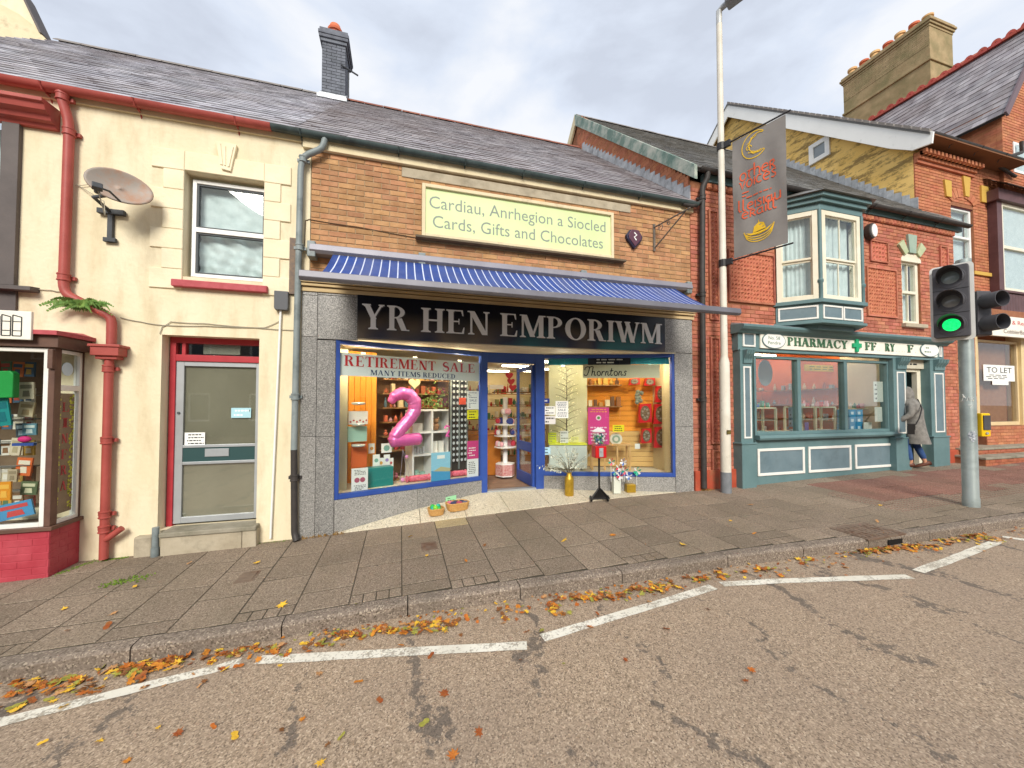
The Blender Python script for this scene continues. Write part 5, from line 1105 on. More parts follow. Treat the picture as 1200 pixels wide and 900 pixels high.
# cube shelf
a0, a1, z0, z1 = FL.rect(484.5, 481, 527.5, 560, .55); z0 = fz_d
csh = thing('cube_shelf', 'white cube shelf unit of six compartments in the left window', 'shelf', tuple(FL.p((a0 + a1) / 2, .7, fz_d)))
mb = MB(FL); cw = (a1 - a0) / 2; chh = (z1 - z0) / 3
for k in range(3): mb.box(a0 + k * cw - .015, a0 + k * cw + .015, .55, .88, z0, z1)
for k in range(4): 
    for j in range(2): mb.box(a0 + j * cw + .016, a0 + (j + 1) * cw - .016, .552, .88, z0 + k * chh - (.015 if k else 0), z0 + k * chh + .015)
mb.build('carcass', PLASTW, csh); mb = MB(FL); mb.box(a0, a1, .88, .89, z0, z1); mb.build('back_panel', M('shelf_back', '#a9a294', rough=.7), csh)
def cub(j, k): return a0 + j * cw + .03, z0 + k * chh + .018
gdx = [('#d8d6cf', 'white framed picture', 0, 2), ('#8d6a4c', 'small brown teddy bear', 1, 2), ('#c9ccd2', 'silver word ornament', 0, 1), ('#e6e2da', 'pair of white framed prints', 1, 1), ('#8fb0a4', 'mint green mug', 0, 0), ('#b9a48c', 'beige gift box', 1, 0)]
for c_, lab, j, k in gdx:
    x, z = cub(j, k); mb = MB(FL)
    if 'bear' in lab: mb.sphere(x + .08, .66, z + .07, .07, 9); mb.sphere(x + .08, .64, z + .17, .05, 9); mb.sphere(x + .04, .64, z + .215, .018, 6); mb.sphere(x + .12, .64, z + .215, .018, 6); nm = 'teddy_bear'
    elif 'mug' in lab: mb.lathe(x + .07, .65, [(.04, 0), (.045, .1), (.04, .1), (.036, .01)], 12, z=z); mb.tube([(x + .115, .65, z + .08), (x + .14, .65, z + .07), (x + .14, .65, z + .04), (x + .112, .65, z + .02)], .006, 5); mb.lathe(x + .19, .68, [(.05, 0), (.05, .06)], 10, z=z); nm = 'mug'
    elif 'word' in lab: [mb.box(x + .02 + i * .05, x + .055 + i * .05, .62, .65, z, z + .09 + .03 * (i % 2)) for i in range(4)]; nm = 'ornament'
    elif 'pair' in lab: [frame(mb, x + .01 + i * .12, x + .11 + i * .12, z, z + .2, .015, .64, .66) or mb.box(x + .025 + i * .12, x + .095 + i * .12, .65, .655, z + .015, z + .185) for i in range(2)]; nm = 'framed_print'
    else: mb.box(x + .02, x + .17, .64, .72, z, z + .14); mb.box(x + .085, x + .1, .635, .725, z, z + .143); nm = 'gift_box'
    tag(mb.build(nm, P_(c_, sc=9)), lab + ' in the %s %s compartment of the cube shelf' % (('bottom', 'middle', 'top')[k], ('left', 'right')[j]), nm.replace('_', ' '))
# plant on the shelf
pl = thing('pot_plant', 'leafy green plant in a teal pot on top of the white cube shelf', 'plant', tuple(FL.p(a0 + .25, .7, z1 + .015)))
mb = MB(FL); mb.lathe(a0 + .12, .66, [(.05, 0), (.065, .1), (.058, .1), (.045, .02)], 12, z=z1 + .016); mb.build('pot', P_('#3f9c94'), pl)
mb = MB(FL); rr = random.Random(8)
for k in range(110):
    x, z = a0 + .42 + rr.gauss(0, .13), z1 + .05 + abs(rr.gauss(.12, .12)); y = .7 + rr.gauss(0, .06); t = rr.uniform(0, 6.28); s = .035
    mb.add([(x, y, z), (x + s * math.cos(t), y - .02, z + s * math.sin(t)), (x + s * 1.6 * math.cos(t + .5), y - .03, z + s * 1.6 * math.sin(t + .5)), (x + s * math.cos(t + 1), y, z + s * math.sin(t + 1))], [(0, 1, 2, 3)])
mb.build('foliage', M('house_leaf', '#5f7a3a', '#8c9c58', sc=20, rough=.6), pl)
# hanging heart, cards, posters
c, z = FL.hit(486, 449, .7); mb = MB(FL); hp = [(c + .085 * math.sin(t) ** 3 * 1.25, z + .1 * (.8125 * math.cos(t) - .3125 * math.cos(2 * t) - .125 * math.cos(3 * t) - .0625 * math.cos(4 * t))) for t in [2 * math.pi * k / 24 for k in range(24)]]
mb.prism(hp, .7, .73); tag(mb.build('heart_plaque', P_('#e0cda4')), 'cream heart plaque hanging above the pink balloon', 'heart')
def dots(mb, a0, a1, z0, z1, d):
    for k in range(6): mb.disc(a0 + (a1 - a0) * (k + .5) / 6, d - .003, z0 + (z1 - z0) * (.2 + .1 * (k % 2)), .015, .002, 8, 1)
bx(FL, 409, 482, 431, 497, .3, .1, 'gift_box', [P_('#ddd5cc'), P_('#a83c3c')], 'white box with red dots hanging at the left of the window', 'box', extra=dots)
bx(FL, 408, 500, 430, 517, .3, .08, 'glass_block', P_('#9fc0b0', rough=.3), 'pale green glass picture block below the red dotted box', 'picture')
bx(FL, 412, 519, 430, 547, .35, .03, 'orange_card', P_('#d2622c'), 'orange display card below the pale green block', 'card')
def ov(mb, a0, a1, z0, z1, d):
    for k in (.33, .67): mb.disc(a0 + (a1 - a0) * k, d - .003, z0 + (z1 - z0) * .5, (a1 - a0) * .16, .002, 14, 1)
    lines(mb, a0 + .03, a1 - .03, z0 + (z1 - z0) * .7, z1 - .02, 4, d - .002, 2); lines(mb, a0 + .03, a1 - .03, z0 + .02, z0 + (z1 - z0) * .3, 4, d - .002, 2)
bx(FL, 412, 549.5, 431, 575, .1, .01, 'small_poster', [PAPER, P_('#b05a70'), INK], 'small white poster with two pink ovals at the bottom left corner', 'poster', extra=ov, bevel=0)
bx(FL, 431.5, 549, 461, 571.5, .25, .18, 'teal_box', P_('#1f7f7c', rough=.35), 'teal flat box standing at the bottom of the left window', 'box', bevel=.01)
for k, (u, v, w, h_) in enumerate(((437, 533, 8, 13), (443, 537, 7, 11), (450, 533, 7, 12), (455, 537, 6, 11), (447, 520, 12, 10), (432, 520, 7, 11))):
    bx(FL, u, v, u + w, v + h_, .45 + .02 * k, .01, 'greeting_card', [PAPER, P_(('#7aa89c', '#d8a04c', '#9c8ac0', '#c85c5c')[k % 4])], 'small cards on a rack between the teal box and the balloon', 'card', 'greeting cards beside the balloon', extra=lambda mb, a0, a1, z0, z1, d: mb.disc((a0 + a1) / 2, d - .002, (z0 + z1) / 2, (a1 - a0) * .3, .001, 8, 1), bevel=0)
for k in range(3):
    c, z = FL.hit(420, 474 + 24.5 * k, .25); mb = MB(FL); mb.lathe(c, .25, [(.015, -.01), (.09, 0), (.1, .02), (.09, .03), (.02, .035)], 14, z=z); tag(mb.build('glass_dish', M('cut_glass', '#c5cfca', rough=.15, spec=.8), smooth=True), ('top', 'middle', 'bottom')[k] + ' of the three small glass dishes at the left window edge', 'dish')
def trav(mb, a0, a1, z0, z1, d):
    h_ = z1 - z0; w = a1 - a0; mb.prism([(a0, z0), (a1, z0), (a1, z0 + h_ * .3), (a0, z0 + h_ * .38)], d - .003, d - .001, 1); mb.prism([(a0 + w * .1, z0 + h_ * .36), (a1, z0 + h_ * .3), (a1, z0 + h_ * .42), (a0 + w * .5, z0 + h_ * .5)], d - .004, d - .002, 2); mb.box(a0 + w * .3, a1 - w * .3, d - .004, d - .001, z1 - h_ * .22, z1 - h_ * .1, 3)
bx(FL, 505.5, 531, 527.5, 562, .12, .008, 'travel_poster', [P_('#8fc8e0'), P_('#4a9cc8'), P_('#b9b48c'), PAPER], 'light blue seaside poster leaning in front of the cube shelf', 'poster', extra=trav, bevel=0)
for u, v, L2, lab in ((480, 565, .28, 'pink wrapped roll at the foot of the white cube shelf'), (530, 560, .2, 'short pink wrapped roll beside the blue seaside poster')):
    c, z = FL.hit(u, v, .3); mb = MB(FL); mb.tube([(c, .3, fz_d + .055), (c + L2, .28, fz_d + .055)], .05, 12); mb.tube([(c - .05, .3, fz_d + .055), (c, .3, fz_d + .055)], [.06, .03], 10); mb.tube([(c + L2, .28, fz_d + .055), (c + L2 + .05, .28, fz_d + .055)], [.03, .06], 10)
    tag(mb.build('wrapped_roll', M('pink_wrap', '#c8506c', '#e07c90', sc=30, rough=.4), smooth=True), lab, 'gift roll')
# small flamingo-pink 2
mb = MB(FL); P2 = [FL.hit(u, v, .5) for u, v in ((521, 502), (523, 499), (527, 500), (527, 504), (523, 511))]; mb.tube([(a, .5, z) for a, z in P2], .02, 8); P3 = [FL.hit(u, v, .5) for u, v in ((522, 511), (528, 511))]; mb.tube([(a, .5, z) for a, z in P3], .018, 8); tag(mb.build('small_balloon', BALL, smooth=True), 'small pink number 2 at the right of the cube shelf', 'balloon')
# spectacle stand
a0s, a1s, z0s, z1s = FL.rect(528, 444, 548, 543, .45); spr = thing('spectacle_stand', 'tall dark stand hung with reading glasses in the left window', 'stand', tuple(FL.p((a0s + a1s) / 2, .5, fz_d)))
mb = MB(FL); mb.box(a0s, a1s, .48, .52, fz_d, z1s + .05); mb.build('back_board', P_('#3c3836'), spr)
for k in range(3): mb = MB(FL); x = a0s + (a1s - a0s) * (.02 + .46 * k); mb.box(x, x + .02, .45, .48, fz_d + .1, z1s + .05); mb.build('upright', GREYP, spr)
spm = None
for j in range(2):
    for k in range(15):
        x = a0s + (a1s - a0s) * (.27 + .46 * j); z = z1s - .02 - k * (z1s - z0s) / 15
        if spm is None:
            mb = MB(Fr(0, 0)); 
            for s in (-1, 1): mb.disc(s * .035, 0, 0, .028, .004, 10, 0); mb.disc(s * .035, -.002, 0, .022, .002, 10, 1)
            mb.box(-.012, .012, 0, .004, .0, .006); spm = bpy.data.meshes.new('spectacles'); spm.from_pydata(mb.v, [], mb.f); spm.materials.append(INK); spm.materials.append(M('lens_shine', '#c5ccd0', rough=.15, spec=.8)); spm.polygons.foreach_set('material_index', mb.m)
        o = bpy.data.objects.new('spectacles', spm); COL.objects.link(o); o.location = FL.p(x, .43, z); o.rotation_euler = (0, 0, math.atan2(FL.ex.y, FL.ex.x)); o.scale = (1.05, 1, 1.3); tag(o, 'pair of reading glasses hanging on the dark stand', 'glasses', 'reading glasses on the stand')
card(FL, 538, 466, 546, 474, .38, 'orange_tag', P_('#d84a22'), 'orange tag at the top of the spectacle stand', 'tag')
def salep(F, u0, v0, u1, v1, d, lab):
    o, q = card(F, u0, v0, u1, v1, d, 'sale_notice', PAPER, lab, 'notice', 0); mb = MB(F); hh = q[3] - q[2]; sans(mb, 'SALE', (q[0] + q[1]) / 2, q[2] + hh * .42, hh * .13, d - .002, (q[1] - q[0]) * .62); lines(mb, q[0] + .02, q[1] - .02, q[2] + hh * .6, q[3] - hh * .06, 4, d - .002); lines(mb, q[0] + .02, q[1] - .02, q[2] + hh * .06, q[2] + hh * .36, 4, d - .002); ORG[o.name_full] = ORG[o.name_full]; mb.build('print', P_('#3a4a6a'), o)
salep(FL, 547.5, 458, 561, 479.5, .036, 'white SALE notice at the right edge of the left shop window')
card(FL, 547.5, 480.5, 560.5, 491, .036, 'yellow_notice', P_('#e4dc20'), 'bright yellow notice below the white sale notice on the left window', 'notice', 3)
o, q = card(FL, 547.5, 517, 560.5, 558, .036, 'two_tone_poster', P_('#e8e8e8'), 'pink and white poster low at the right edge of the left window', 'poster', 0)
mb = MB(FL); mb.box(q[0], q[1], .0345, .036, (q[2] + q[3]) / 2, q[3], 0); lines(mb, q[0] + .02, q[1] - .02, q[2] + .05, (q[2] + q[3]) / 2 - .04, 7, .034, 1); lines(mb, q[0] + .02, q[1] - .03, (q[2] + q[3]) / 2 + .04, q[3] - .1, 4, .0335, 2); mb.build('print', [P_('#c83a7c'), INK, PAPER], o)
# back shelves with small stock
GC = ['#a85a3c', '#c9a24c', '#8c4a5c', '#d8c8a4', '#5c7a8c', '#c86a4c', '#e0d8c8', '#7c8c5c', '#b03a3c', '#d0a0a8']
def cname(h):
    import colorsys
    r_, g_, b_ = [int(h[i:i + 2], 16) / 255 for i in (1, 3, 5)]; a, s_, v = colorsys.rgb_to_hsv(r_, g_, b_); a *= 360
    if s_ < .2: return 'white' if v > .8 else 'grey'
    n = 'red' if a < 12 or a > 340 else 'brown' if a < 35 and v < .65 else 'orange' if a < 35 else 'yellow' if a < 65 else 'green' if a < 170 else 'blue' if a < 260 else 'pink'
    return ('pale ' if s_ < .4 else 'dark ' if v < .6 else '') + n
def stock(F, a0, a1, zlist, d, seed, where, step=.11, mats=GC, shelf=True, cat='ornament', dd=.25):
    rr = random.Random(seed); sh = thing('stock_shelf', 'shelf unit of small gifts ' + where, 'shelf', tuple(F.p((a0 + a1) / 2, d, zlist[0])))
    for zi, z in enumerate(zlist):
        mb = MB(F); mb.box(a0, a1, d, d + dd, z - .02, z); mb.build('shelf_board', M('shelf_wood', '#8c6438', '#a0764a', sc=5, rough=.6), sh)
        x = a0 + .04
        while x < a1 - .06:
            w, hh = rr.uniform(.04, .09), rr.uniform(.07, .2); c_ = rr.choice(mats); k = rr.random(); mb = MB(F)
            if k < .45: mb.box(x, x + w, d + .05, d + .13, z + .001, z + hh)
            elif k < .75: mb.lathe(x + w / 2, d + .1, [(w * .35, 0), (w * .5, hh * .3), (w * .3, hh * .7), (w * .15, hh * .8), (w * .2, hh)], 8, z=z + .001)
            else: mb.sphere(x + w / 2, d + .1, z + w * .5, w * .5, 8); mb.sphere(x + w / 2, d + .1, z + w * 1.2, w * .33, 8)
            tag(mb.build('gift_box' if k < .45 else 'vase' if k < .75 else 'figurine', P_(c_)), 'small ' + cname(c_) + ' ' + ('box', 'vase', 'figure')[0 if k < .45 else 1 if k < .75 else 2] + ' on the ' + ('lowest', 'second', 'third', 'fourth', 'fifth', 'top')[zi] + ' shelf ' + where, cat, 'gifts ' + where); x += w + rr.uniform(.015, step * .5)
a0_, a1_ = FL.hit(449, 500, .95)[0], FL.hit(527, 500, .95)[0]
stock(FL, a0_, a1_, [1.0, 1.25, 1.5, 1.75, 2.0, 2.25], .95, 3, 'behind the pink balloon')
stock(FL, .5, 1.15, [fz_d + .02], .55, 51, 'on the floor of the left window', mats=['#d8d4cc', '#b86c7c', '#8ca8a0', '#e0d8c8'])
# ---------------------------------------------------------------- right window display
F = FRW; fzr = ZS + .07
bx(F, 643, 428, 688.5, 546, .62, .03, 'cream_screen', M('cream_cloth', '#cfcaa0', '#dcd8b4', sc=2, rough=.8), 'cream screen behind the sparkling twig tree', 'screen')
sw = thing('slat_wall', 'warm orange slatted display wall at the back of the right window', 'panel', tuple(F.p(1.6, .84, fzr)))
a0, a1 = F.hit(687, 500, .8)[0], LR + .05; zt5 = ZT - .02
mb = MB(F); mb.box(a0, a1, .82, .84, fzr, zt5); mb.build('backing', P_('#8c5a24'), sw)
k = 0; z = fzr
while z < zt5 - .05: mb = MB(F); mb.pbox(a0, a1, .80, .82, z + .003, z + .097, .004); mb.build('slat', WOODO if z > 1.25 else M('light_wood_slat', '#c9a264', '#d8b274', sc=2, rough=.5, stretch=(.3, .3, 2)), sw); z += .1
# twig tree
tt = thing('light_tree', 'bare twig tree hung with small sparkling lights', 'tree', tuple(F.p(F.hit(664, 545, .4)[0], .4, fzr)))
tx, tz = F.hit(664, 523, .42); tb = MB(F); tb.tube([(tx, .42, tz), (tx + .01, .42, 2.5)], [.014, .004], 6); rr = random.Random(12); lp = []
for k in range(24):
    z = tz + .12 + k * .06; s = -1 if k % 2 else 1; l = rr.uniform(.18, .36) * (1 - .45 * k / 24); e = (tx + s * l, .42 + rr.uniform(-.08, .08), z + l * .45); tb.tube([(tx, .42, z), ((tx + e[0]) / 2, .42, z + l * .3), e], [.005, .004, .002], 4)
    for j in range(5): t = rr.random(); lp.append((tx + (e[0] - tx) * t + rr.uniform(-.03, .03), e[1] * t + .42 * (1 - t), z + (e[2] - z) * t - rr.uniform(0, .09)))
tb.build('branch', P_('#5c5040'), tt); mb = MB(F)
for x, y, z in lp: mb.sphere(x, y, z, .009, 5)
mb.build('fairy_light', M('fairy_glow', '#f0e4b8', emis=.5), tt, kind='stuff')
o = bx(F, 643.5, 521.5, 688, 549, .32, .4, 'plinth_box', M('plinth_white', '#c3cbc4', '#d0d6ce', sc=2, rough=.6), 'pale grey plinth box under the twig tree', 'plinth')
q = F.rect(643.5, 518.5, 688, 521, .31); mb = MB(F); mb.box(q[0], q[1], .3, .74, F.hit(666, 521.5, .32)[1] + .001, F.hit(666, 521.5, .32)[1] + .025); tag(mb.build('painted_lit_edge', P_('#d8dc4a')), 'yellow green top edge laid on the pale plinth box', 'board')  # yellow light on the plinth edge, put into the strip's colour
for u0, v0, u1, v1, c_, lab in ((642.5, 507, 652, 519, '#c8d02c', 'lime green patterned card on the plinth'), (656.5, 505, 666, 519, '#d8d8d4', 'white framed card in the middle of the plinth'), (669, 512, 678, 518.5, '#e0dc8c', 'small cream card at the right of the plinth')):
    bx(F, u0, v0, u1, v1, .36, .012, 'display_card', [P_(c_), P_('#7a7a6a')], lab, 'card', extra=lambda mb, a0, a1, z0, z1, d: lines(mb, a0 + .01, a1 - .01, z0 + .01, z1 - .01, 4, d - .002, 1), bevel=0)
# top strip and the script banner
q = F.rect(648, 420, 785, 427, .04)
zc0, zc1b = F.hit(660, 427.5, .04)[1], F.hit(660, 419.5, .04)[1]; o = thing('top_strip', 'teal and black advertising strip along the top of the right window', 'sign', tuple(F.p(1.1, .05, zc0)))
mb = MB(F); e1, e2 = F.hit(689, 422, .04)[0], F.hit(739, 422, .04)[0]; mb.box(.12, LR - .08, .045, .047, zc0, zc1b, 0); mb.box(e1, e2, .042, .044, zc0 - .01, zc1b, 1); sans(mb, 'CHOCOLATES', (e1 + e2) / 2, zc0 + .02, .035, .041, .4, mi=2) if False else lines(mb, e1 + .1, e2 - .1, zc0 + .01, zc1b - .01, 2, .041, 2); mb.build('strip', [P_('#2a94a8'), P_('#202434'), PAPER], o)
zb1, zb2 = F.hit(720, 427.5, .03)[1], F.hit(720, 443, .03)[1]; s0, s1 = F.hit(683, 435, .03)[0], F.hit(773, 435, .03)[0]
tb_ = thing('script_banner', 'cream banner reading Thorntons in black script at the top of the right window', 'banner', tuple(F.p((s0 + s1) / 2, .03, zb2)))
mb = MB(F); mb.box(s0, s1, .03, .033, zb2, zb1); mb.build('sheet', M('banner_cream', '#d8d4b4', '#e0dcbe', sc=2, rough=.6), tb_)
A_ = lambda *a: arc(*a)
SCR = {'T': (.62, [[(.0, .62), (.04, .85), (.2, .97), (.5, .95), (.72, 1.03)], [(.46, .96), (.36, .5), (.24, .12), (.1, .0), (-.04, .06), (-.06, .2)]]),
       'h': (.46, [[(.0, 0), (.16, 1.0)], [(.05, .3), (.16, .48), (.28, .46), (.24, .12), (.3, .0), (.42, .12)]]), 'o': (.42, [A_(.2, .24, .15, .24, 90, 460, 14)]),
       'r': (.34, [[(.02, 0), (.1, .48)], [(.06, .25), (.18, .46), (.32, .44)]]), 'n': (.46, [[(.02, 0), (.1, .48)], [(.06, .28), (.18, .47), (.29, .44), (.25, .12), (.31, 0), (.43, .12)]]),
       't': (.32, [[(.17, .8), (.04, .14), (.1, 0), (.24, .1)], [(-.02, .5), (.3, .54)]]), 's': (.36, [[(.3, .4), (.2, .5), (.1, .38), (.22, .22), (.18, .02), (.02, .04)]])}
def strokes(mb, F, s, font, a, z, h, d, w, width=None, slant=0):
    tot = sum(font.get(c, (.3, []))[0] for c in s); k = (width / tot) if width else h; x = a; n = 0
    for c in s:
        ad, pl = font.get(c, (.3, []))
        for p in pl: mb.ribbon([(x + px * k + slant * py * h, z + py * h) for px, py in p], w, d - n * .0003); n += 1
        x += ad * k
A, B = F.hit(700, 437, .03)[0], F.hit(733, 437, .03)[0]; A, B = F.hit(684, 437, .03)[0] + .02, F.hit(735, 437, .03)[0]
mb = MB(F); hb = zb1 - zb2; strokes(mb, F, 'Thorntons', SCR, A, zb2 + hb * .18, hb * .7, .028, .017, B - A); mb.build('lettering', INK, tb_)
# pink poster, yellow sign, shelves of chocolates, red boxes
o, q = card(F, 689, 477.5, 714, 521, .3, 'pink_poster', P_('#cf3f86'), 'bright pink poster in the middle of the right window', 'poster', 0)
mb = MB(F); mb.disc((q[0] + q[1]) / 2, .297, q[2] + (q[3] - q[2]) * .72, .05, .002, 16, 0); mb.disc((q[0] + q[1]) / 2, .2955, q[2] + (q[3] - q[2]) * .72, .028, .001, 12, 1); lines(mb, q[0] + .03, q[1] - .03, q[2] + .05, q[2] + (q[3] - q[2]) * .5, 5, .298, 0); lines(mb, q[0] + .04, q[1] - .04, q[3] - .1, q[3] - .02, 2, .298, 2); mb.build('print', [P_('#f0c8dc'), P_('#5a8a4a'), P_('#e8a040')], o)
card(F, 718, 498, 731.5, 506, .34, 'yellow_sign', P_('#e6d820'), 'small bright yellow sign above the white plate', 'sign', 3)
c, z = F.hit(722, 514.5, .42); mb = MB(F); mb.disc(c, .42, z, .115, .01, 24); mb.disc(c, .413, z, .075, .008, 20, 1); mb.disc(c, .409, z, .04, .006, 16); tag(mb.build('plate', [P_('#d8d4c4', rough=.3), P_('#8ca08c')]), 'round cream plate with green ring standing on the pine stand', 'plate')
ps = thing('pine_stand', 'slatted pine stand below the white plate in the right window', 'stand', tuple(F.p(F.hit(715, 540, .4)[0], .45, fzr)))
a0, a1, z0, z1 = F.rect(692, 522, 740, 551, .36)
mb = MB(F); mb.box(a0, a1, .34, .6, z1 - .0, z1 + .03); mb.build('top', WOODP, ps)
for k in range(4): x = a0 + .02 + k * (a1 - a0 - .06) / 3; mb = MB(F); mb.box(x, x + .03, .36, .39, fzr, z1 - .001); mb.build('leg', WOODP, ps)
for x in (a0 + .02, a1 - .05): mb = MB(F); mb.box(x, x + .03, .56, .59, fzr, z1 - .001); mb.build('leg', WOODP, ps)
a0, a1 = F.hit(688, 500, .6)[0], F.hit(729, 500, .6)[0]; zsh = F.hit(708, 476, .6)[1]
stock(F, a0, a1, [zsh, zsh + .42], .58, 9, 'on the orange slat wall', mats=['#c9a24c', '#d8c8a4', '#8c5a34', '#b88a4c', '#6a4a34'])
rb_ = ((767, 452, 783, 471.5, 'top right'), (747, 473, 764, 495.5, 'middle left'), (764.5, 473, 784, 497, 'middle right'), (750, 502, 764, 519.5, 'bottom left'), (765, 500, 785, 525, 'bottom right'), (736, 443, 750, 451, 'upper left'), (754, 443, 768, 452, 'upper middle'))
RBM, CHO = M('red_box_card', '#b3161e', '#c8202a', sc=3, rough=.3), M('chocolate_print', '#4a3024', '#7c6a50', sc=40, rough=.5)
for u0, v0, u1, v1, lab in rb_:
    a0, a1, z0, z1 = F.rect(u0, v0, u1, v1, .55); mb = MB(F); sk = .02
    mb.prism([(a0 + sk, z0), (a1, z0 + .01), (a1 - sk * .3, z1), (a0 + .05, z1 - .01)], .55, .66, 0); mb.disc((a0 + a1) / 2 + .01, .545, (z0 + z1) / 2, (a1 - a0) * .34, .006, 16, 1, (z1 - z0) * .4)
    for t in range(7): mb.disc((a0 + a1) / 2 + .01 + (a1 - a0) * .2 * math.cos(t * .9), .538, (z0 + z1) / 2 + (z1 - z0) * .23 * math.sin(t * .9), .02, .006, 7, 2)
    tag(mb.build('chocolate_box', [RBM, CHO, P_('#8c8478')]), 'red chocolate box, ' + lab + ' one on the orange wall', 'box', 'red chocolate boxes')
mb = MB(F); c, z = F.hit(749, 465, .6); 
for k in range(9): mb.sphere(c + random.uniform(-.05, .05), .6, z + random.uniform(-.12, .12), .045, 7)
tag(mb.build('wreath', M('grey_green', '#6c7468', '#8a9084', sc=40, rough=.6), smooth=True), 'grey green hanging decoration left of the red boxes', 'decoration')
# notices on the glass
g_d = .036 - .02
salep(F, 651, 470, 666, 490, .012, 'white SALE notice on the glass of the right shop window')
card(F, 637.5, 476, 650.5, 486, .012, 'opening_notice', PAPER, 'white landscape notice left of the sale notice on the right window', 'notice', 3)
card(F, 637.5, 487.5, 651, 497, .012, 'small_notice', P_('#d8d4d0'), 'pale notice below the landscape notice on the right window', 'notice', 2)
card(F, 637, 467, 644, 472.5, .012, 'blue_sticker', P_('#2a3c8c'), 'small dark blue sticker near the shop door handle height', 'sticker', 1, PAPER)
card(F, 636.5, 524, 645, 533, .012, 'pale_blue_sticker', P_('#a8d0e0'), 'pale blue sticker low at the left of the right window', 'sticker', 2)
card(F, 744, 520, 750, 526, .4, 'price_ticket', P_('#e0e0dc'), 'small white price ticket below the red boxes', 'ticket')
# ---------------------------------------------------------------- seen through the doorway
RF_ = Fr(0, 2.6)
stock(Fr(0, 3.2), .6, 1.9, [.9, 1.2, 1.5, 1.8, 2.1], 0, 21, 'at the left of the shop doorway', mats=['#b8302c', '#d8c8a4', '#c86a3c', '#e0d0c0', '#a03a4c', '#8c7a5c'])
stock(Fr(0, 2.9), 1.05, 1.55, [.6, .85, 1.1, 1.35, 1.6, 1.85], 0, 61, 'in the middle of the shop doorway', mats=['#b8302c', '#d8c8a4', '#c83c3c', '#e0b0b0', '#8c3a3c', '#d8d0c8'])
stock(Fr(0, 3.0), 2.1, 3.4, [.6, .9, 1.2, 1.5, 1.8, 2.1], 0, 62, 'to the right inside the shop door', mats=['#3c6c4c', '#d8d4c4', '#8c8c5c', '#b83c3c'])
stock(Fr(0, 4.6), 1.6, 4.0, [.7, 1.05, 1.4, 1.75, 2.1], 0, 22, 'at the back of the shop', mats=['#5c8a5c', '#d8c8a4', '#b8302c', '#e8e4dc', '#5c7a9c'])
cnt = Fr(0, 2.2); a0, a1 = cnt.hit(571, 540)[0] - .4, cnt.hit(587, 540)[0]
mb = MB(cnt); mb.box(a0, a1, 0, 1.0, ZD, 1.15); mb.box(a0 - .02, a1 + .03, -.02, 1.0, 1.15, 1.19); tag(mb.build('shop_counter', M('counter_wood', '#b8702c', '#cc8438', sc=2, rough=.4), bevel=.02), 'orange wooden counter just inside the shop door', 'counter')
# rotating stand
x, z = W.hit(592, 540, 1.9); rs_ = thing('carousel_stand', 'white rotating stand crowded with pink gifts inside the doorway', 'stand', (x, 1.9, ZD))
mb = MB(); mb.lathe(x, 1.9, [(.2, .04), (.2, .3)], 6, z=ZD); mb.lathe(x, 1.9, [(.05, 0), (.05, 1.35)], 8, z=ZD + .3); [mb.lathe(x, 1.9, [(.23, 0), (.23, .02), (.22, .02)], 12, z=ZD + zz) for zz in (.62, .85, 1.08)]; mb.build('frame', PLASTW, rs_)
mb = MB(); mb.lathe(x, 1.9, [(.203, .06), (.203, .28)], 6, z=ZD, cap=False); mb.build('patterned_base', M('pink_pattern', '#c9a8a0', '#b86a6c', sc=30, rough=.6), rs_); rr = random.Random(5)
for k in range(26):
    t = k * 2.4; zz = ZD + (.64, .87, 1.1, 1.3)[k % 4]; mb = MB(); mb.sphere(x + .17 * math.cos(t), 1.9 + .17 * math.sin(t), zz + .06, rr.uniform(.04, .065), 7, sq=(1, 1, 1.2)); c_ = rr.choice(('#d07c8c', '#e0a8b0', '#b83c4c', '#3c4a8c', '#d8d0d0')); tag(mb.build('soft_toy', P_(c_), smooth=True), 'small round ' + cname(c_) + ' gift on the ' + ('lowest', 'second', 'third', 'top')[k % 4] + ' tier of the rotating stand', 'toy', 'gifts on the rotating stand')
for k in range(3):
    mb = MB(); x2, z2 = W.hit(597 + 2 * k, 440 + 7 * k, 2.6); hp = [(x2 + .09 * math.sin(t) ** 3, z2 + .09 * (.8125 * math.cos(t) - .3125 * math.cos(2 * t) - .125 * math.cos(3 * t))) for t in [2 * math.pi * k_ / 16 for k_ in range(16)]]; mb.prism(hp, 2.6, 2.62); tag(mb.build('hanging_heart', P_('#b0303a')), 'red heart hanging inside the shop doorway', 'heart', 'red hearts in the doorway')
mb = MB(); q = W.rect(574, 451, 590, 456, 2.5); mb.box(q[0], q[1], 2.5, 2.52, q[2], q[3]); tag(mb.build('hanging_sign', PAPER), 'plain white sign hanging inside the shop doorway', 'sign')
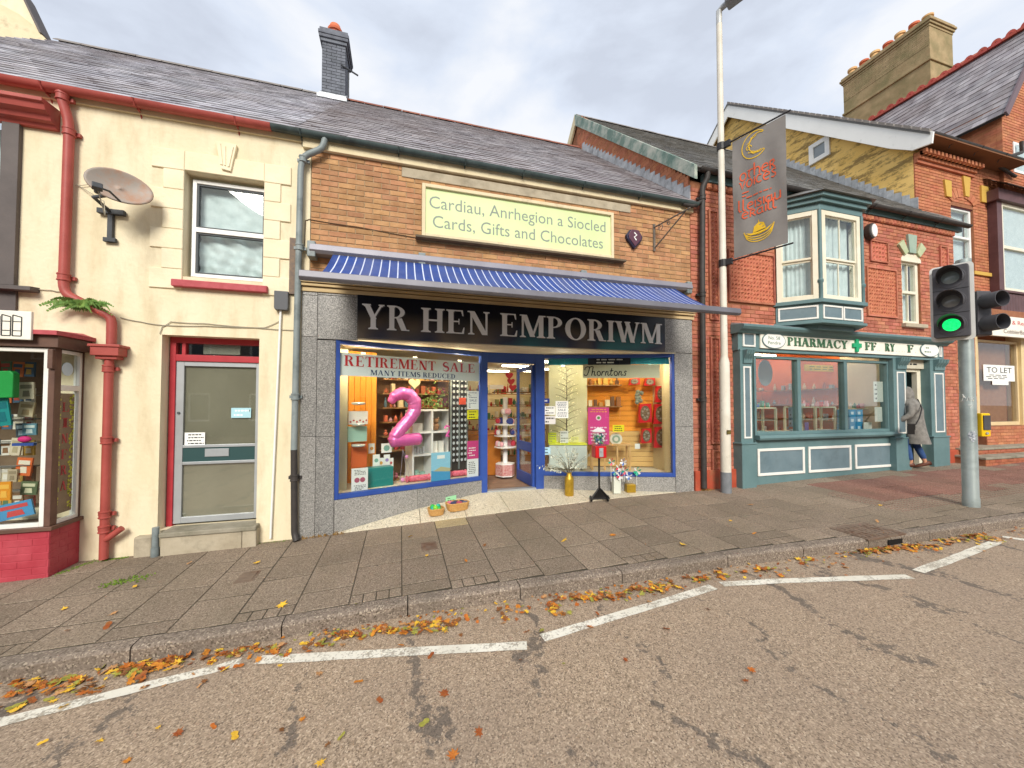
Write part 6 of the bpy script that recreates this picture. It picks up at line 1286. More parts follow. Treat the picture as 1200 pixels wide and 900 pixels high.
# ---------------------------------------------------------------- outside the emporium
def gpx(u, v): q = gpt(u, v); return q
def basket(cx, cy, cz, rx, ry, h_, lab, deg=0):
    t = thing('wicker_basket', lab, 'basket', (cx, cy, cz)); c_, s_ = math.cos(rad(deg)), math.sin(rad(deg)); mb = MB(); n = 24
    for k in range(6):
        z = cz + h_ * k / 5; s = .82 + .18 * k / 5; pts = []
        for i in range(n + 1):
            a = 2 * math.pi * i / n; e = 4; ca, sa = math.cos(a), math.sin(a); q = (abs(ca) ** e + abs(sa) ** e) ** (-1 / e)
            X, Y = rx * s * ca * q, ry * s * sa * q; pts.append((cx + X * c_ - Y * s_, cy + X * s_ + Y * c_, z + .004 * (i % 2)))
        mb.tube(pts, h_ * .115 if k < 5 else h_ * .13, 6, cap=False)
    mb.build('side', WICK, t, smooth=True); mb = MB(); mb.lathe(cx, cy, [(rx * .75, .005), (rx * .75, .012)], 8, z=cz) if False else None
    m2 = MB(Fr(cx, cy, deg)); m2.box(-rx * .8, rx * .8, -ry * .8, ry * .8, cz + .003, cz + .012); m2.build('bottom', WICK, t); return t
q1, q2 = W.hit(511, 594, .1), None
def fpt(u, v, y): a, z = W.hit(u, v, y); return a, y, z
b1x, b1y = W.hit(511, 590, .16)[0], .16; b1z = fzz(b1x, b1y); basket(b1x, b1y, b1z, .115, .1, .085, 'small wicker basket of green and teal balls on the pale forecourt', 10)
for k in range(7):
    mb = MB(); a = k * .9; mb.sphere(b1x + .055 * math.cos(a) * (k > 0), b1y + .05 * math.sin(a) * (k > 0), b1z + .085 + .02 * (k % 2), .038, 10); tag(mb.build('ball', P_(('#2fae4c', '#22a08c', '#7cc83c')[k % 3], rough=.3), smooth=True), ('green', 'teal', 'lime')[k % 3] + ' ball piled in the small wicker basket', 'ball', 'balls in the small basket')
b2x, b2y = W.hit(536, 586, .24)[0], .24; b2z = fzz(b2x, b2y); basket(b2x, b2y, b2z, .17, .11, .1, 'larger oblong wicker basket of soft goods beside the small basket', 16)
for k in range(6):
    mb = MB(); mb.sphere(b2x - .11 + .045 * k, b2y + .03 * (-1) ** k, b2z + .1, .05, 9, sq=(1, .8, .6)); tag(mb.build('folded_cloth', P_(('#c06a7c', '#3a3c5c', '#4a4450', '#a84c5c', '#2c3450', '#5c5a70')[k]), smooth=True), ('pink', 'navy', 'grey', 'rose', 'dark blue', 'slate')[k] + ' soft roll in the larger wicker basket', 'cloth')
mb = MB(Fr(b2x - .1, b2y + .1, 10)); mb.prism([(-.07, b2z + .07), (.1, b2z + .09), (.1, b2z + .19), (-.07, b2z + .17)], 0, .006); lines(mb, -.05, .08, b2z + .1, b2z + .16, 2, -.002, 1); tag(mb.build('price_card', [P_('#9cd8a4'), INK]), 'pale green price card standing in the larger basket', 'card')
# gold vase with silvered twigs
vx, vy = W.hit(667, 570, .32)[0], .32; vz = fzz(vx, vy); v_ = thing('gold_vase', 'tall gold bottle vase below the right shop window', 'vase', (vx, vy, vz))
mb = MB(); mb.lathe(vx, vy, [(.07, 0), (.078, .02), (.078, .27), (.07, .31), (.045, .345), (.04, .38), (.05, .39)], 20, z=vz); mb.build('body', GOLD, v_, smooth=True)
tw = MB(); rr = random.Random(31); SILV = M('silver_twig', '#b3b8a4', '#d8dac8', sc=30, rough=.4); lv = MB()
for k in range(30):
    a = rr.uniform(0, math.pi); l = rr.uniform(.25, .52); sx = math.cos(a) * l; sz = .12 + math.sin(a) * l * .75; yy = rr.uniform(-.12, .1); tw.tube([(vx, vy, vz + .36), (vx + sx * .4, vy + yy * .5, vz + .36 + sz * .6), (vx + sx, vy + yy, vz + .36 + sz)], [.004, .003, .0015], 4)
    for j in range(16):
        t = rr.uniform(.35, 1.05); x, y, z = vx + sx * t, vy + yy * t, vz + .36 + sz * t; a2 = rr.uniform(0, 6.28); s = rr.uniform(.012, .026); lv.add([(x, y, z), (x + s * math.cos(a2), y + .006, z + s * math.sin(a2)), (x + 1.9 * s * math.cos(a2 + .3), y, z + 1.9 * s * math.sin(a2 + .3)), (x + s * math.cos(a2 + .7), y - .006, z + s * math.sin(a2 + .7))], [(0, 1, 2, 3)])
sp_ = thing('silver_twigs', 'spray of pale silver twigs standing in the gold vase', 'dried flowers', (vx, vy, vz + .36)); tw.build('twig', P_('#6c6654'), sp_); lv.build('silver_leaf', SILV, sp_, kind='stuff')
# sweet machine on a stand
g = gpt(703, 587); gy = g.y + .02; gx_ = g.x; gz = pz(gx_, gy); BK = M('black_metal', '#22201f', '#2e2b2a', sc=10, rough=.4, metal=.4)
sm = thing('sweet_machine', 'red sweet vending machine with clear globe on a black triangular stand', 'vending machine', (gx_, gy, gz))
zb_ = W.hit(703, 533, gy)[1]
zt_ = W.hit(703, 504, gy)[1]; zm_ = W.hit(703, 536, gy)[1]
FG = Fr(gx_, gy, -8); mb = MB(FG); mb.tube([(0, 0, gz + .1), (0, 0, zm_)], .016, 10); mb.build('pole', BK, sm)
zt6 = W.hit(703, 571, gy)[1]; mb = MB(FG)
for x in (-.16, .16): mb.tube([(0, 0, zt6), (x, -.05, gz + .04)], .012, 6)
mb.prism([(-.15, gz + .04), (.15, gz + .04), (0, zt6)], -.008, .008); mb.tube([(-.25, -.16, gz + .03), (.2, -.02, gz + .035), (.3, .1, gz + .035)], .017, 8) if False else mb.tube([(-.17, -.1, gz + .03), (-.1, .14, gz + .035)], .02, 8); mb.tube([(.1, -.12, gz + .03), (.2, .12, gz + .035)], .02, 8); mb.tube([(-.14, .0, gz + .035), (.15, 0, gz + .035)], .014, 6); mb.build('base', BK, sm)
zr_ = W.hit(703, 522, gy)[1]; w2 = .095
mb = MB(FG); mb.box(-w2, w2, -w2, w2, zm_, zr_); mb.build('body', M('red_machine', '#c01c20', rough=.3), sm, bevel=.01)
mb = MB(FG); mb.pbox(-.035, .035, -w2 - .015, -w2 + .001, zm_ + .02, zr_ - .03, .005); mb.disc(0, -w2 - .03, (zm_ + zr_) / 2 + .02, .02, .02, 12); mb.build('coin_slot', ALU, sm)
mb = MB(FG); mb.box(-w2 + .004, w2 - .004, -w2 + .004, w2 - .004, zr_ + .001, zt_ - .03); mb.build('globe', glass('clear_plastic', (.93, .93, .93, 1), .06), sm)
mb = MB(FG); rr = random.Random(3); [mb.sphere(rr.uniform(-.07, .07), rr.uniform(-.07, .07), zr_ + .03 + rr.random() ** 1.2 * .16, .019, 6, mi=rr.randrange(3)) for _ in range(90)]; mb.build('sweet', [P_('#3c9c6c'), P_('#d8d8d4'), P_('#4c6c8c')], sm, kind='stuff')
mb = MB(FG); mb.lathe(0, 0, [(.11, 0), (.11, .02), (.06, .05), (.02, .07)], 4, z=zt_ - .03); mb.build('lid', P_('#d8d8d8'), sm)
# white vase and gold box with pinwheels
v2x, v2y = W.hit(722, 572, .22)[0], .22; v2z = fzz(v2x, v2y); z1 = W.hit(722, 557, v2y)[1]
mb = MB(Fr(v2x, v2y, -12)); mb.box(-.06, .06, -.06, .06, v2z, v2z + .27); frame(mb, -.064, .064, v2z + .001, v2z + .274, .012, -.066, -.058); tag(mb.build('white_vase', P_('#cfd2c4', sc=5), bevel=.006), 'square white lantern vase beside the sweet machine', 'vase')
v3x, v3y = W.hit(738.5, 570, .2)[0], .2; v3z = fzz(v3x, v3y); mb = MB(Fr(v3x, v3y, -12)); mb.box(-.08, .08, -.06, .06, v3z, v3z + .14); tag(mb.build('gold_planter', GOLD, bevel=.006), 'low gold box planter right of the white vase', 'planter')
def pinwheel(x, y, z, zb__, cols, lab, r_=.06):
    t = thing('pinwheel', lab, 'pinwheel', (x, y, zb__)); mb = MB(); mb.tube([(x, y, zb__), (x, y, z)], .004, 5); mb.build('stick', PAPER, t)
    for k in range(6):
        a = k * 1.047; mb = MB(); mb.add([(x, y - .01, z), (x + r_ * math.cos(a), y - .012, z + r_ * math.sin(a)), (x + r_ * 1.05 * math.cos(a + .5), y - .03, z + r_ * 1.05 * math.sin(a + .5)), (x + r_ * .5 * math.cos(a + .8), y - .035, z + r_ * .5 * math.sin(a + .8))], [(0, 1, 2, 3)]); mb.build('vane', P_(cols[k % len(cols)], rough=.25), t)
TG = ('#1c8c7c', '#c83a4c', '#e0e0e0', '#2c5ca8')
for k, (u, v) in enumerate(((716, 541), (724, 548), (729, 541), (719, 552), (730, 551), (724, 557), (734, 557))): a, z = W.hit(u, v, v2y - .03); pinwheel(a, v2y - .03 - .01 * k, z, v2z + .2, (TG[k % 4], TG[(k + 1) % 4], TG[2]), ('upper left', 'centre', 'upper middle', 'left', 'right', 'lower middle', 'lower right')[k] + ' shiny foil pinwheel in the white vase', .065)
a, z = W.hit(746, 552, v3y); pinwheel(a, v3y, z, v3z + .12, ('#1c9c7c', '#2cae8c', '#e0e0e0'), 'green foil pinwheel in the gold planter', .075)
# ================================================================ the pharmacy
ph = thing('pharmacy', 'red brick pharmacy building with teal shopfront and bay window above', 'pharmacy', (9, 0, .35))
PX0, PX1 = 5.05, 12.62
YP = -.15
u2 = lambda u, d=YP, v=460: W.hit(u, v, d)[0]
px0 = u2(868); px1 = u2(1108)
wd2 = W.rect(1056.5, 298, 1080.5, 382)
wd2 = (wd2[0], wd2[1], W.hit(1058, 379)[1], W.hit(1058, 303)[1])
bayh = (7.04, 9.1, W.hit(969, 380, -.5)[1], W.hit(969, 240, -.5)[1])
zcor = W.hit(862, 380, -.3)[1]
tp = [W.rect(829.5, 247, 844, 480), W.rect(853, 300, 906, 352), W.rect(1015, 318, 1051, 368)]
tp[0] = (tp[0][0], tp[0][1], W.hit(836, 375)[1], W.hit(836, 247)[1]); tpl = (tp[0][0], tp[0][1], W.hit(836, 520)[1], W.hit(836, 395)[1]); tpm = (tp[0][0], tp[0][1], W.hit(836, 553)[1], W.hit(836, 527)[1])
tp[1] = (W.hit(853, 330)[0], W.hit(907, 330)[0], W.hit(853, 353)[1], W.hit(853, 292)[1]); tp[2] = (W.hit(1015, 330)[0], W.hit(1050, 330)[0], W.hit(1015, 370)[1], W.hit(1015, 312)[1])
ros = (W.hit(1019, 300)[0], W.hit(1040, 300)[0], W.hit(1020, 306)[1], W.hit(1020, 281)[1]); smp = (W.hit(1101, 310)[0], W.hit(1110, 310)[0], W.hit(1101, 318)[1], W.hit(1101, 288)[1])
ZE2 = W.hit(1000, 243, -.15)[1]
mb = MB(); holed(mb, PX0, PX1, 0, ZE2, .012, .3, [wd2, (px0 + .1, px1 - .1, -.1, zcor - .1), (bayh[0] + .05, bayh[1] - .05, bayh[2] + .05, bayh[3] - .05)]); pw = mb.build('wall', MORTR, ph)
mb = MB(); mb.box(PX0, PX0 + .25, .3, 9, 0, 6); mb.box(12.2, 12.35, .3, 9, 0, 6); mb.box(PX0, 12.35, 8.8, 9, 0, 6); mb.box(PX0, 12.3, .3, 8.8, 3.6, 3.7); mb.build('side_wall', MORTR, ph)
holes = [wd2, bayh, (px0 - .0, px1 + .0, -1, zcor - .02)] + tp + [tpl, tpm, ros, smp]
courses(pw, W, PX0, PX1, .2, ZE2 - .12, holes, .228, .078, BRR, 'brick', d=.012, dep=.02, limit=300, proud=.009)
mb = MB(); mb.box(PX0, px0, -.05, .012, 0, fz(5.5) + .34); mb.box(px1, PX1, -.05, .012, .3, fz(12) + .3); mb.build('plinth', M('painted_plinth', '#a5452f', '#b5553c', sc=4, rough=.8, bump=.4, dirt='#8c6a4c', dsc=3), ph, bevel=.01)
# moulded terracotta panels: a small raised tile in each cell
TR = random.Random(6)
def terr(r_, cell, name='terracotta_panel'):
    a0, a1, z0, z1 = r_; mb = MB(); mb.box(a0, a1, -.002, .02, z0, z1); pn = mb.build(name, TERR, ph)
    nx, nz_ = max(1, round((a1 - a0) / cell)), max(1, round((z1 - z0) / cell)); cx_, cz_ = (a1 - a0) / nx, (z1 - z0) / nz_; mb = MB()
    for i in range(nx):
        for j in range(nz_):
            x, z = a0 + (i + .5) * cx_, z0 + (j + .5) * cz_; q_ = TR.uniform(.7, 1.15); w, h_ = cx_ * .45 * q_, cz_ * .45 * TR.uniform(.6, 1.1); o = TR.uniform(.012, .034)
            mb.add([(x - w, -.001, z), (x, -.001, z - h_), (x + w, -.001, z), (x, -.001, z + h_), (x, -o, z)], [(0, 1, 4), (1, 2, 4), (2, 3, 4), (3, 0, 4)])
            mb.add([(x - w, -.001, z - h_), (x - w * .5, -.001, z - h_), (x - w, -.001, z - h_ * .5), (x - w * .9, -.02, z - h_ * .9)], [(0, 1, 3), (1, 2, 3), (2, 0, 3)])
    mb.build('moulded_tile', TERR, pn, kind='stuff'); mb = MB(); frame(mb, a0, a1, z0, z1, .03, -.03, 0); mb.build('panel_border', BRR, pn)
for r_ in tp: terr(r_, .075)
terr(tpl, .075); terr(tpm, .1); terr(ros, .1, 'rosette_panel'); terr(smp, .1)
# cogged brick course under the eaves
courses(pw, W, 5.4, PX1, ZE2 - .12, ZE2, [bayh], .12, .12, TERR, 'cogged_brick', d=-.03, dep=.05, limit=60, proud=.02, stag=0, eased=.02)
gutter(ph, [(5.12, W.hit(820, 197, -.15)[1]), (PX1 + .25, W.hit(1136, 265, -.15)[1])], -.16, .062, BLACKP, [7, 8.4, 9.6, 10.7, 11.8])
mb = MB(); mb.box(5.3, PX1 + .2, -.06, .012, ZE2 + .002, ZE2 + .13); mb.build('eaves_board', TEAL, ph)
h1 = lambda u, v, d=-.1: (W.hit(u, v, d)[0], d, W.hit(u, v, d)[1])
pipe(ph, [h1(829, 201, -.15), h1(829, 208, -.14), h1(823, 220, -.09), h1(823, 235, -.09), h1(823, 330, -.09), h1(825, 572, -.09)], .05, BLACKP, [h1(823, 232, -.09), h1(823, 345, -.09), h1(824, 468, -.09)])
pipe(ph, [h1(800, 239, -.1), h1(812, 242, -.12), h1(822, 236, -.1)], .035, BLACKP, (), 'branch_pipe')
# roof
EZ, RZ, EY, RY_ = ZE2 + .13, 10.52, -.2, 4.6
sl_ = math.hypot(RZ - EZ, RY_ - EY); cs, sn = (RY_ - EY) / sl_, (RZ - EZ) / sl_
RF = Fr(0, 0, basis=(Vector((1, 0, 0)), Vector((0, sn, -cs)), Vector((0, cs, sn)))); RF.O = Vector((0, EY, EZ))
roof(ph, 5.0, 12.32, SLATE2, RIDGEG, 300)
mb = MB(RF); mb.box(12.32, PX1 + .2, 0, .05, 0, .75); mb.build('roof_corner', SLATE2, ph)
# gable wall, verge board and stepped lead
FG1 = Fr(5.05, 0, 90)
mb = MB(FG1); mb.prism([(.02, 5), (.02, ZE2), (4.6, RZ - .02), (9, 6), (9, 5)], -.25, 0); gw = mb.build('gable_wall', MORTR, ph)
zr = lambda y: 5.44 + (9.47 - 5.44) * (y + .14) / 4.64
courses(gw, FG1, .02, 4.8, 5.4, 10.3, [], .228, .078, BRO, 'brick', d=.0, dep=-.02, proud=-.012, limit=200, eased=-.003, clip=lambda z: (max(.02, (z - ZE2) / (RZ - ZE2) * 4.6 - .05), min(4.6, (z - 5.35) / .872 + .1)))
mb = MB(FG1); vd = Vector((RY_ - EY, RZ - EZ)).normalized(); nn = Vector((vd.y, -vd.x)) * .24
P0, P1 = Vector((EY - .02, EZ + .02)), Vector((RY_, RZ + .03))
mb.prism([tuple(P0), tuple(P1), tuple(P1 + Vector((0, -.34))), tuple(P0 + Vector((.0, -.26)))], .03, .09); vb = mb.build('verge_board', M('flaking_green_board', '#7f948a', '#b5b8ac', sc=3.5, rough=.7, bump=.2, dirt='#4f6f66', dsc=2.5, dpos=(.45, .6)), ph, bevel=.004)
mb = MB(FG1); P2 = Vector((9, EZ + .1)); mb.prism([tuple(P1), tuple(P2), tuple(P2 + Vector((0, -.3))), tuple(P1 + Vector((0, -.34)))], .03, .09); mb.build('verge_board', CREAMD, ph)
for k in range(26):
    y = -.02 + k * .165; mb = MB(FG1); z = zr(y); mb.prism([(y, z + .0), (y + .16, z + .14), (y + .16, z + .14 + .16), (y, z + .26)], .01 + .003 * (k % 2), .02 + .003 * (k % 2)); mb.build('lead_step', LEAD, gw)
# small sash window with painted keystones
w_ = wd2; mb = MB(); frame(mb, w_[0] + .0, w_[1], w_[2], w_[3], .09, .05, .15, wb=.08); zm = (w_[2] + w_[3]) / 2; mb.box(w_[0] + .09, w_[1] - .09, .045, .14, zm - .03, zm + .03); xm = (w_[0] + w_[1]) / 2; mb.box(xm - .012, xm + .012, .07, .12, w_[2] + .08, w_[3] - .09); w1 = mb.build('window', CREAMW, ph, bevel=.004)
mb = MB(); mb.box(w_[0] + .09, w_[1] - .09, .09, .096, w_[2] + .08, w_[3] - .09); mb.build('pane', GW, w1); mb = MB(); mb.box(w_[0] + .05, w_[1] - .05, .2, .22, w_[2], w_[3]); mb.build('curtain', CURT, w1)
mb = MB(); mb.prism([(w_[0] - .02, w_[3] - .05), (w_[1] + .02, w_[3] - .05), (w_[1] + .02, w_[3] + .02), (xm + .2, w_[3] + .13), (xm - .2, w_[3] + .13), (w_[0] - .02, w_[3] + .02)], -.005, .1); mb.build('arched_head', CREAMW, w1)
mb = MB(); mb.box(w_[0] - .06, w_[1] + .06, -.08, .1, w_[2] - .08, w_[2]); mb.build('sill', CONC, w1, bevel=.005)
KG = M('painted_keystone', '#a8b48c', '#b8bf9c', sc=5, rough=.7); KY = M('ochre_keystone', '#c9a44e', sc=5, rough=.7)
for k, (t, w, l) in enumerate(((-38, .1, .3), (0, .15, .42), (38, .1, .3))):
    c_, s_ = math.sin(rad(t)), math.cos(rad(t)); ox, oz = xm + c_ * .32, w_[3] + .02 + s_ * .12; P = lambda a, b: (ox + c_ * b + s_ * a, oz + s_ * b - c_ * a)
    mb = MB(); mb.prism([P(-w * .7, 0), P(w * .7, 0), P(w, l), P(-w, l)], -.045, .01); mb.build('keystone', KG if k != 1 else M('painted_keystone_pale', '#8fa596', '#9fb0a0', sc=5, rough=.7), ph, bevel=.006)
# alarm bell
q = h1(1021, 271, -.08); al2 = thing('alarm_bell', 'round black and white alarm bell under the pharmacy eaves', 'alarm', (q[0], 0, q[2])); mb = MB(); mb.disc(q[0], -.12, q[2], .11, .12, 18, 0, .17); mb.build('casing', BLACKP, al2, bevel=.02); mb = MB(); mb.disc(q[0] + .02, -.14, q[2], .085, .03, 18, 0, .14); mb.build('cover', PLASTW, al2, bevel=.01)
# oriel bay window
bA, bB, bC, bD = (7.04, 0), (7.54, -.5), (8.66, -.5), (9.1, 0)
zb_0, zb_1 = W.hit(969, 352, -.5)[1], W.hit(969, 247, -.5)[1]; zmr = W.hit(969, 303, -.5)[1]
zbase = W.hit(969, 376, -.5)[1]
bay = MB()
def bpoly(o): return [(bA[0] - o, .0), (bB[0] - o * .6, bB[1] - o), (bC[0] + o * .6, bC[1] - o), (bD[0] + o, .0)]
bay.prismz(bpoly(0), zbase, zb_0 - .05); bay.prismz(bpoly(.06), zb_0 - .05, zb_0 + .02); bay.prismz(bpoly(.05), zbase - .05, zbase); bay.prismz(bpoly(-.12), zbase - .14, zbase - .05)
bay.prismz(bpoly(.02), zb_1 + .0, zb_1 + .12); bay.prismz(bpoly(.08), zb_1 + .12, zb_1 + .2); bay.prismz(bpoly(.14), zb_1 + .2, zb_1 + .27)
bay = bay.build('bay', TEAL, ph, bevel=.006)
mb = MB(); o = .2; z = zb_1 + .272; mb.add([(bA[0] - o, 0, z), (bB[0] - o * .6, bB[1] - o, z), (bC[0] + o * .6, bC[1] - o, z), (bD[0] + o, 0, z), (7.6, .02, z + .33), (8.6, .02, z + .33)], [(0, 1, 4), (1, 2, 5, 4), (2, 3, 5), (0, 3, 2, 1)]); mb.build('bay_roof', SLATE2, bay, solid=.02)
FA = Fr(bA[0], bA[1], -45); FB = Fr(bB[0], bB[1], 0); FCc = Fr(bC[0], bC[1], 48.6)
LA = math.hypot(.5, .5); LC = math.hypot(bD[0] - bC[0], .5)
def sash(F, L_, bars, e=.025):
    mb = MB(F); frame(mb, e, L_ - e, zb_0 + .02, zb_1, .09, -.01, .09); w = mb.build('window', CREAMW, bay, bevel=.004)
    for z0, z1, dd in ((zb_0 + .09, zmr, .05), (zmr, zb_1 - .07, .02)):
        mb = MB(F); frame(mb, e + .07, L_ - e - .07, z0, z1, .04, dd, dd + .035)
        if bars: m_ = L_ / 2; mb.box(m_ - .01, m_ + .01, dd + .005, dd + .03, z0 + .04, z1 - .04)
        mb.build('sash', CREAMW, w, bevel=.003); mb = MB(F); mb.box(e + .11, L_ - e - .11, dd + .012, dd + .016, z0 + .04, z1 - .04); mb.build('pane', GW, w)
    n, m = 24, 2; mb = MB(F); vs = [(e + .07 + (L_ - 2 * e - .14) * i / n, .17 + .02 * math.sin(i * 1.9) + .012 * math.sin(i * .7), zb_0 + .05 + (zb_1 - zb_0 - .1) * j / m) for j in range(m + 1) for i in range(n + 1)]
    mb.add(vs, [(j * (n + 1) + i, j * (n + 1) + i + 1, (j + 1) * (n + 1) + i + 1, (j + 1) * (n + 1) + i) for j in range(m) for i in range(n)]); mb.build('curtain', CURT, w, smooth='all')
sash(FA, LA, False); sash(FB, bC[0] - bB[0], True, .05); sash(FCc, LC, False)
mb = MB(); [mb.lathe(x, y, [(.035, 0), (.035, .3), (.05, .32), (.05, .36), (.033, .38), (.033, zb_1 - zb_0 - .02)], 10, z=zb_0 + .02) for x, y in (bB, bC)]; mb.build('corner_post', TEAL, bay, smooth=True)
for F, L_, k in ((FA, LA, 1), (FB, bC[0] - bB[0], 2), (FCc, LC, 1)):
    for j in range(k):
        w = (L_ - .06) / k; mb = MB(F); frame(mb, .04 + j * w, .02 + (j + 1) * w, zbase + .04, zb_0 - .09, .03, -.015, .0); o = mb.build('panel_frame', WHT, bay); mb = MB(F); mb.box(.07 + j * w, -.01 + (j + 1) * w, -.004, .01, zbase + .07, zb_0 - .12); mb.build('panel', GREYBL, bay)
# shopfront
zsg1, zsg0 = W.hit(891, 389, YP)[1], W.hit(891, 408, YP)[1]
zw1, zw0 = W.hit(882, 416.7, -.02)[1], W.hit(882, 510, -.02)[1]
zpil1 = W.hit(868, 410, YP)[1]; zdado = W.hit(868, 519, YP)[1]
XL = lambda u, d=YP: W.hit(u, 460, d)[0]
mb = MB(); zc_ = W.hit(862, 386, -.3)[1]
mb.prisma([(0, zc_ - .02), (-.18, zc_ - .02), (-.22, zc_ + .02), (-.27, zc_ + .04), (-.3, zc_ + .08), (-.3, zc_ + .12), (0, zc_ + .16)], px0 - .06, px1 + .06); mb.build('cornice', TEAL, ph, bevel=.004)
mb = MB(); mb.prisma([(0, zc_ + .162), (-.26, zc_ + .125), (-.26, zc_ + .135), (0, zc_ + .2)], px0 - .04, px1 + .04); mb.build('lead_cover', LEAD, ph)
mb = MB(); mb.box(px0 - .02, px1 + .02, -.13, .1, zsg0 - .05, zc_ - .021); mb.box(px0 - .0, px1 + .0, -.155, -.13, zsg0 - .07, zsg0 - .03); mb.build('fascia', TEAL, ph, bevel=.004)
pil = [(px0, XL(882)), (XL(1047.5), XL(1063)), (XL(1091), px1)]
for k, (a, b) in enumerate(pil):
    zbm = fz(a) - .1
    mb = MB(); mb.box(a, b, YP, .1, zbm, zpil1); mb.box(a - .025, b + .025, YP - .035, .1, zbm, zdado - .03); mb.box(a - .04, b + .04, YP - .05, .1, zdado - .03, zdado + .0); pp = mb.build('pilaster', TEAL, ph, bevel=.006)
    w = b - a; mb = MB(); frame(mb, a + w * .22, b - w * .15, zdado + .08, zpil1 - .3, .028, YP - .012, YP); mb.build('panel_frame', WHT, pp); mb = MB(); mb.box(a + w * .22 + .03, b - w * .15 - .03, YP - .003, YP + .01, zdado + .11, zpil1 - .33); mb.build('panel', GREYBL, pp)
    mb = MB(); mb.prisma([(YP, zpil1 - .26), (YP - .03, zpil1 - .24), (YP - .035, zpil1 - .16), (YP - .09, zpil1 - .08), (YP - .11, zpil1 - .0), (YP, zpil1)], a + w * .2, b - w * .1); [mb.prisma([(YP - .01, zpil1 - .25), (YP - .045, zpil1 - .16), (YP - .1, zpil1 - .07), (YP - .12, zpil1 - .01), (YP, zpil1 - .01)], a + w * (.3 + .2 * j), a + w * (.38 + .2 * j)) for j in range(3)]; mb.build('console', TEAL, pp)
for a, b in ((px0 + .02, XL(889)), (XL(1100.5), px1 - .02)):
    mb = MB(); frame(mb, a + .06, b - .05, zsg0 + .02, zsg1 - .02, .03, -.15, -.13); mb.build('square_frame', WHT, ph); mb = MB(); mb.box(a + .09, b - .08, -.136, -.128, zsg0 + .05, zsg1 - .05); mb.build('square_panel', GREYBL, ph)
# sign
s0, s1 = W.hit(891.5, 395, -.17)[0], W.hit(1099, 410, -.17)[0]; psn = thing('pharmacy_sign', 'white pharmacy fascia sign with green cross between two oval plaques', 'sign', ((s0 + s1) / 2, -.16, zsg0))
mb = MB(); mb.box(s0, s1, -.165, -.13, zsg0, zsg1); mb.build('board', BOARDW, psn, bevel=.006); hs_ = zsg1 - zsg0
GRN = M('dark_green_letter', '#3f6a4a', '#4a7556', sc=6, rough=.5); GHO = M('ghost_mark_and_shade', '#b3ac8c', rough=.7)
U = lambda x: W.hit(885 + x / 5.4545, 405, -.17)[0]
for s_, a, b in (('PHARMACY', 204, 592), ('FF', 700, 775), ('RY', 828, 892), ('F', 970, 1012)):
    A, B = U(a), U(b); serif(s_, A + .012, zsg0 + hs_ * .24, hs_ * .52, B - A, -.1665, GHO, psn, dep=.002, single=False, name='letter_shadow'); serif(s_, A, zsg0 + hs_ * .26, hs_ * .52, B - A, -.182, GRN, psn, dep=.014)  # the offset copies paint the letters' shade onto the sign
mb = MB(); [mb.disc(U(x), -.168, zsg0 + hs_ * .27, .008, .004, 6) for x in (785, 797, 905, 920, 940, 955, 1025)]; mb.build('fixing_mark', GHO, psn, kind='stuff')
A, B = U(618), U(672); cw_ = (B - A) / 2; cx_ = (A + B) / 2; zc2 = (zsg0 + zsg1) / 2; ch_ = hs_ * .43; mb = MB(); w = .33
mb.prism([(cx_ - cw_ * w, zc2 - ch_), (cx_ + cw_ * w, zc2 - ch_), (cx_ + cw_ * w, zc2 - ch_ * w), (cx_ + cw_, zc2 - ch_ * w), (cx_ + cw_, zc2 + ch_ * w), (cx_ + cw_ * w, zc2 + ch_ * w), (cx_ + cw_ * w, zc2 + ch_), (cx_ - cw_ * w, zc2 + ch_), (cx_ - cw_ * w, zc2 + ch_ * w), (cx_ - cw_, zc2 + ch_ * w), (cx_ - cw_, zc2 - ch_ * w), (cx_ - cw_ * w, zc2 - ch_ * w)], -.2, -.165); mb.build('green_cross', M('cross_green', '#12a06a', rough=.4), psn, bevel=.003)
for a, b, t1, t2 in ((48, 187, 'No. 58', 'Practice'), (1055, 1168, 'Dr. Rhys', '01239 612345')):
    A, B = U(a), U(b); c_ = (A + B) / 2; r_ = (B - A) / 2; mb = MB(); mb.disc(c_, -.185, zc2, r_, .02, 28, 0, hs_ * .46); ov_ = mb.build('oval_plaque', M('plaque_white', '#ecebe4', rough=.4), psn); mb = MB(); mb.disc(c_, -.183, zc2, r_ * 1.06, .016, 28, 0, hs_ * .5); mb.build('oval_rim', TEAL, psn)
    mb = MB(); 
    if a < 100: sans(mb, t1, c_, zc2 + hs_ * .06, hs_ * .2, -.186, r_ * 1.05); sans(mb, 'Pendre', c_, zc2 - hs_ * .24, hs_ * .2, -.186, r_ * 1.15)
    else: sans(mb, 'St. Mary', c_, zc2 + hs_ * .06, hs_ * .18, -.186, r_ * 1.1) if False else lines(mb, c_ - r_ * .55, c_ + r_ * .55, zc2 + hs_ * .02, zc2 + hs_ * .26, 1, -.186); lines(mb, c_ - r_ * .7, c_ + r_ * .7, zc2 - hs_ * .26, zc2 - hs_ * .04, 1, -.186)
    mb.build('plaque_lettering', GRN, ov_)
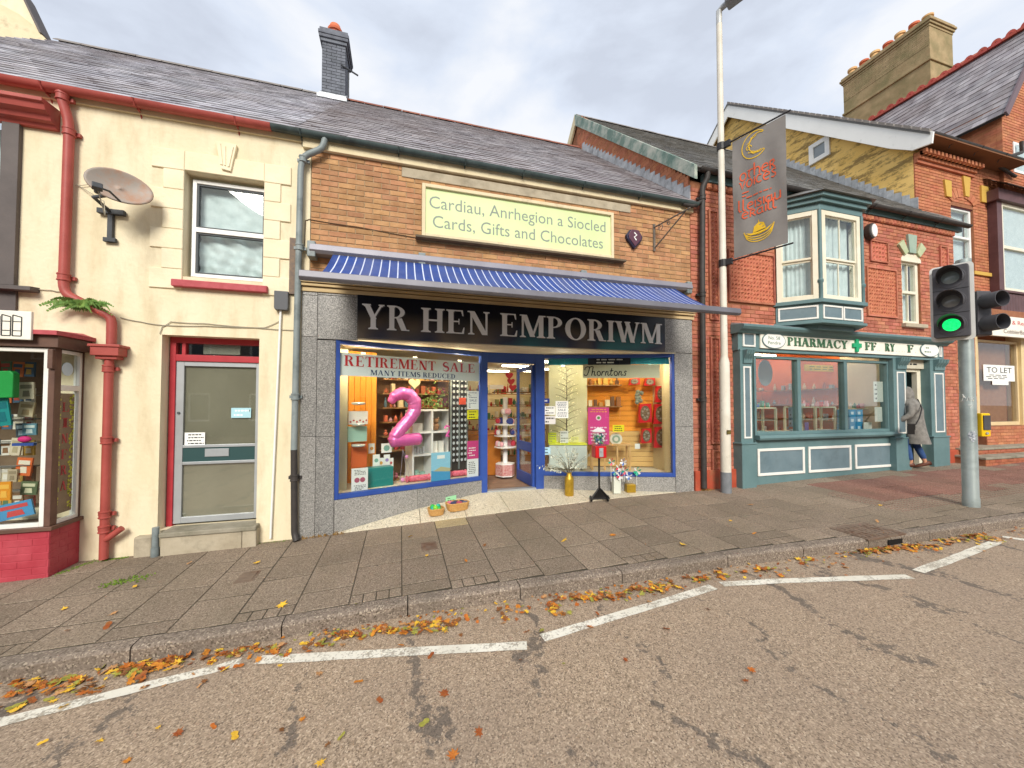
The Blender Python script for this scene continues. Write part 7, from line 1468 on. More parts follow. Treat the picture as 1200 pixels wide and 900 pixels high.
# windows, stall riser
x0, x1 = XL(882, -.02), XL(1047, -.02)
mb = MB(); frame(mb, x0, x1, zw0, zw1, .05, -.06, .06, wb=.06, wt=.05); m1, m2 = XL(936.5, -.05), XL(991, -.05)
for m_ in (m1, m2): mb.box(m_ - .045, m_ + .045, -.06, .06, zw0 + .06, zw1 - .05)
mb.box(XL(1040, -.05), x1 - .05, -.055, .06, zw0 + .06, zw1 - .05); sf = mb.build('shop_window', TEAL, ph, bevel=.006)
for a, b in ((x0 + .05, m1 - .045), (m1 + .045, m2 - .045), (m2 + .045, XL(1040, -.05))): mb = MB(); mb.box(a, b, .0, .006, zw0 + .06, zw1 - .05); mb.build('pane', GP, sf)
mb = MB(); mb.prisma([(.06, zw0 - .09), (-.15, zw0 - .09), (-.17, zw0 - .05), (-.15, zw0 - .0), (.06, zw0 + .002)], x0, x1 + .0); mb.box(x0, x1, -.06, .1, fz(6) - .1, zw0 - .09); mb.build('stall_riser', TEAL, ph, bevel=.004)
for (ua, va, ub, vb) in ((887, 526, 942, 558), (946.5, 523.5, 996.5, 554), (1001, 521, 1045.5, 549.5)):
    a0 = W.hit(ua, va, -.06)[0]; a1 = W.hit(ub, va, -.06)[0]; z1 = W.hit(ua, va, -.06)[1]; z0 = W.hit(ua, vb, -.06)[1]
    mb = MB(); frame(mb, a0, a1, z0, z1, .05, -.08, -.06); mb.build('panel_frame', WHT, ph, bevel=.004); mb = MB(); mb.box(a0 + .05, a1 - .05, -.066, -.05, z0 + .05, z1 - .05); mb.build('panel', GREYBL, ph)
# door recess
dx0, dx1 = pil[1][1], pil[2][0]
mb = MB(); zdt = W.hit(1065, 432, .0)[1]
mb.box(dx0, dx1, -.04, .03, zdt, zsg0 - .04); mb.build('lintel_board', M('pale_lintel', '#c2bca8', '#d0cab6', sc=5, rough=.7), ph); mb = MB(); lines(mb, dx0 + .05, dx1 - .05, zdt + .05, zdt + .14, 1, -.042); mb.build('lintel_print', INK, ph)
mb = MB(); mb.box(dx1 - .12, dx1 - .001, .02, .12, .2, zdt - .0); mb.box(dx0, dx1 - .12, .02, .12, zdt - .07, zdt); mb.build('door_frame', CREAMW, ph, bevel=.005)
mb = MB(); mb.box(dx0 - .1, dx0 - .0, .03, 1.6, .2, 3.3); mb.box(dx1 + .001, dx1 + .1, .03, 1.6, .2, 3.3); mb.build('recess_wall', TEAL, ph)
FDP = Fr(dx0 + .03, .95, 8); mb = MB(FDP); frame(mb, 0, 1.0, .42, 2.8, .12, 0, .05, wb=.7); mb.box(.49, .53, 0, .05, 1.12, 2.68); mb.box(.12, .88, 0, .05, 2.2, 2.26); dd_ = mb.build('door', M('green_door_paint', '#3d6a5c', '#467565', sc=3, rough=.5), ph); mb = MB(FDP); mb.box(.12, .88, .02, .026, 1.12, 2.68); mb.build('pane', GD, dd_)
mb = MB(); mb.box(dx0, dx1, -.1, 1.6, .2, fz(11) + .06); mb.build('door_step', STEP, ph)
# interior
mb = MB(); mb.box(PX0 + .3, dx0 - .12, 3.2, 3.25, .3, 3.6); mb.build('back_wall', M('orange_shop_wall', '#c8622c', '#d4723c', sc=2, rough=.8), ph)
mb = MB(); mb.box(px0, px0 + .05, .1, 3.2, .3, 3.6); mb.box(dx0 - .16, dx0 - .12, .1, 1.05, .3, 3.6); mb.build('party_wall', M('cream_shop_wall', '#cfc0a0', '#dccdb0', sc=2, rough=.8), ph)
mb = MB(); mb.box(dx0 - .16, dx0 - .12, 1.05, 3.2, .3, 3.6); mb.box(8.1, 8.4, 1.9, 2.2, .3, 3.25); mb.build('orange_wall', M('orange_shop_wall', '#c9541c'), ph)
mb = MB(); mb.box(px0, dx0, .1, 3.2, 3.25, 3.3); mb.build('ceiling', PLASTW, ph); mb = MB(); mb.box(px0, dx0, .1, 3.2, .3, .34); mb.build('shop_floor', P_('#6a5c50'), ph)
for k, (x, y) in enumerate(((7.0, 1.0), (8.6, 1.6), (10, 1.0), (7.6, 2.5), (9.6, 2.6))):
    t = thing('ceiling_light', 'fluorescent ceiling light inside the pharmacy', 'light', (x, y, 3.16), 'ceiling lights inside the pharmacy'); mb = MB(); mb.box(x - .6, x + .6, y - .06, y + .06, 3.2, 3.248); mb.build('housing', PLASTW, t); mb = MB(); mb.box(x - .58, x + .58, y - .045, y + .045, 3.16, 3.199); mb.build('tube', LMAT, t)
stock(Fr(0, 2.8), 6.4, 10.2, [1.0, 1.4, 1.8, 2.2], 0, 44, 'at the back of the pharmacy', mats=['#d8d4cc', '#c8b8a0', '#8c9ca8', '#c87c5c', '#d0d8d8'], step=.4)
stock(Fr(dx0 - .17, 1.1, 90), 0, 1.7, [1.0, 1.4, 1.8, 2.2], .0, 45, 'along the orange pharmacy wall', mats=['#d8d4cc', '#c8b8a0', '#8c9ca8', '#b86c5c'], step=.4, dd=.2)
for k, (u, v0, dd_, w) in enumerate(((897, 479, .5, .55), (967, 478, .5, .6), (1010, 480, .5, .55), (945, 478, .55, .5))):
    a, z1 = W.hit(u, v0, dd_); t = thing('display_stand', 'cream metal display stand in the pharmacy window, ' + ('far left', 'middle', 'right', 'centre left')[k], 'stand', (a, dd_ + .15, zw0)); mb = MB()
    for x in (a - w / 2, a + w / 2): 
        for y in (dd_, dd_ + .3): mb.box(x - .02, x + .02, y - .02, y + .02, zw0 - .1, z1)
    mb.box(a - w / 2, a + w / 2, dd_ - .02, dd_ + .32, z1, z1 + .03); mb.build('frame', M('cream_metal', '#d8d2b4', rough=.5), t); mb = MB(); mb.box(a - w / 2 + .03, a + w / 2 - .03, dd_, dd_ + .3, (zw0 + z1) / 2, (zw0 + z1) / 2 + .012); mb.build('glass_shelf', M('shelf_glass_edge', '#a9c0b8', rough=.2), t)
    rr = random.Random(k)
    for j in range(7): x = a - w / 2 + .05 + j * w / 8; mb = MB(); hh = rr.uniform(.06, .14); (mb.box(x, x + .05, dd_ + .05, dd_ + .1, z1 + .031, z1 + .03 + hh) if j % 2 else mb.lathe(x + .02, dd_ + .1, [(.025, 0), (.025, hh * .7), (.012, hh * .8), (.012, hh)], 8, z=z1 + .031)); c_ = rr.choice(('#d8d4cc', '#c83a3c', '#3c8c6a', '#e0a0a8', '#4a6ab0')); tag(mb.build('pharmacy_product', P_(c_)), 'small ' + cname(c_) + (' packet' if j % 2 else ' bottle') + ' on the ' + ('far left', 'middle', 'right', 'centre left')[k] + ' cream stand in the pharmacy window', 'product', 'products on the pharmacy stands')
mb = MB(); mb.box(px0 + .1, px0 + .9, .12, .9, zw0 - .12, zw0 + .0); mb.box(px0 + .9, dx0 - .2, .12, .9, zw0 - .12, zw0 - .001); mb.build('window_board', P_('#b8b09a'), ph)
for k in range(6):
    a, z = W.hit(996 + 8 * (k % 2), 510 - 8.6 * (k // 2), .2); mb = MB(); w = W.hit(1003.5, 500, .2)[0] - W.hit(996, 500, .2)[0]; hz = W.hit(1000, 500, .2)[1] - W.hit(1000, 508.3, .2)[1]; z = zw0 + .002 + (k // 2) * (hz + .004); mb.box(a, a + w, .2, .45, z, z + hz, 0); mb.box(a + w * .2, a + w * .6, .198, .2, z + hz * .3, z + hz * .7, 1); tag(mb.build('blue_carton', [P_('#2f8fc0'), P_('#c8e0ec')], bevel=.004), ('bottom', 'middle', 'top')[k // 2] + ' ' + ('left', 'right')[k % 2] + ' blue carton stacked in the pharmacy window', 'carton', 'blue cartons in the pharmacy window')
for (u0, v0, u1, v1, lab) in ((1023.5, 447, 1036, 471, 'white oval notice high on the right pharmacy pane'), (1025, 477, 1034, 494, 'tall white notice below the oval one on the right pharmacy pane'), (925, 503, 936, 510, 'white card at the foot of the left pharmacy pane'), (884, 505, 896, 512, 'pale teal card at the bottom left of the pharmacy window'), (1012, 495, 1022, 508, 'grey white card right of the blue cartons'), (943, 495, 948, 511, 'purple card at the left of the middle pharmacy pane'), (960, 503, 974, 510, 'long white card in the middle pharmacy pane'), (924, 477, 934, 500, 'blue grey patterned card in the left pharmacy pane')):
    card(W, u0, v0, u1, v1, .03 if v0 < 480 and u0 > 1000 else .16, 'window_notice', P_('#d8dcd4' if 'white' in lab else '#8cc0bc' if 'teal' in lab else '#5a4a8c' if 'purple' in lab else '#7a98a8'), lab, 'notice', 4)
mb = MB(); a, z = W.hit(897, 437, .6); mb.disc(a, .6, z, .2, .01, 18, 0, .28); tag(mb.build('hanging_disc', P_('#8c9ca0')), 'grey hanging display disc in the left pharmacy pane', 'sign')
q = W.rect(943, 427, 985, 436, 1.2); mb = MB(); mb.box(q[0], q[1], 1.2, 1.22, q[2], q[3]); lines(mb, q[0] + .05, q[1] - .05, q[2] + .02, q[3] - .02, 2, 1.198, 1); tag(mb.build('hanging_banner', [P_('#c8a83c'), P_('#5a7a3c')]), 'yellow hanging banner high inside the middle pharmacy pane', 'banner')

# ================================================================ tall building on the right
tb = thing('tall_brick_building', 'tall orange brick building with yellow rendered gable and large chimney', 'building', (14, 1, .4))
TX, TY = 12.3, .5
GT_ = Fr(TX, 0, 90)
ye, ze = .1, 8.31; ya, za = 5.92, 13.5
gw_ = [GT_.hit(949.5, 171), GT_.hit(973, 158), GT_.hit(973, 181), GT_.hit(949.5, 195)]
mb = MB(GT_); mb.prism([(TY + .035, 3), (TY + .035, 8.4), (ya, za - .1), (11.7, 8.4), (11.7, 3)], -.3, 0); mb.build('gable_wall', YREND, tb)
mb = MB(GT_); wy0, wy1 = min(p[0] for p in gw_), max(p[0] for p in gw_); wz0, wz1 = (gw_[3][1] + gw_[2][1]) / 2, (gw_[0][1] + gw_[1][1]) / 2
frame(mb, wy0, wy1, wz0, wz1, .13, .0, .06); w3 = mb.build('window', UPVC, tb, bevel=.004); mb = MB(GT_); mb.box(wy0 + .13, wy1 - .13, .01, .02, wz0 + .13, wz1 - .13); mb.build('pane', M('grey_pane', '#7c858a', '#8f989c', sc=2, rough=.2, spec=.6), w3)
BW = M('white_bargeboard', '#eeeeea', '#f4f4f0', sc=2, rough=.5, dirt='#b4b4a8', dsc=3, dpos=(.6, .85))
GB = Fr(12.1, 0, 90); mb = MB(GB); mb.prism([(ye, ze), (ya, za), (ya, za - .5), (.75, ze - .0 - .02), (.6, ze - .05), (ye + .02, ze - .28)], 0, .05) if False else mb.prism([(ye - .05, ze - .02), (ya, za), (ya, za - .52), (.9, ze + .12), (.45, ze - .22), (ye - .02, ze - .28)], -.05, 0)
mb.prism([(ya, za), (12.0, 8.2), (12.0, 7.8), (ya, za - .52)], -.05, 0); mb.build('bargeboard', BW, tb, bevel=.005)
mb = MB(GT_); mb.prism([(ye, ze), (ya, za), (ya, za - .06), (ye, ze - .06)], -3.6, .22); mb.prism([(ya, za), (11.9, 8.2), (11.9, 8.1), (ya, za - .06)], -3.6, .22); mb.build('roof', SLATE2, tb)
for k in range(34):
    t = k / 34; mb = MB(GT_); y, z = ye + (ya - ye) * t, ze + (za - ze) * t; mb.prism([(y, z), (y + .15, z + .135), (y + .13, z + .2), (y - .0, z + .08)], .14, .24); mb.build('verge_tile', RIDGEG, tb)
# stepped lead over the pharmacy roof
zr2 = lambda y: ZE2 + .13 + (10.52 - ZE2 - .13) * (y + .2) / 4.8
for k in range(26):
    y = .45 + k * .16; z = zr2(y); mb = MB(GT_); mb.prism([(y, z), (y + .155, z + .14), (y + .155, z + .34), (y, z + .3)], .01 + .003 * (k % 2), .02 + .003 * (k % 2)); mb.build('lead_step', LEAD, tb)
# front wall
FT = Fr(0, TY); awx = (FT.hit(1115.5, 270)[0], FT.hit(1141.5, 270)[0], FT.hit(1117, 318)[1], FT.hit(1116, 240)[1])
XR = 15.83; KW = 1.079; WYF = .42
mb = MB(FT); holed(mb, TX + .305, 19, .2, 8.25, .012, .3, [awx]); tw_ = mb.build('wall', MORTR, tb)
SHW = (FT.hit(1147, 450, )[0], 19, -1, FT.hit(1147, 392)[1])
courses(tw_, FT, TX, 16.5, 4.2, 8.1, [(awx[0], awx[1], awx[2], awx[3] + .05)], .228, .078, BRO, 'brick', d=.012, dep=.02, limit=300, proud=.01)
for k in range(3): mb = MB(FT); mb.box(TX, 14.6, -.05 - .05 * k, .01, 8.0 + .08 * k - .16, 8.0 + .08 * k - .085); mb.build('corbel_course', BRO, tb)
for k in range(16): mb = MB(FT); mb.pbox(TX + k * .15, TX + k * .15 + .08, -.22, -.1, 8.0, 8.1); mb.build('corbel_brick', BRO, tb)
gutter(tb, [(12.15, 8.3), (16.2, 8.3)], .1, .07, BLACKP, [13, 14, 15]); mb = MB(); mb.prisma([(.05, 8.22), (.5, 8.22), (.5, 8.32), (.05, 8.27)], 12.15, 16); mb.build('soffit', M('brown_soffit', '#7a5236', rough=.8), tb)
w_ = awx; xm = (w_[0] + w_[1]) / 2; mb = MB(FT); frame(mb, w_[0], w_[1], w_[2], w_[3], .07, .06, .16); zm = w_[2] + (w_[3] - w_[2]) * .55; mb.box(w_[0] + .07, w_[1] - .07, .05, .15, zm - .03, zm + .03); w4 = mb.build('window', UPVC, tb, bevel=.004)
mb = MB(FT); mb.box(w_[0] + .07, w_[1] - .07, .1, .106, w_[2] + .07, w_[3] - .07); mb.build('pane', GW, w4); mb = MB(FT); mb.box(w_[0], w_[1], .2, .22, w_[2], w_[3]); mb.build('curtain', CURT, w4); mb = MB(FT); mb.box(w_[0] + .05, w_[1] - .05, .12, .19, w_[2], w_[2] + .3); mb.build('window_box', DKM, w4)
mb = MB(FT); rx_ = (w_[1] - w_[0]) / 2; mb.prism(arc(xm, w_[3] - .02, rx_, .22, 0, 180, 12), .03, .12); mb.build('arched_board', M('plum_paint', '#6a2f38', rough=.6), w4)
for k in range(13):
    t = rad(180 - 15 * k); 
    if k in (0, 1, 6, 11, 12): continue
    c_, s_ = math.cos(t), math.sin(t); ri, ro = 1.02, 1.5; mb = MB(FT); da = rad(6.5)
    mb.prism([(xm + rx_ * ri * math.cos(t + q), w_[3] - .02 + (.26 * ri) * math.sin(t + q) + (.0 if r_ else 0)) if not r_ else (xm + rx_ * ro * math.cos(t + q), w_[3] - .02 + (.26 + .24) * math.sin(t + q) * 1.0) for q, r_ in ((da, 0), (-da, 0), (-da, 1), (da, 1))], -.02, .01); mb.build('arch_brick', BRO, tb)
for u0, v0, u1, v1 in ((1105, 212, 1113, 231), (1127, 208, 1135.5, 231), (1148, 219, 1157, 238)):
    a0, a1 = FT.hit(u0, 220)[0], FT.hit(u1, 220)[0]; z1, z0 = FT.hit((u0 + u1) / 2, v0)[1], FT.hit((u0 + u1) / 2, v1)[1]; mb = MB(FT); t = .25 * (a1 - a0); lean = -1 if u0 < 1110 else 1 if u0 > 1140 else 0
    mb.prism([(a0 + (t if lean <= 0 else t * .0), z0), (a1 - (t if lean >= 0 else 0), z0), (a1, z1), (a0, z1)], -.04, .01); mb.build('keystone', KY, tb, bevel=.005)
mb = MB(FT); q = FT.hit(1149, 321); mb.box(q[0] - .35, q[0] + .45, -.05, .0, q[1] - .05, q[1] + .04); mb.build('string_stone', KY, tb)
# wing with cross gable, its slate slope towards the camera
WX, WZ, RXg, RZg = XR, 10.05, 17.8, 13.02; W_ = Fr(0, WYF)
mb = MB(); mb.add([(WX, WYF + .02, 7.6), (WX, 7, 7.6), (WX, 7, WZ), (WX, WYF + .02, WZ)], [(0, 1, 2, 3)]); mb.F = W_; mb.prism([(WX + .02, 4.4), (21, 4.4), (21, WZ), (RXg + .0, RZg - .05), (WX + .02, WZ)], 0.012, .25); wg = mb.build('wing_wall', MORTR, tb)
FWs = Fr(WX, WYF, 90); courses(wg, FWs, 0, 4, 8.4, WZ - .05, [], .228, .078, BRO, 'brick', d=0, dep=-.02, proud=-.01, limit=60, eased=-.003)
wwin = W_.rect(1187, 165, 1230, 205); courses(wg, W_, WX, 19, 5.6, 11, [(wwin[0], 20, W_.hit(1187, 201)[1], W_.hit(1187, 166)[1])], .228, .078, BRO, 'brick', d=.012, dep=.02, limit=200, proud=.01, clip=lambda z: (WX + (max(0, (z - WZ)) * .66 + .12 if z > WZ - .1 else 0), 19))
mb = MB(W_); z0, z1 = W_.hit(1187, 201)[1], W_.hit(1187, 166)[1]; frame(mb, wwin[0], wwin[0] + 1.2, z0, z1, .07, -.01, .1); w5 = mb.build('window', UPVC, tb); mb = MB(W_); mb.box(wwin[0] + .07, wwin[0] + 1.13, -.02, -.014, z0 + .07, z1 - .07); mb.build('pane', GW, w5); mb = MB(W_); mb.box(wwin[0] + .05, wwin[0] + 1.15, -.005, .01, z0, z1); mb.build('curtain', CURT, w5)
ux = Vector((0, -1, 0)); uz = Vector((RXg - WX + .25, 0, RZg - WZ + .35)).normalized(); RW = Fr(0, 0, basis=(ux, uz.cross(ux), uz)); RW.O = Vector((WX - .25, WYF, WZ - .38)); Ls = math.hypot(RXg - WX + .25, RZg - WZ + .38)
mb = MB(RW); mb.box(-7, .15, .02, .08, 0, Ls); wr = mb.build('wing_roof', FELT, tb)
courses(wr, RW, -6.8, .15, 0, Ls, [], .3, .24, SLATEP, 'slate', jo=.005, d=.006, dep=.006, limit=250, wedge=.012, jit=.004, proud=.012, eased=.001)
mb = MB(RW); mb.box(.15, .2, -.05, .1, -.05, Ls); mb.build('verge_board', M('grey_purple_verge', '#6c5c62', rough=.6), tb)
REDT = M('red_crest_tile', '#a8483e', '#b8584c', sc=5, rough=.7, isl=.1)
for k in range(24):
    y = .5 + k * .3; mb = MB(Fr(RXg, 0, 90)); mb.box(y, y + .29, -.1, .1, RZg - .03, RZg + .05); mb.prism(arc(y + .145, RZg + .05, .12, .16, 0, 180, 8) + arc(y + .145, RZg + .05, .05, .08, 180, 0, 6), -.02, .02); mb.build('ridge_tile', REDT, tb)
# tile slope and the great chimney behind
bt = Fr(16.55, 0, 90); PT = M('pink_clay_tile', '#a85c48', '#b86c54', sc=5, rough=.8, isl=.16)
ux = Vector((0, -1, 0)); uz = Vector((1.1, 0, 1.15)).normalized(); RP = Fr(0, 0, basis=(ux, uz.cross(ux), uz)); RP.O = Vector((17.95, .4, RZg - .15)); mb = MB(RP); mb.box(-8, -1.6, .02, .06, 0, 1.5); pt = mb.build('rear_tile_roof', FELT, tb)
courses(pt, RP, -8, -1.6, 0, 1.5, [], .2, .17, PT, 'roof_tile', jo=.004, d=.006, dep=.006, limit=150, wedge=.012, jit=.006, proud=.014, eased=.001)
CX = 18.78; c0, c1 = 3.25, 6.12; ct = 16.26
CHS = M('mossy_chimney_brick', '#9a8462', '#ae9874', sc=2.5, rough=.9, bump=.5, bsc=40, isl=.1, dirt='#7c7450', dsc=1.6, dpos=(.42, .65)); 
mb = MB(Fr(CX, 0, 90)); mb.box(c0, c1, -1.35, 0, 12, ct - .35); gch = mb.build('great_chimney', CHS, tb)
for k, o in enumerate((.02, .06, .1, .06)): mb = MB(Fr(CX, 0, 90)); mb.box(c0 - o, c1 + o, -1.35 - o, o, ct - .35 + k * .09, ct - .265 + k * .09); mb.build('chimney_course', CHS, gch, bevel=.01)
mb = MB(Fr(CX, 0, 90)); mb.box(c0 - .05, c1 + .05, -1.4, .05, 14.6, 14.7); mb.box(c0 - .12, c1 + .12, -1.5, .12, 12, 13.7); mb.build('chimney_band', CHS, gch, bevel=.02)
courses(gch, Fr(CX, 0, 90), c0, c1, 15.2, ct - .36, [], .24, .08, CHS, 'chimney_brick', d=0, dep=-.02, proud=-.01, limit=60, eased=-.003)
for k, u in enumerate((995, 1012, 1027, 1042, 1057.5, 1077, 1089)):
    y = c1 - .15 - (c1 - c0 - .35) * k / 6; mb = MB(); hh = .42 if k != 6 else .3; mb.lathe(CX + .35 + .05 * (k % 2), y, [(.16, 0), (.13, hh * .75), (.17, hh * .8), (.17, hh), (.12, hh), (.11, hh * .5)], 14, z=ct + .0); mb.build('chimney_pot', POTY if k % 2 == 0 else POT, gch, smooth=True)
# bay at first floor
BY = .32; bx0 = W.hit(1170, 290, BY)[0]; PLM = M('plum_brown_paint', '#54393a', '#624546', sc=4, rough=.5)
zz1, zz0 = W.hit(1172, 236, BY)[1], W.hit(1176, 340, BY)[1]; zcl = W.hit(1178, 365, BY)[1]; zrf = W.hit(1170, 210, BY)[1]
mb = MB(); mb.box(bx0, bx0 + .22, BY, .5, zz0, zz1); mb.box(bx0 - .1, 18, BY - .08, .5, zz1, zz1 + .3); mb.box(bx0, 18, BY - .04, .5, zz0 - .06, zz0); b2 = mb.build('first_floor_bay', PLM, tb, bevel=.006)
mb = MB(); frame(mb, bx0 + .22, bx0 + 1.9, zz0, zz1, .09, BY + .02, .46); mb.box(bx0 + .31, bx0 + 1.81, BY + .02, .44, (zz0 + zz1) / 2 - .04, (zz0 + zz1) / 2 + .04); mb.build('window_frame', CREAMW, b2, bevel=.004); mb = MB(); mb.box(bx0 + .31, bx0 + 1.81, BY + .06, BY + .066, zz0 + .09, zz1 - .09); mb.build('pane', GW, b2); mb = MB(); mb.box(bx0 + .25, bx0 + 1.85, BY + .1, BY + .11, zz0, zz1); mb.build('curtain', CURT, b2)
for k in range(14): mb = MB(); mb.pbox(bx0 + .05 + k * .13, bx0 + .175 + k * .13, BY - .0, .5, zcl, zz0 - .062, .008); mb.build('cladding_board', PLM, b2)
for k in range(16):
    for j in range(3): mb = MB(); x = bx0 - .15 + k * .2 + .1 * (j % 2); y0 = .06 + j * .14; z_ = zz1 + .3 + j * .12; mb.add([(x, y0, z_ + .02), (x + .19, y0, z_ + .02), (x + .19, y0 + .2, z_ + .17), (x, y0 + .2, z_ + .17), (x, y0, z_), (x + .19, y0, z_)], [(0, 1, 2, 3), (4, 5, 1, 0)]); mb.build('bay_tile', M('brown_tile', '#5c463c', '#6c5448', sc=5, rough=.8, isl=.15), b2)
mb = MB(); q0 = W.hit(1197, 166, .3); q1 = W.hit(1164, 190, .4); mb.tube([(q0[0], .3, q0[1]), (q0[0], .3, q0[1] - .3), (q1[0], .4, q1[1])], .045, 8); mb.build('waste_pipe', BLACKP, tb, smooth=True)
q2 = W.hit(1190, 207, .35); mb = MB(); mb.tube([(q1[0], .4, q1[1] - .02), (q2[0], .35, q2[1])], .04, 8); mb.build('waste_pipe', BLACKP, tb, smooth=True)
# ground floor shop of the tall building
SY = .30; SFm = Fr(0, SY); S = lambda u, v: SFm.hit(u, v)
sx0 = S(1146, 450)[0]; sz0, sz1 = S(1150, 499)[1], S(1150, 398)[1]; sxe = S(1194, 450)[0]
mb = MB(SFm); mb.box(sx0 - .12, sx0, -.02, .25, sz0 - .0, sz1 + .6); frame(mb, sx0, sxe, sz0, sz1, .06, 0, .1, wb=.09); sf2 = mb.build('shop_window', M('cream_gold_frame', '#d0b98c', '#dcc69a', sc=3, rough=.5), tb, bevel=.005)
mb = MB(SFm); mb.box(sx0 + .06, sxe - .06, .04, .046, sz0 + .09, sz1 - .06); mb.build('pane', GL, sf2)
mb = MB(SFm); mb.box(sxe, sxe + 1.1, -.06, .25, sz0 - .1, sz1 + .3); cp = mb.build('lettered_pillar', M('cream_pillar', '#d8c08c', '#e2cc9c', sc=3, rough=.5), tb, bevel=.005)
mb = MB(SFm); zc3 = sz1 - .12
for i, ch_ in enumerate('THE'): sans(mb, ch_, sxe + .2, zc3 - i * .13, .1, -.062, .1)
mb.build('pillar_lettering', INK, cp); mb = MB(SFm)
for i, ch_ in enumerate('COBBLERS'): sans(mb, ch_, sxe + .2, zc3 - .5 - i * .16, .11, -.062, .11)
mb.build('pillar_lettering', REDI, cp)
mb = MB(SFm); mb.box(TX, sx0 - .12, -.02, .2, .2, 4.3); mb.box(sx0 - .12, 19, .0, .2, sz1 + .3, 4.3); mb.box(sx0, 19, -.12, .2, .2, sz0 - .005); gfw = mb.build('ground_floor_wall', MORTR, tb)
courses(gfw, Fr(0, SY - .12), sx0, 16.6, .45, sz0 - .02, [], .228, .078, BRO, 'brick', d=0, dep=.02, limit=80, proud=.01); courses(gfw, Fr(0, SY - .02), TX, sx0 - .12, .5, 4.2, [], .228, .078, BRO, 'brick', d=0, dep=.02, limit=80, proud=.01)
mb = MB(SFm); mb.box(sx0, 18, 1.4, 1.45, .3, 4); mb.box(sx0 - .05, sx0, .25, 1.4, .3, 4); mb.box(sx0, 18, .1, 1.4, sz0 - .05, sz0); mb.build('shop_inner_wall', M('white_board_wall', '#b8bcb4', '#c6cac2', sc=2, rough=.7), tb)
for k in range(16): mb = MB(SFm); mb.pbox(sx0 + .02, sx0 + 1.3, 1.36, 1.4, sz0 + .02 + k * .17, sz0 + .18 + k * .17, .006); mb.build('shiplap_board', M('white_shiplap', '#c8ccc8', '#d4d8d4', sc=2, rough=.6), tb)
q = (S(1170, 460)[0], sxe - .1); mb = MB(Fr(0, SY + .9)); 
for z in (0, .5, 1.0, 1.35): mb.box(q[0], q[1], 0, .35, sz0 + z, sz0 + z + .03)
for x in (q[0], q[1] - .03): mb.box(x, x + .03, .002, .348, sz0, sz0 + 1.38)
tag(mb.build('white_shelving', PLASTW), 'white shelving inside the to let shop window', 'shelf')
z1, z0 = S(1156, 427)[1], S(1156, 446)[1]; a0, a1 = S(1154.5, 435)[0], S(1191, 435)[0]; tl = thing('to_let_poster', 'white TO LET poster in the window of the far right shop', 'poster', ((a0 + a1) / 2, SY + .03, z0)); mb = MB(SFm); mb.box(a0, a1, .03, .035, z0, z1); mb.build('sheet', PAPER, tl); mb = MB(SFm); sans(mb, 'TO LET', (a0 + a1) / 2, z0 + (z1 - z0) * .52, (z1 - z0) * .34, .028, (a1 - a0) * .8); lines(mb, a0 + .1, a1 - .1, z0 + .04, z0 + (z1 - z0) * .42, 3, .028); mb.build('lettering', INK, tl)
mb = MB(SFm); mb.box(a0 + .35, a1 - .3, .026, .03, z0 - .1, z0 + .02); tag(mb.build('paper_strip', PAPER), 'paper strip below the to let poster', 'paper')
g0, g1 = S(1163, 367), S(1163, 393); sg2 = thing('repair_shop_sign', 'cream sign with red lettering Select and Repair above the far right shop', 'sign', (g0[0] + 1, SY - .3, g1[1])); mb = MB(Fr(0, SY - .3)); A0 = Fr(0, SY - .3).hit(1163, 380)[0]; Z1, Z0 = Fr(0, SY - .3).hit(1164, 369)[1], Fr(0, SY - .3).hit(1164, 393)[1]; mb.box(A0, A0 + 3, 0, .06, Z0, Z1); mb.build('board', BOARDW, sg2, bevel=.006); hh = Z1 - Z0
mb = MB(Fr(0, SY - .3)); sans(mb, 'Select & Repair', A0 + .15, Z0 + hh * .62, hh * .2, -.003, 1.55, 'l'); mb.build('lettering', REDI, sg2); mb = MB(Fr(0, SY - .3)); sans(mb, 'CobblerBay.com', A0 + .45, Z0 + hh * .16, hh * .2, -.003, 1.4, 'l'); mb.build('lettering', M('brown_ink', '#5c3428'), sg2); mb = MB(Fr(0, SY - .3)); sans(mb, '&', A0 + 1, Z0, .01, 0) if False else None
# brick steps
BRS = M('weathered_step_brick', '#9c5a40', '#ae6a4e', sc=6, rough=.85, isl=.12)
st2 = thing('brick_steps', 'brick and stone steps below the far right shop', 'steps', (13.6, -.0, .4)); Sx0 = W.hit(1122, 530, -.1)[0]
for k, (y0, z) in enumerate(((-.55, fz(13.5) + .15), (-.2, fz(13.5) + .3))):
    mb = MB(); mb.box(Sx0 + .15 * k + .0, 16.5, y0, .3, z - .05, z); mb.build('tread', STEP, st2, bevel=.01); rs2 = MB(); rs2.box(Sx0 + .15 * k + .02, 16.5, y0 + .025, .25, z - .2, z - .052); ri = rs2.build('riser', MORTR, st2); courses(ri, Fr(0, y0 + .02), Sx0 + .15 * k + .02, 16.4, z - .2, z - .055, [], .228, .073, BRS, 'brick', d=0, dep=.01, limit=60, proud=.006)
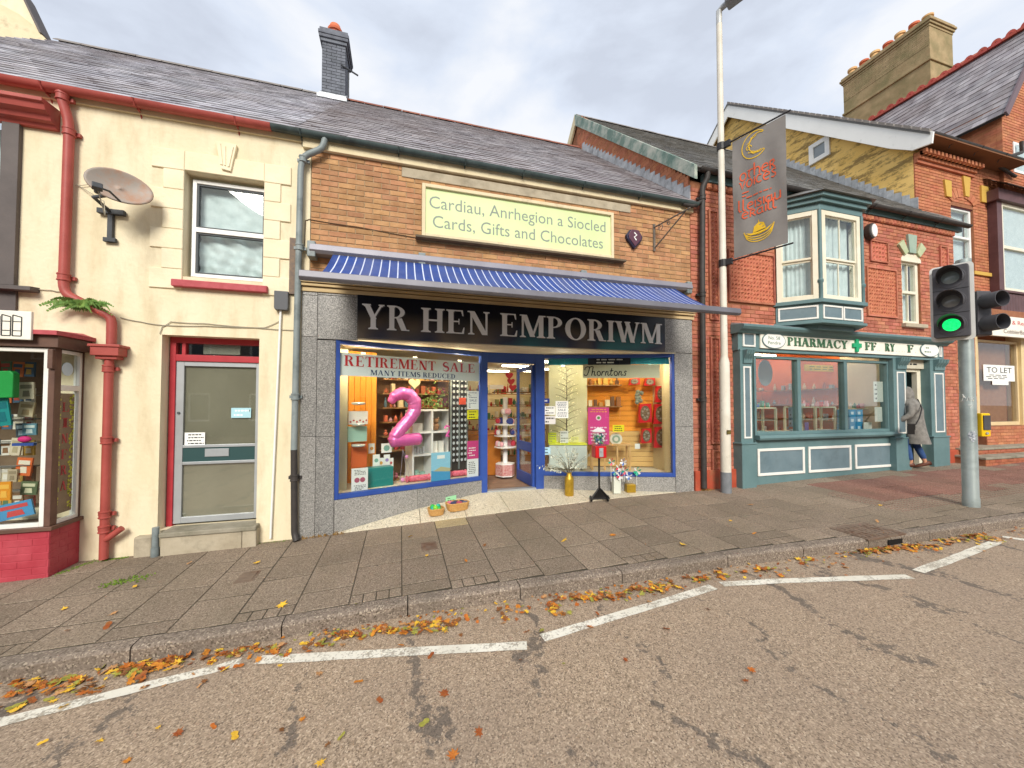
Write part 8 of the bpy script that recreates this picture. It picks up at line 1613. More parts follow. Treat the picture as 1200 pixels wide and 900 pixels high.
# ================================================================ street lamp with its banner
g = gpt(851, 577); lx, ly, lz = g.x, g.y, pz(g.x, g.y)
LPC = M('lamp_cream_paint', '#cfc8b8', '#dcd6c8', sc=4, rough=.5, dirt='#8c7a5c', dsc=9, dpos=(.6, .75), damt=.6); LPG = M('lamp_grey_steel', '#a4a8aa', '#b6babc', sc=4, rough=.45, metal=.3)
lamp = thing('street_lamp', 'tall cream and grey street lamp on the pavement before the pharmacy', 'street lamp', (lx, ly, lz))
ztop = W.hit(845, 14, ly)[1]; zw = W.hit(850, 425, ly)[1]; zb2 = W.hit(851, 553, ly)[1]
mb = MB(); mb.lathe(lx, ly, [(.088, -.05), (.088, zb2 - lz)], 16, z=lz); mb.build('base_sleeve', M('grey_band', '#6f7276', '#7f8286', sc=8, rough=.6), lamp, smooth=True)
mb = MB(); mb.lathe(lx, ly, [(.084, zb2 - lz), (.084, zw - lz), (.076, zw - lz + .03), (.062, zw - lz + .09), (.058, zw - lz + .12), (.048, ztop - lz)], 16, z=lz); mb.build('column', LPC, lamp, smooth=True)
zt = W.hit(850, 505, ly)[1]; mb = MB(); mb.box(lx - .05, lx + .03, ly - .093, ly - .08, zt - .05, zt + .02); mb.build('number_plate', M('dark_plate', '#3a3428', '#7a6a2c', sc=60, rough=.6), lamp)
LF = Fr(lx, ly, -62); a1, z1 = LF.hit(880, -3); mb = MB(LF); mb.tube([(0, 0, ztop - .25), (.0, 0, ztop), (.06, 0, ztop + .03), (.18, 0, ztop + .05)], .05, 10); mb.build('bracket_arm', LPG, lamp, smooth=True)
mb = MB(LF); L_ = .85; mb.prism([(.12, ztop - .02), (.12 + L_, ztop + .06), (.12 + L_, ztop + .13), (.5, ztop + .2), (.12, ztop + .12)], -.12, .12); mb.build('lantern', M('lantern_grey', '#7c8084', '#8c9094', sc=3, rough=.5), lamp, bevel=.03)
mb = MB(LF); mb.prism([(.4, ztop - .015), (.12 + L_ * .9, ztop + .035), (.12 + L_ * .9, ztop + .06), (.4, ztop + .02)], -.09, .09); mb.build('lens', M('lamp_lens', '#b8bcc0', rough=.2), lamp)
FN = Fr(lx, ly, -70)
ar = thing('lamp_bracket', 'pair of dark banner arms clamped to the street lamp', 'bracket', tuple(FN.p(.05, 0, 4.3))); BKM = M('black_arm', '#2c2a2c', rough=.5)
for z in (6.42, 4.31):
    mb = MB(FN); mb.tube([(.03, 0, z), (1.06, 0, z + .005)], .014, 8); mb.tube([(-.0, 0, z - .06), (-.0, 0, z + .06)], .07, 12); mb.box(.05, .16, -.03, .03, z - .05, z + .05); mb.build('arm', BKM, ar)
bnr = thing('banner', 'grey OTHER VOICES banner with yellow moon and boat emblems on the lamp', 'banner', tuple(FN.p(.5, 0, 4.3)))
ba0, ba1, bz0, bz1 = .19, .99, 4.34, 6.40
n, m = 16, 26; vs = [(ba0 + (ba1 - ba0) * i / n, .012 * math.sin(i * .9 + j * .25) * math.sin(math.pi * j / m) + .004 * math.sin(j * .8), bz0 + (bz1 - bz0) * j / m) for j in range(m + 1) for i in range(n + 1)]
def bsurf(a, z):
    i = (a - ba0) / (ba1 - ba0) * n; j = (z - bz0) / (bz1 - bz0) * m; return .012 * math.sin(i * .9 + j * .25) * math.sin(math.pi * j / m) + .004 * math.sin(j * .8)
mb = MB(FN); mb.add(vs, [(j * (n + 1) + i, j * (n + 1) + i + 1, (j + 1) * (n + 1) + i + 1, (j + 1) * (n + 1) + i) for j in range(m) for i in range(n)]); mb.build('cloth', M('banner_grey', '#7b7672', '#8a8580', sc=2, rough=.8), bnr, smooth='all')
class Print(MB):
    def add(s, vs, fs, mi=0): return super().add([(a, bsurf(a, z) - .006 + (d if abs(d) < .02 else 0), z) for a, d, z in vs], fs, mi)
bw, bh = ba1 - ba0, bz1 - bz0; BX = lambda x: ba0 + bw * (x - 40) / 340.; 
def BZ(x, y):    # crop pixels (5x) of the photo, banner edges slope
    top = 190 - (x - 40) * (190 - 50) / 320.; bot = 870 - (x - 40) * (870 - 775) / 340.; return bz1 - bh * (y - top) / (bot - top)
YEL = M('banner_yellow', '#e4b92c', rough=.7); ORG_ = M('banner_orange', '#d8603c', rough=.7)
mc = (BX(190), BZ(190, 205)); R1 = .2; mb = Print(FN)
out = arc(mc[0], mc[1], R1 * .98, R1 * 1.12, 48, 318, 26); inn_ = arc(mc[0] + .055, mc[1] + .01, R1 * .70, R1 * .82, 300, 62, 22)
for k in range(25):
    pass
mb.ribbon(out, .014, 0); mb.ribbon([out[-1]] + inn_ + [out[0]], .012, -.0006)
sp = [(mc[0] - .09 + (.05 - k * .0025) * math.cos(k * .5), mc[1] - .02 + (.055 - k * .0027) * math.sin(k * .5)) for k in range(18)]; mb.ribbon(sp, .011, -.0012)
for (p, q) in (((-.12, .05), (-.03, .13)), ((-.09, .03), (-.05, .15)), ((-.1, -.1), (.02, -.14)), ((-.05, -.12), (-.0, -.16)), ((.03, -.13), (.1, -.12)), ((-.05, -.09), (.06, -.15)), ((-.06, .12), (.03, .15))): mb.ribbon([(mc[0] + p[0], mc[1] + p[1]), (mc[0] + (p[0] + q[0]) / 2 + .01, mc[1] + (p[1] + q[1]) / 2 - .008), (mc[0] + q[0], mc[1] + q[1])], .010, -.0018)
mb.build('moon_emblem', YEL, bnr)
o_ = arc(.25, .3, .22, .28, 90, 450, 16)
UNC = {'o': (.58, [o_]), 't': (.5, [arc(.3, .28, .2, .26, 250, 120, 8) + [(.16, .56)], [(.02, .58), (.46, .58)]]), 'h': (.54, [[(.06, .95), (.06, .02)], [(.06, .4), (.2, .56), (.36, .54), (.44, .4), (.42, .02)]]), 'e': (.56, [arc(.28, .3, .22, .28, -50, -320, 14) + [(.46, .36), (.08, .3)]]),
       'r': (.5, [[(.06, 0), (.06, .58)], [(.06, .58), (.3, .6), (.36, .45), (.25, .32), (.08, .3)], [(.2, .3), (.42, .0)]]), 'v': (.54, [[(.02, .58), (.12, .5), (.24, .02), (.44, .58)]]), 'i': (.18, [[(.08, 0), (.08, .58)]]), 'c': (.5, [arc(.28, .3, .22, .28, 50, 310, 14)]),
       's': (.46, [[(.38, .52), (.22, .58), (.08, .48), (.2, .34), (.34, .24), (.34, .1), (.2, .02), (.04, .08)]]), 'l': (.32, [[(.08, .98), (.06, .2), (.14, .02), (.28, .06)]]), 'a': (.58, [arc(.24, .26, .2, .24, 60, 300, 12) + [(.42, .12)], [(.42, .56), (.42, .12), (.52, .0)]]), 'u': (.56, [[(.06, .58), (.06, .16), (.18, .0), (.34, .04), (.44, .2)], [(.44, .6), (.44, 0)]]), 'L': (.5, [[(.08, .98), (.06, .2), (.16, .02), (.3, .04), (.4, .2)], [(.4, .98), (.4, 0)]])}
def btext(s, xa, xb, ybase, yw, h_, w):
    mb = Print(FN); A, B = BX(xa), BX(xb); z = BZ((xa + xb) / 2, ybase); strokes(mb, FN, s, UNC, A, z, h_, 0, w, B - A); mb.build('lettering', ORG_, bnr)
btext('other', 88, 322, 380, 0, .23, .021); btext('voices', 84, 326, 432, 0, .23, .021)
btext('lleisiau', 76, 352, 560, 0, .21, .021); btext('eraill', 98, 322, 608, 0, .19, .021)
mb = Print(FN)
for k, (xa, xb, y) in enumerate(((80, 335, 455), (95, 320, 475), (120, 290, 490))): sans(mb, ('ABERTEIFI  CARDIGAN', 'TACHWEDD  NOVEMBER', 'ABERTEIFI.CYMRU')[k] if False else '.', BX(xa), 0, .001, 0) if False else lines(mb, BX(xa), BX(xb), BZ((xa + xb) / 2, y + 9), BZ((xa + xb) / 2, y - 9), 1, -.001)
mb.build('small_print', ORG_, bnr)
bc = (BX(208), BZ(208, 725)); mb = Print(FN)
for k, s_ in enumerate((1, .82, .64)):
    pts = [(bc[0] - .225 * s_ ** .3, bc[1] + .10 - .03 * k)] + [(bc[0] + .2 * s_ ** .35 * math.cos(rad(t)), bc[1] + .02 + .0 * k - (.12 - .035 * k) * math.sin(rad(180 - (t - 180))) if False else bc[1] + .04 + (.15 - .04 * k) * math.sin(rad(t))) for t in range(190, 355, 15)] + [(bc[0] + .225 * s_ ** .3, bc[1] + .12 - .03 * k)]
    mb.ribbon(pts, .014, -.0006 * k)
mb.prism([(bc[0] - .2, bc[1] + .075), (bc[0] - .13, bc[1] + .02), (bc[0], bc[1] + .0), (bc[0] + .13, bc[1] + .03), (bc[0] + .215, bc[1] + .11), (bc[0] + .12, bc[1] + .06), (bc[0], bc[1] + .045), (bc[0] - .12, bc[1] + .05)], -.002, -.001)
mb.prism([(bc[0] - .09, bc[1] + .05), (bc[0] + .11, bc[1] + .07), (bc[0] + .08, bc[1] + .17), (bc[0] + .0, bc[1] + .205), (bc[0] - .07, bc[1] + .15)], -.003, -.002); mb.ribbon([(bc[0], bc[1] + .2), (bc[0], bc[1] + .24)], .01, -.003); mb.build('boat_emblem', YEL, bnr)
mb = Print(FN); mb.ribbon([(bc[0] - .06, bc[1] + .1), (bc[0] - .02, bc[1] + .12), (bc[0] + .01, bc[1] + .1)], .01, -.0045); mb.ribbon([(bc[0] - .01, bc[1] + .15), (bc[0] + .04, bc[1] + .16)], .01, -.0045); mb.ribbon([(bc[0] + .03, bc[1] + .1), (bc[0] + .08, bc[1] + .11)], .01, -.0045); mb.build('boat_pattern', M('banner_grey', ''), bnr)
# ================================================================ traffic lights
g = gpt(1138, 593); tx_, ty_, tz_ = g.x, g.y, pz(g.x, g.y)
tl_ = thing('traffic_light', 'traffic light on a grey pole at the kerb showing green', 'traffic light', (tx_, ty_, tz_))
PG = M('galvanised_pole', '#8f9a98', '#a4aeac', sc=3, rough=.45, metal=.35, dirt='#7a8482', dsc=2)
zcol = W.hit(1135, 466, ty_)[1]
mb = MB(); mb.lathe(tx_, ty_, [(.092, -.05), (.092, .12), (.086, .14), (.086, zcol - tz_), (.082, zcol - tz_ + .02), (.082, 3.98 - tz_)], 18, z=tz_); mb.build('pole', PG, tl_, smooth=True)
TF = Fr(tx_, ty_, -70); HK = M('black_housing', '#47464a', '#525155', sc=6, rough=.5); HW_ = M('white_backing', '#d2d2cc', '#dededa', sc=4, rough=.5)
ha0, ha1, hz0, hz1 = -.335, .105, 2.76, 3.91
def rrect(a0, a1, z0, z1, r, n=5): return arc(a1 - r, z1 - r, r, r, 0, 90, n) + arc(a0 + r, z1 - r, r, r, 90, 180, n) + arc(a0 + r, z0 + r, r, r, 180, 270, n) + arc(a1 - r, z0 + r, r, r, 270, 360, n)
mb = MB(TF); mb.prism(rrect(ha0, ha1, hz0, hz1, .05), -.14, -.12); mb.build('backing_board', HW_, tl_)
mb = MB(TF); mb.prism(rrect(ha0 + .04, ha1 - .04, hz0 + .045, hz1 - .045, .03), -.26, -.10)
mb.build('housing', HK, tl_, bevel=.008); cxh = (ha0 + ha1) / 2
for k, nm in enumerate(('red', 'amber', 'green')):
    zc_ = hz1 - .045 - .177 - k * .353; mb = MB(TF); mb.disc(cxh, -.268, zc_, .155, .02, 28); mb.build('lens_ring', HK, tl_, bevel=.004)
    lm = M('green_signal_lit', '#00c458', '#20e070', sc=30, rough=.3, emis=1.3) if k == 2 else M('unlit_lens_%s' % nm, '#7f8c8e' if k == 0 else '#7c7e7c', rough=.15, spec=.8)
    mb = MB(TF); vs = []; n = 24
    for i, r_ in enumerate((0, .05, .09, .125)):
        for q in range(n): t = 2 * math.pi * q / n; vs.append((cxh + r_ * math.cos(t), -.285 + .25 * r_ * r_ / .125, zc_ + r_ * math.sin(t)))
    mb.add(vs, [(i * n + q, i * n + (q + 1) % n, (i + 1) * n + (q + 1) % n, (i + 1) * n + q) for i in range(3) for q in range(n)]); mb.build('lens', lm, tl_, smooth='all')
    mb = MB(TF); vs = []; m = 20
    for q in range(m + 1):
        t = rad(-28 + 236 * q / m); ln = .05 + .23 * max(0, math.sin((q / m) * math.pi)) ** .7
        for (r_, d_) in ((.14, -.25), (.132, -.262 - ln), (.127, -.262 - ln), (.134, -.25)): vs.append((cxh + r_ * math.cos(t), d_, zc_ + r_ * math.sin(t)))
    mb.add(vs, [(4 * q + j, 4 * q + 4 + j, 4 * q + 4 + (j + 1) % 4, 4 * q + (j + 1) % 4) for q in range(m) for j in range(4)]); mb.build('visor', HK, tl_, smooth=True)
    if k: mb = MB(TF); mb.box(ha0 + .04, ha1 - .04, -.264, -.255, zc_ + .174, zc_ + .18); mb.build('section_joint', M('black_joint', '#141314', rough=.7), tl_)
for z in (2.95, 3.7): mb = MB(TF); mb.box(-.1, .02, -.1, .0, z - .03, z + .03); mb.build('bracket', HK, tl_)
# crossing head turned to the far pavement
zq1, zq0 = 3.48, 2.82; hx = tx_ + .16; FP_ = Fr(hx, ty_ - .0, -14)
mb = MB(FP_); mb.box(-.11, .11, -.16, -.02, zq0, zq1); mb.box(-.16, .02, -.08, .02, zq0 + .2, zq0 + .26); mb.build('crossing_housing', HK, tl_, bevel=.015)
for k in range(2):
    zc_ = zq1 - .165 - k * .33; mb = MB(FP_); vs = []; n = 20
    prof = [(.105, -.15), (.115, -.2), (.115, -.36), (.108, -.36), (.10, -.2), (0.001, -.19)]
    for r_, d_ in prof:
        for q in range(n): t = 2 * math.pi * q / n; vs.append((r_ * math.cos(t), d_, zc_ + r_ * math.sin(t)))
    mb.add(vs, [(i * n + q, i * n + (q + 1) % n, (i + 1) * n + (q + 1) % n, (i + 1) * n + q) for i in range(len(prof) - 1) for q in range(n)]); mb.build('crossing_hood', HK, tl_, smooth=True)
FY = Fr(tx_, ty_, -20); yb = Fr(tx_, ty_, 0); z1, z0 = W.hit(1150, 484, ty_)[1], W.hit(1150, 510.5, ty_)[1]
mb = MB(FY); mb.box(.09, .21, -.09, .07, z0, z1); mb.build('push_button_box', M('signal_yellow', '#e8b80c', '#f0c418', sc=5, rough=.4), tl_, bevel=.012)
mb = MB(FY); mb.box(.105, .195, -.105, -.089, z0 + .1, z1 - .03); mb.build('wait_panel', HK, tl_); mb = MB(FY); mb.disc(.15, -.105, z0 + .05, .018, .02, 12); mb.build('push_button', ALU, tl_)
# stickers and scrawl on the pole
def wrap(name, z, s, mat, lab, cat, ang):
    mb = MB(Fr(0, 0)); mb.F = Fr(tx_, ty_); 
    vs = []
    for i in range(len(s)): pass
    out = []
    for P in s:
        pts = []
        for a, h_ in P: t = ang + a / .087; pts.append((.0885 * math.cos(t), .0885 * math.sin(t), z + h_))
        mb.tube(pts, .004, 4)
    tag(mb.build(name, mat), lab, cat)
wa = math.atan2(CAM.y - ty_, CAM.x - tx_)
za_ = W.hit(1135, 470, ty_)[1]; wrap('graffiti_scrawl', za_, [[(-.06, 0), (-.04, .06), (-.05, .1), (-.02, .04)], [(-.01, .0), (.01, .07), (.02, .01), (.04, .06)], [(.03, .0), (.06, .05), (.05, .0)], [(0, -.06), (.05, -.05), (.02, -.1)]], M('white_marker', '#d8d8d4', rough=.5), 'white graffiti scrawl on the traffic light pole', 'graffiti', wa)
zs_ = W.hit(1137, 510, ty_)[1]; mb = MB(Fr(tx_, ty_)); vs = []
for q in range(9):
    t = wa - .1 + .13 * q; r_ = .0895
    e = (.02, .05, .065, .05, .075, .06, .07, .04, .02)[q]; e2 = (.01, .04, .05, .08, .1, .09, .06, .05, .02)[q]; vs += [(r_ * math.cos(t), r_ * math.sin(t), zs_ + e), (r_ * math.cos(t), r_ * math.sin(t), zs_ - e2)]
mb.add(vs, [(2 * q, 2 * q + 1, 2 * q + 3, 2 * q + 2) for q in range(8)]); tag(mb.build('torn_sticker', M('torn_paper', '#d0d4d8', '#5a6470', sc=40, rough=.6)), 'torn white sticker on the traffic light pole below the scrawl', 'sticker')
# ================================================================ the person going in
pY = -.2; pX = W.hit(1073, 510, pY)[0]; pZ = fz(11) + .012
def skin(name, nodes, edges, mat, parent, T, sub=1):
    me = bpy.data.meshes.new(name); me.from_pydata([T(Vector(n[0])) for n in nodes], edges, []); o = bpy.data.objects.new(name, me); COL.objects.link(o); o.parent = parent; ORG[o.name_full] = ORG[parent.name_full]; me.materials.append(mat)
    s = o.modifiers.new('skin', 'SKIN'); s.use_smooth_shade = True
    lay = me.skin_vertices[0].data if me.skin_vertices else None
    if lay is None: bm = bmesh.new(); bm.from_mesh(me); bm.verts.layers.skin.verify(); bm.to_mesh(me); bm.free(); lay = me.skin_vertices[0].data
    for i, n in enumerate(nodes): lay[i].radius = (n[1], n[2] if len(n) > 2 else n[1]); lay[i].use_root = (i == 0)
    u = o.modifiers.new('sub', 'SUBSURF'); u.levels = u.render_levels = sub; return o
per = thing('person', 'person in a long grey hooded coat and jeans stepping into the pharmacy doorway', 'person', (pX, pY, pZ))
cR, sR = math.cos(rad(40)), math.sin(rad(40))
def T(v):
    y = v.y - max(0, v.z - .9) * .18; return Vector((v.x * cR - y * sR, v.x * sR + y * cR, v.z * 1.02))     # faces +y turned to the left
SK = M('skin', '#c08a6c', rough=.6); CT = M('grey_coat', '#706d68', '#8a8680', sc=14, rough=.85, bump=.5, bsc=30); JN = M('blue_jeans', '#2c4878', '#3a5888', sc=20, rough=.85, bump=.3); SHO = M('brown_shoe', '#5c3628', '#6c4234', sc=10, rough=.5)
N_ = [((0, .02, .92), .13, .1), ((0, .07, 1.12), .12, .09), ((0, .15, 1.34), .11, .08), ((0, .25, 1.46), .06), ((0, .30, 1.53), .06), ((0, .34, 1.62), .085, .095),
      ((-.09, .03, .86), .085), ((-.10, .16, .50), .055), ((-.10, .10, .10), .04), ((-.10, .22, .05), .035),
      ((.09, .0, .86), .085), ((.10, -.02, .50), .055), ((.10, -.16, .12), .04), ((.10, -.12, .06), .03),
      ((-.17, .17, 1.36), .04), ((-.235, .15, 1.10), .036), ((-.20, .36, .97), .032), ((-.19, .43, .95), .034, .02),
      ((.17, .15, 1.36), .04), ((.25, .07, 1.10), .036), ((.22, .22, .92), .032), ((.21, .28, .88), .034, .02)]
E_ = [(0, 1), (1, 2), (2, 3), (3, 4), (4, 5), (0, 6), (6, 7), (7, 8), (8, 9), (0, 10), (10, 11), (11, 12), (12, 13), (2, 14), (14, 15), (15, 16), (16, 17), (2, 18), (18, 19), (19, 20), (20, 21)]
for hb, sx in ((17, -1), (21, 1)):
    bx_, by_, bz_ = N_[hb][0]
    for k in range(4):
        i = len(N_); o = (k - 1.5) * .017; N_ += [((bx_ + o, by_ + .045, bz_ - .01), .009), ((bx_ + o, by_ + .075 + .004 * (k in (1, 2)), bz_ - .035), .008)]; E_ += [(hb, i), (i, i + 1)]
    i = len(N_); N_ += [((bx_ - sx * .035, by_ + .02, bz_ - .005), .010), ((bx_ - sx * .045, by_ + .05, bz_ - .02), .009)]; E_ += [(hb, i), (i, i + 1)]
skin('body', N_, E_, SK, per, T, 1)
skin('jeans', [((0, .02, .9), .13, .1), ((-.09, .03, .84), .095), ((-.10, .17, .50), .072), ((-.10, .11, .14), .058), ((.09, .0, .84), .095), ((.10, -.02, .50), .072), ((.10, -.15, .17), .056)], [(0, 1), (1, 2), (2, 3), (0, 4), (4, 5), (5, 6)], JN, per, T, 1)
def pl(nm, rings, mat, n=20, **k):
    mb = MB(Fr(pX, pY, 0, pZ)); vs = []
    for (cx_, cy_, cz_, rx_, ry_, wob) in rings:
        for q in range(n):
            t = 2 * math.pi * q / n; w = 1 + wob * math.sin(t * 5 + cz_ * 3); v = T(Vector((cx_ + rx_ * w * math.cos(t), cy_ + ry_ * w * math.sin(t), cz_))); vs.append(tuple(v))
    mb.add(vs, [(i * n + q, i * n + (q + 1) % n, (i + 1) * n + (q + 1) % n, (i + 1) * n + q) for i in range(len(rings) - 1) for q in range(n)] + [tuple(range((len(rings) - 1) * n, len(rings) * n))]); return mb.build(nm, mat, per, smooth='all', **k)
pl('coat', [(0, -.02, .52, .24, .22, .05), (0, .0, .66, .235, .2, .05), (0, .02, .86, .215, .18, .04), (0, .06, 1.06, .2, .165, .03), (0, .1, 1.22, .215, .17, .02), (0, .15, 1.34, .225, .16, .01), (0, .19, 1.43, .17, .13, 0), (0, .22, 1.48, .1, .1, 0)], CT)
pl('hood', [(0, .23, 1.44, .12, .12, .04), (0, .24, 1.5, .135, .13, .03), (0, .27, 1.58, .13, .135, .02), (0, .29, 1.66, .115, .125, 0), (0, .3, 1.71, .08, .09, 0), (0, .3, 1.735, .02, .02, 0)], CT)
skin('sleeve', [((-.16, .17, 1.38), .085), ((-.235, .15, 1.12), .068), ((-.20, .33, .99), .056)], [(0, 1), (1, 2)], CT, per, T, 1); skin('sleeve', [((.16, .15, 1.38), .085), ((.25, .07, 1.12), .068), ((.225, .19, .94), .056)], [(0, 1), (1, 2)], CT, per, T, 1)
for (x, y, z, p) in ((-.10, .14, .035, 0), (.10, -.17, .06, -14)):
    mb = MB(Fr(pX, pY, 0, pZ)); vs = []; n = 12
    for (f, rx_, rz_, h_) in ((-.09, .03, .035, .03), (-.05, .042, .05, .04), (.05, .042, .04, .02), (.13, .045, .03, .008), (.18, .03, .02, .002), (.195, .01, .01, 0)):
        for q in range(n):
            t = 2 * math.pi * q / n; lx_, lf, lz_ = rx_ * math.cos(t), f, h_ + rz_ * math.sin(t) - .0; cp, sp_2 = math.cos(rad(p)), math.sin(rad(p)); v = T(Vector((x + lx_, y + lf * cp - lz_ * sp_2, z + lf * sp_2 + lz_ * cp))); vs.append(tuple(v))
    mb.add(vs, [(i * n + q, i * n + (q + 1) % n, (i + 1) * n + (q + 1) % n, (i + 1) * n + q) for i in range(5) for q in range(n)] + [tuple(range(n)), tuple(range(5 * n, 6 * n))]); mb.build('shoe', SHO, per, smooth='all')
mb = MB(Fr(pX, pY, 0, pZ)); bgx = W.hit(1069, 508, pY - .24)[0] - pX; v0 = T(Vector((.1, .12, 1.45))); v0.y -= .1; v1 = Vector((bgx + .1, -.25, .96)); q = [tuple(v0), tuple(v0 * .6 + v1 * .4 + Vector((0, -.08, .02))), tuple(v0 * .25 + v1 * .75 + Vector((0, -.05, 0))), tuple(v1)]; mb.tube(q, .011, 6); tag_o = mb.build('bag_strap', M('black_leather', '#24211f', rough=.5), per)
bgx = W.hit(1069, 508, pY - .24)[0]; FBg = Fr(bgx, pY - .22, 30, pZ); mb = MB(FBg); mb.box(-.13, .13, -.05, .05, .76, .97); mb.box(-.13, .13, -.06, -.05, .85, .975); one(mb, 'shoulder_bag', M('black_leather', ''), 'small dark shoulder bag carried by the person in the grey coat', 'bag', bevel=.015)
# ================================================================ fallen leaves
LC_ = ['#b8702c', '#cc8a30', '#d4a432', '#8a5c34', '#a87c50', '#97602f', '#86863c']; LM = [M('leaf_' + c[1:], c, c2, sc=30, rough=.75) for c, c2 in zip(LC_, ['#a8561a', '#b86a20', '#e8be3c', '#6e4420', '#c09060', '#8c4018', '#a8a044'])]
rr = random.Random(77); LMES = []
def leafmesh(mat, seed, maple=True):
    r_ = random.Random(seed); pts = []; c1, c2 = r_.uniform(.1, .5), r_.uniform(-.3, .5)
    if maple:
        for (a, l) in ((-90, .25), (-60, .5), (-48, .78), (-30, .42), (-8, .62), (0, .95), (14, .6), (32, .52), (46, .72), (58, .98), (70, .6), (80, .7), (90, 1.05)): pts.append((a, l * r_.uniform(.9, 1.1)))
        pts = pts + [(180 - a, l * r_.uniform(.9, 1.1)) for a, l in pts[-2:0:-1]]
    else: pts = [(a, .35 + .65 * abs(math.sin(rad(a))) ** 1.5) for a in range(-90, 270, 24)]
    vs = [Vector((0, 0, .05))]
    for a, l in pts: x, y = l * math.cos(rad(a)), l * math.sin(rad(a)); vs.append(Vector((x, y, .02 + c1 * x * x * .5 + c2 * max(0, y) ** 2 * .4 + r_.uniform(-.04, .08))))
    n = len(vs) - 1; fs = [(0, i + 1, (i + 1) % n + 1) for i in range(n)]; k = len(vs); vs += [Vector((-.02, -.2, .03)), Vector((.02, -.2, .03)), Vector((.05, -.75, .12))]; fs.append((k, k + 1, k + 2))
    me = bpy.data.meshes.new('fallen_leaf'); me.from_pydata([v * .06 for v in vs], [], fs); me.materials.append(mat); me['c'] = 0; return me
for i, m_ in enumerate(LM):
    for s_ in range(3): LMES.append((i, leafmesh(m_, i * 7 + s_, s_ < 2)))
nleaf = [0]; restL = MB(Fr(0, 0)); RESTM = LM
NAMES = ['orange', 'bright orange', 'yellow', 'dark brown', 'pale brown', 'rust red', 'olive green']
def leaf(x, y, road, where, group, big=1, ci=None):
    i, me = rr.choice(LMES) if ci is None else rr.choice([q for q in LMES if q[0] == ci])
    z = (rz if road else pz)(x, y) + .006 + rr.uniform(0, .012); s = rr.uniform(.55, 1.15) * big
    M_ = Matrix.Translation((x, y, z)) @ Matrix.Rotation(rr.uniform(0, 6.28), 4, 'Z') @ Matrix.Rotation(rr.gauss(0, .22), 4, 'X') @ Matrix.Rotation(rr.gauss(0, .22), 4, 'Y') @ Matrix.Scale(s, 4)
    if nleaf[0] < 285:
        o = bpy.data.objects.new('fallen_leaf', me); COL.objects.link(o); o.matrix_world = M_; tag(o, NAMES[i] + ' fallen leaf ' + where, 'leaf', NAMES[i] + ' leaves ' + group); nleaf[0] += 1
    else:
        k = len(restL.v); restL.v += [M_ @ v.co for v in me.vertices]; restL.f += [tuple(k + q for q in p.vertices) for p in me.polygons]; restL.m += [i] * len(me.polygons)
for (u, v, ci) in ((74, 715, 2), (158, 689, 2), (331, 710, 2), (133, 720, 4), (78, 740, 1), (222, 661, 4), (418, 709, 6), (481, 630, 2), (500, 653, 2), (546, 658, 1), (661, 634, 2), (718, 628, 1), (301, 661, 2), (800, 640, 2), (880, 592, 4), (1028, 612, 4), (856, 611, 2), (568, 640, 3), (126, 735, 5), (1032, 593, 2), (884, 626, 1)):
    p = gpt(u, v); leaf(p.x, p.y, False, 'lying alone on the pavement slabs', 'scattered on the pavement', .8, ci)
for (u, v) in ((302, 775), (374, 790), (400, 865), (385, 874), (208, 862), (275, 864), (250, 853), (375, 897), (532, 889), (470, 758), (590, 731), (618, 741), (610, 775), (635, 741), (700, 721), (733, 775), (540, 745), (445, 823), (497, 849), (562, 860), (680, 700), (185, 855), (880, 787), (760, 707), (875, 800), (660, 780), (905, 668), (590, 700), (150, 893), (50, 873), (355, 845), (520, 815), (330, 858), (780, 738), (420, 800), (505, 770), (115, 870), (640, 715), (240, 800), (690, 735), (560, 730), (75, 830), (980, 650), (610, 700), (830, 715)):
    p = gpt(u, v, True); leaf(p.x, p.y, True, 'lying flat on the open road', 'on the open road', .6)
CL = [(20, 803, 26, 30, 12), (80, 797, 24, 30, 10), (150, 783, 30, 25, 9), (200, 770, 26, 22, 9), (260, 765, 16, 22, 9), (310, 758, 16, 22, 6), (370, 755, 8, 15, 8), (415, 744, 22, 18, 5), (455, 738, 26, 18, 5), (495, 731, 24, 15, 5), (530, 728, 10, 15, 6), (600, 712, 8, 15, 8), (650, 707, 12, 18, 7), (680, 700, 26, 18, 4), (715, 697, 22, 16, 4), (750, 690, 24, 16, 3), (775, 686, 12, 14, 4), (825, 678, 12, 10, 3), (895, 668, 10, 20, 2.5), (850, 671, 8, 14, 3), (945, 658, 8, 20, 3), (1020, 645, 26, 22, 3), (1050, 643, 30, 22, 2.5), (1085, 640, 22, 20, 3), (1120, 633, 16, 14, 3), (1140, 628, 22, 12, 2), (1175, 632, 14, 14, 3)]
todo = []
for (u, v, n_, su, sv) in CL:
    for _ in range(n_): todo.append((u + rr.gauss(0, su * .8), v + abs(rr.gauss(0, sv)) - 1))
rr.shuffle(todo)
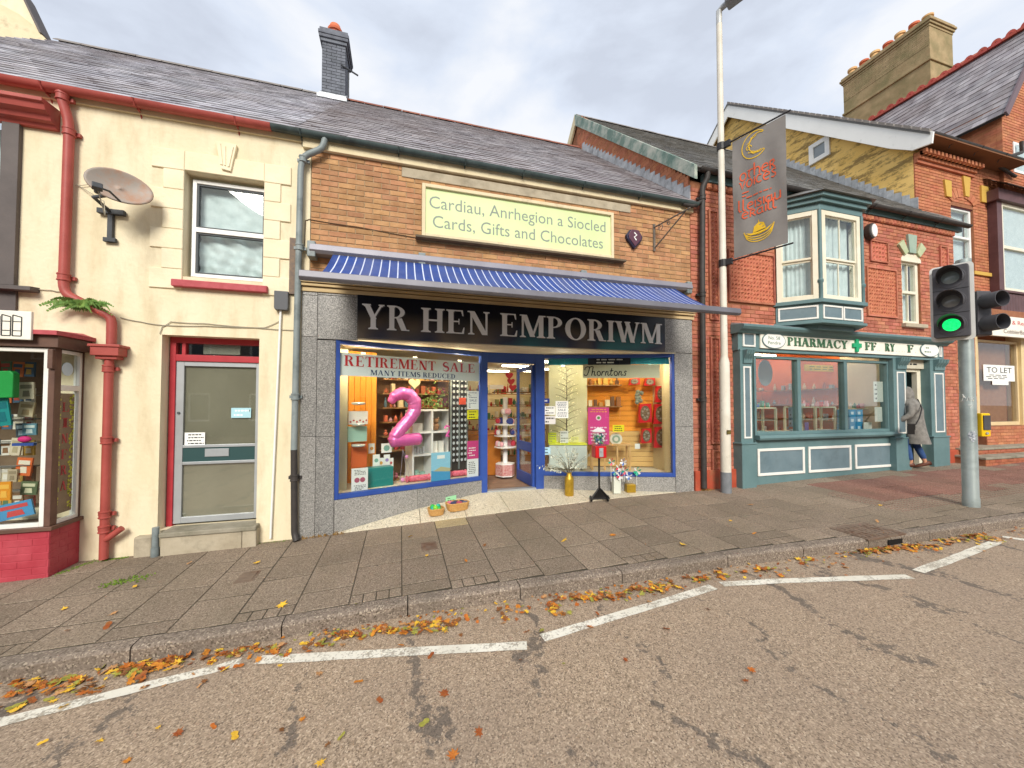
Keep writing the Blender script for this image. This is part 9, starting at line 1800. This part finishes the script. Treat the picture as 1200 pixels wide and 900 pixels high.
todo = todo + [(u + rr.gauss(0, 9), v + rr.gauss(0, 1.5)) for u, v in todo]
for u, v in todo:
    p = gpt(u, v, True)
    if p.y > ky(p.x) - .01: p.y = ky(p.x) - rr.uniform(.02, .1)
    leaf(p.x, p.y, True, 'in the drift along the kerb', 'drifted along the kerb', .62)
for _ in range(420):
    x = rr.uniform(-4.5, 8.5); leaf(x, ky(x) - abs(rr.gauss(0, .16)) - .01, True, '', '', .35)
o = restL.build('leaf_litter', LM, kind='stuff'); tag(o, 'litter of small leaf scraps along the kerb', 'leaves')
# ================================================================ the far side of the street, behind the camera (seen in the glass)
sheet('far_pavement', [-40, -20, -10, 0, 10, 20, 40], lambda x: [-18.2, -14.0], lambda x, y: rz(x, -14.0) + .12, PAVE)
STN = M('grey_rubble_stone', '#5c5a55', '#75726b', sc=5, rough=.9, bump=.6, bsc=12)
for k, (x0, x1, h_, c_) in enumerate(((-26, -9, 7.2, STN), (-9, 5, 6.4, STN), (5.0, 19, 7.6, CREAMD))):
    b = thing('stone_terrace', ('long grey stone terrace across the road at the left', 'lower grey stone terrace directly across the road', 'cream rendered terrace across the road at the right')[k], 'building', ((x0 + x1) / 2, -18.3, 0))
    Fq = Fr(0, -18.2, 180); hl = []; nx = int((x1 - x0) / 2.8)
    for i in range(nx):
        c_x = -x1 + (i + .5) * (x1 - x0) / nx
        for z in (.9, 3.9): hl.append((c_x - .5, c_x + .5, z, z + 1.5))
    mb = MB(Fq); holed(mb, -x1 + .01, -x0 - .01, -1, h_, 0, .3, hl); mb.build('wall', c_, b)
    for hh_ in hl: mb = MB(Fq); frame(mb, *hh_, .07, .1, .16); w = mb.build('window', UPVC, b); mb = MB(Fq); mb.box(hh_[0], hh_[1], .17, .2, hh_[2], hh_[3]); mb.build('pane', M('dark_far_pane', '#2c3236', rough=.1, spec=.6), w)
    mb = MB(Fq); mb.prisma([(-.3, h_ - .05), (4.5, h_ + 3.4), (9.3, h_ - .05)], -x1 + .01, -x0 - .01); mb.build('roof', SLATE2, b)
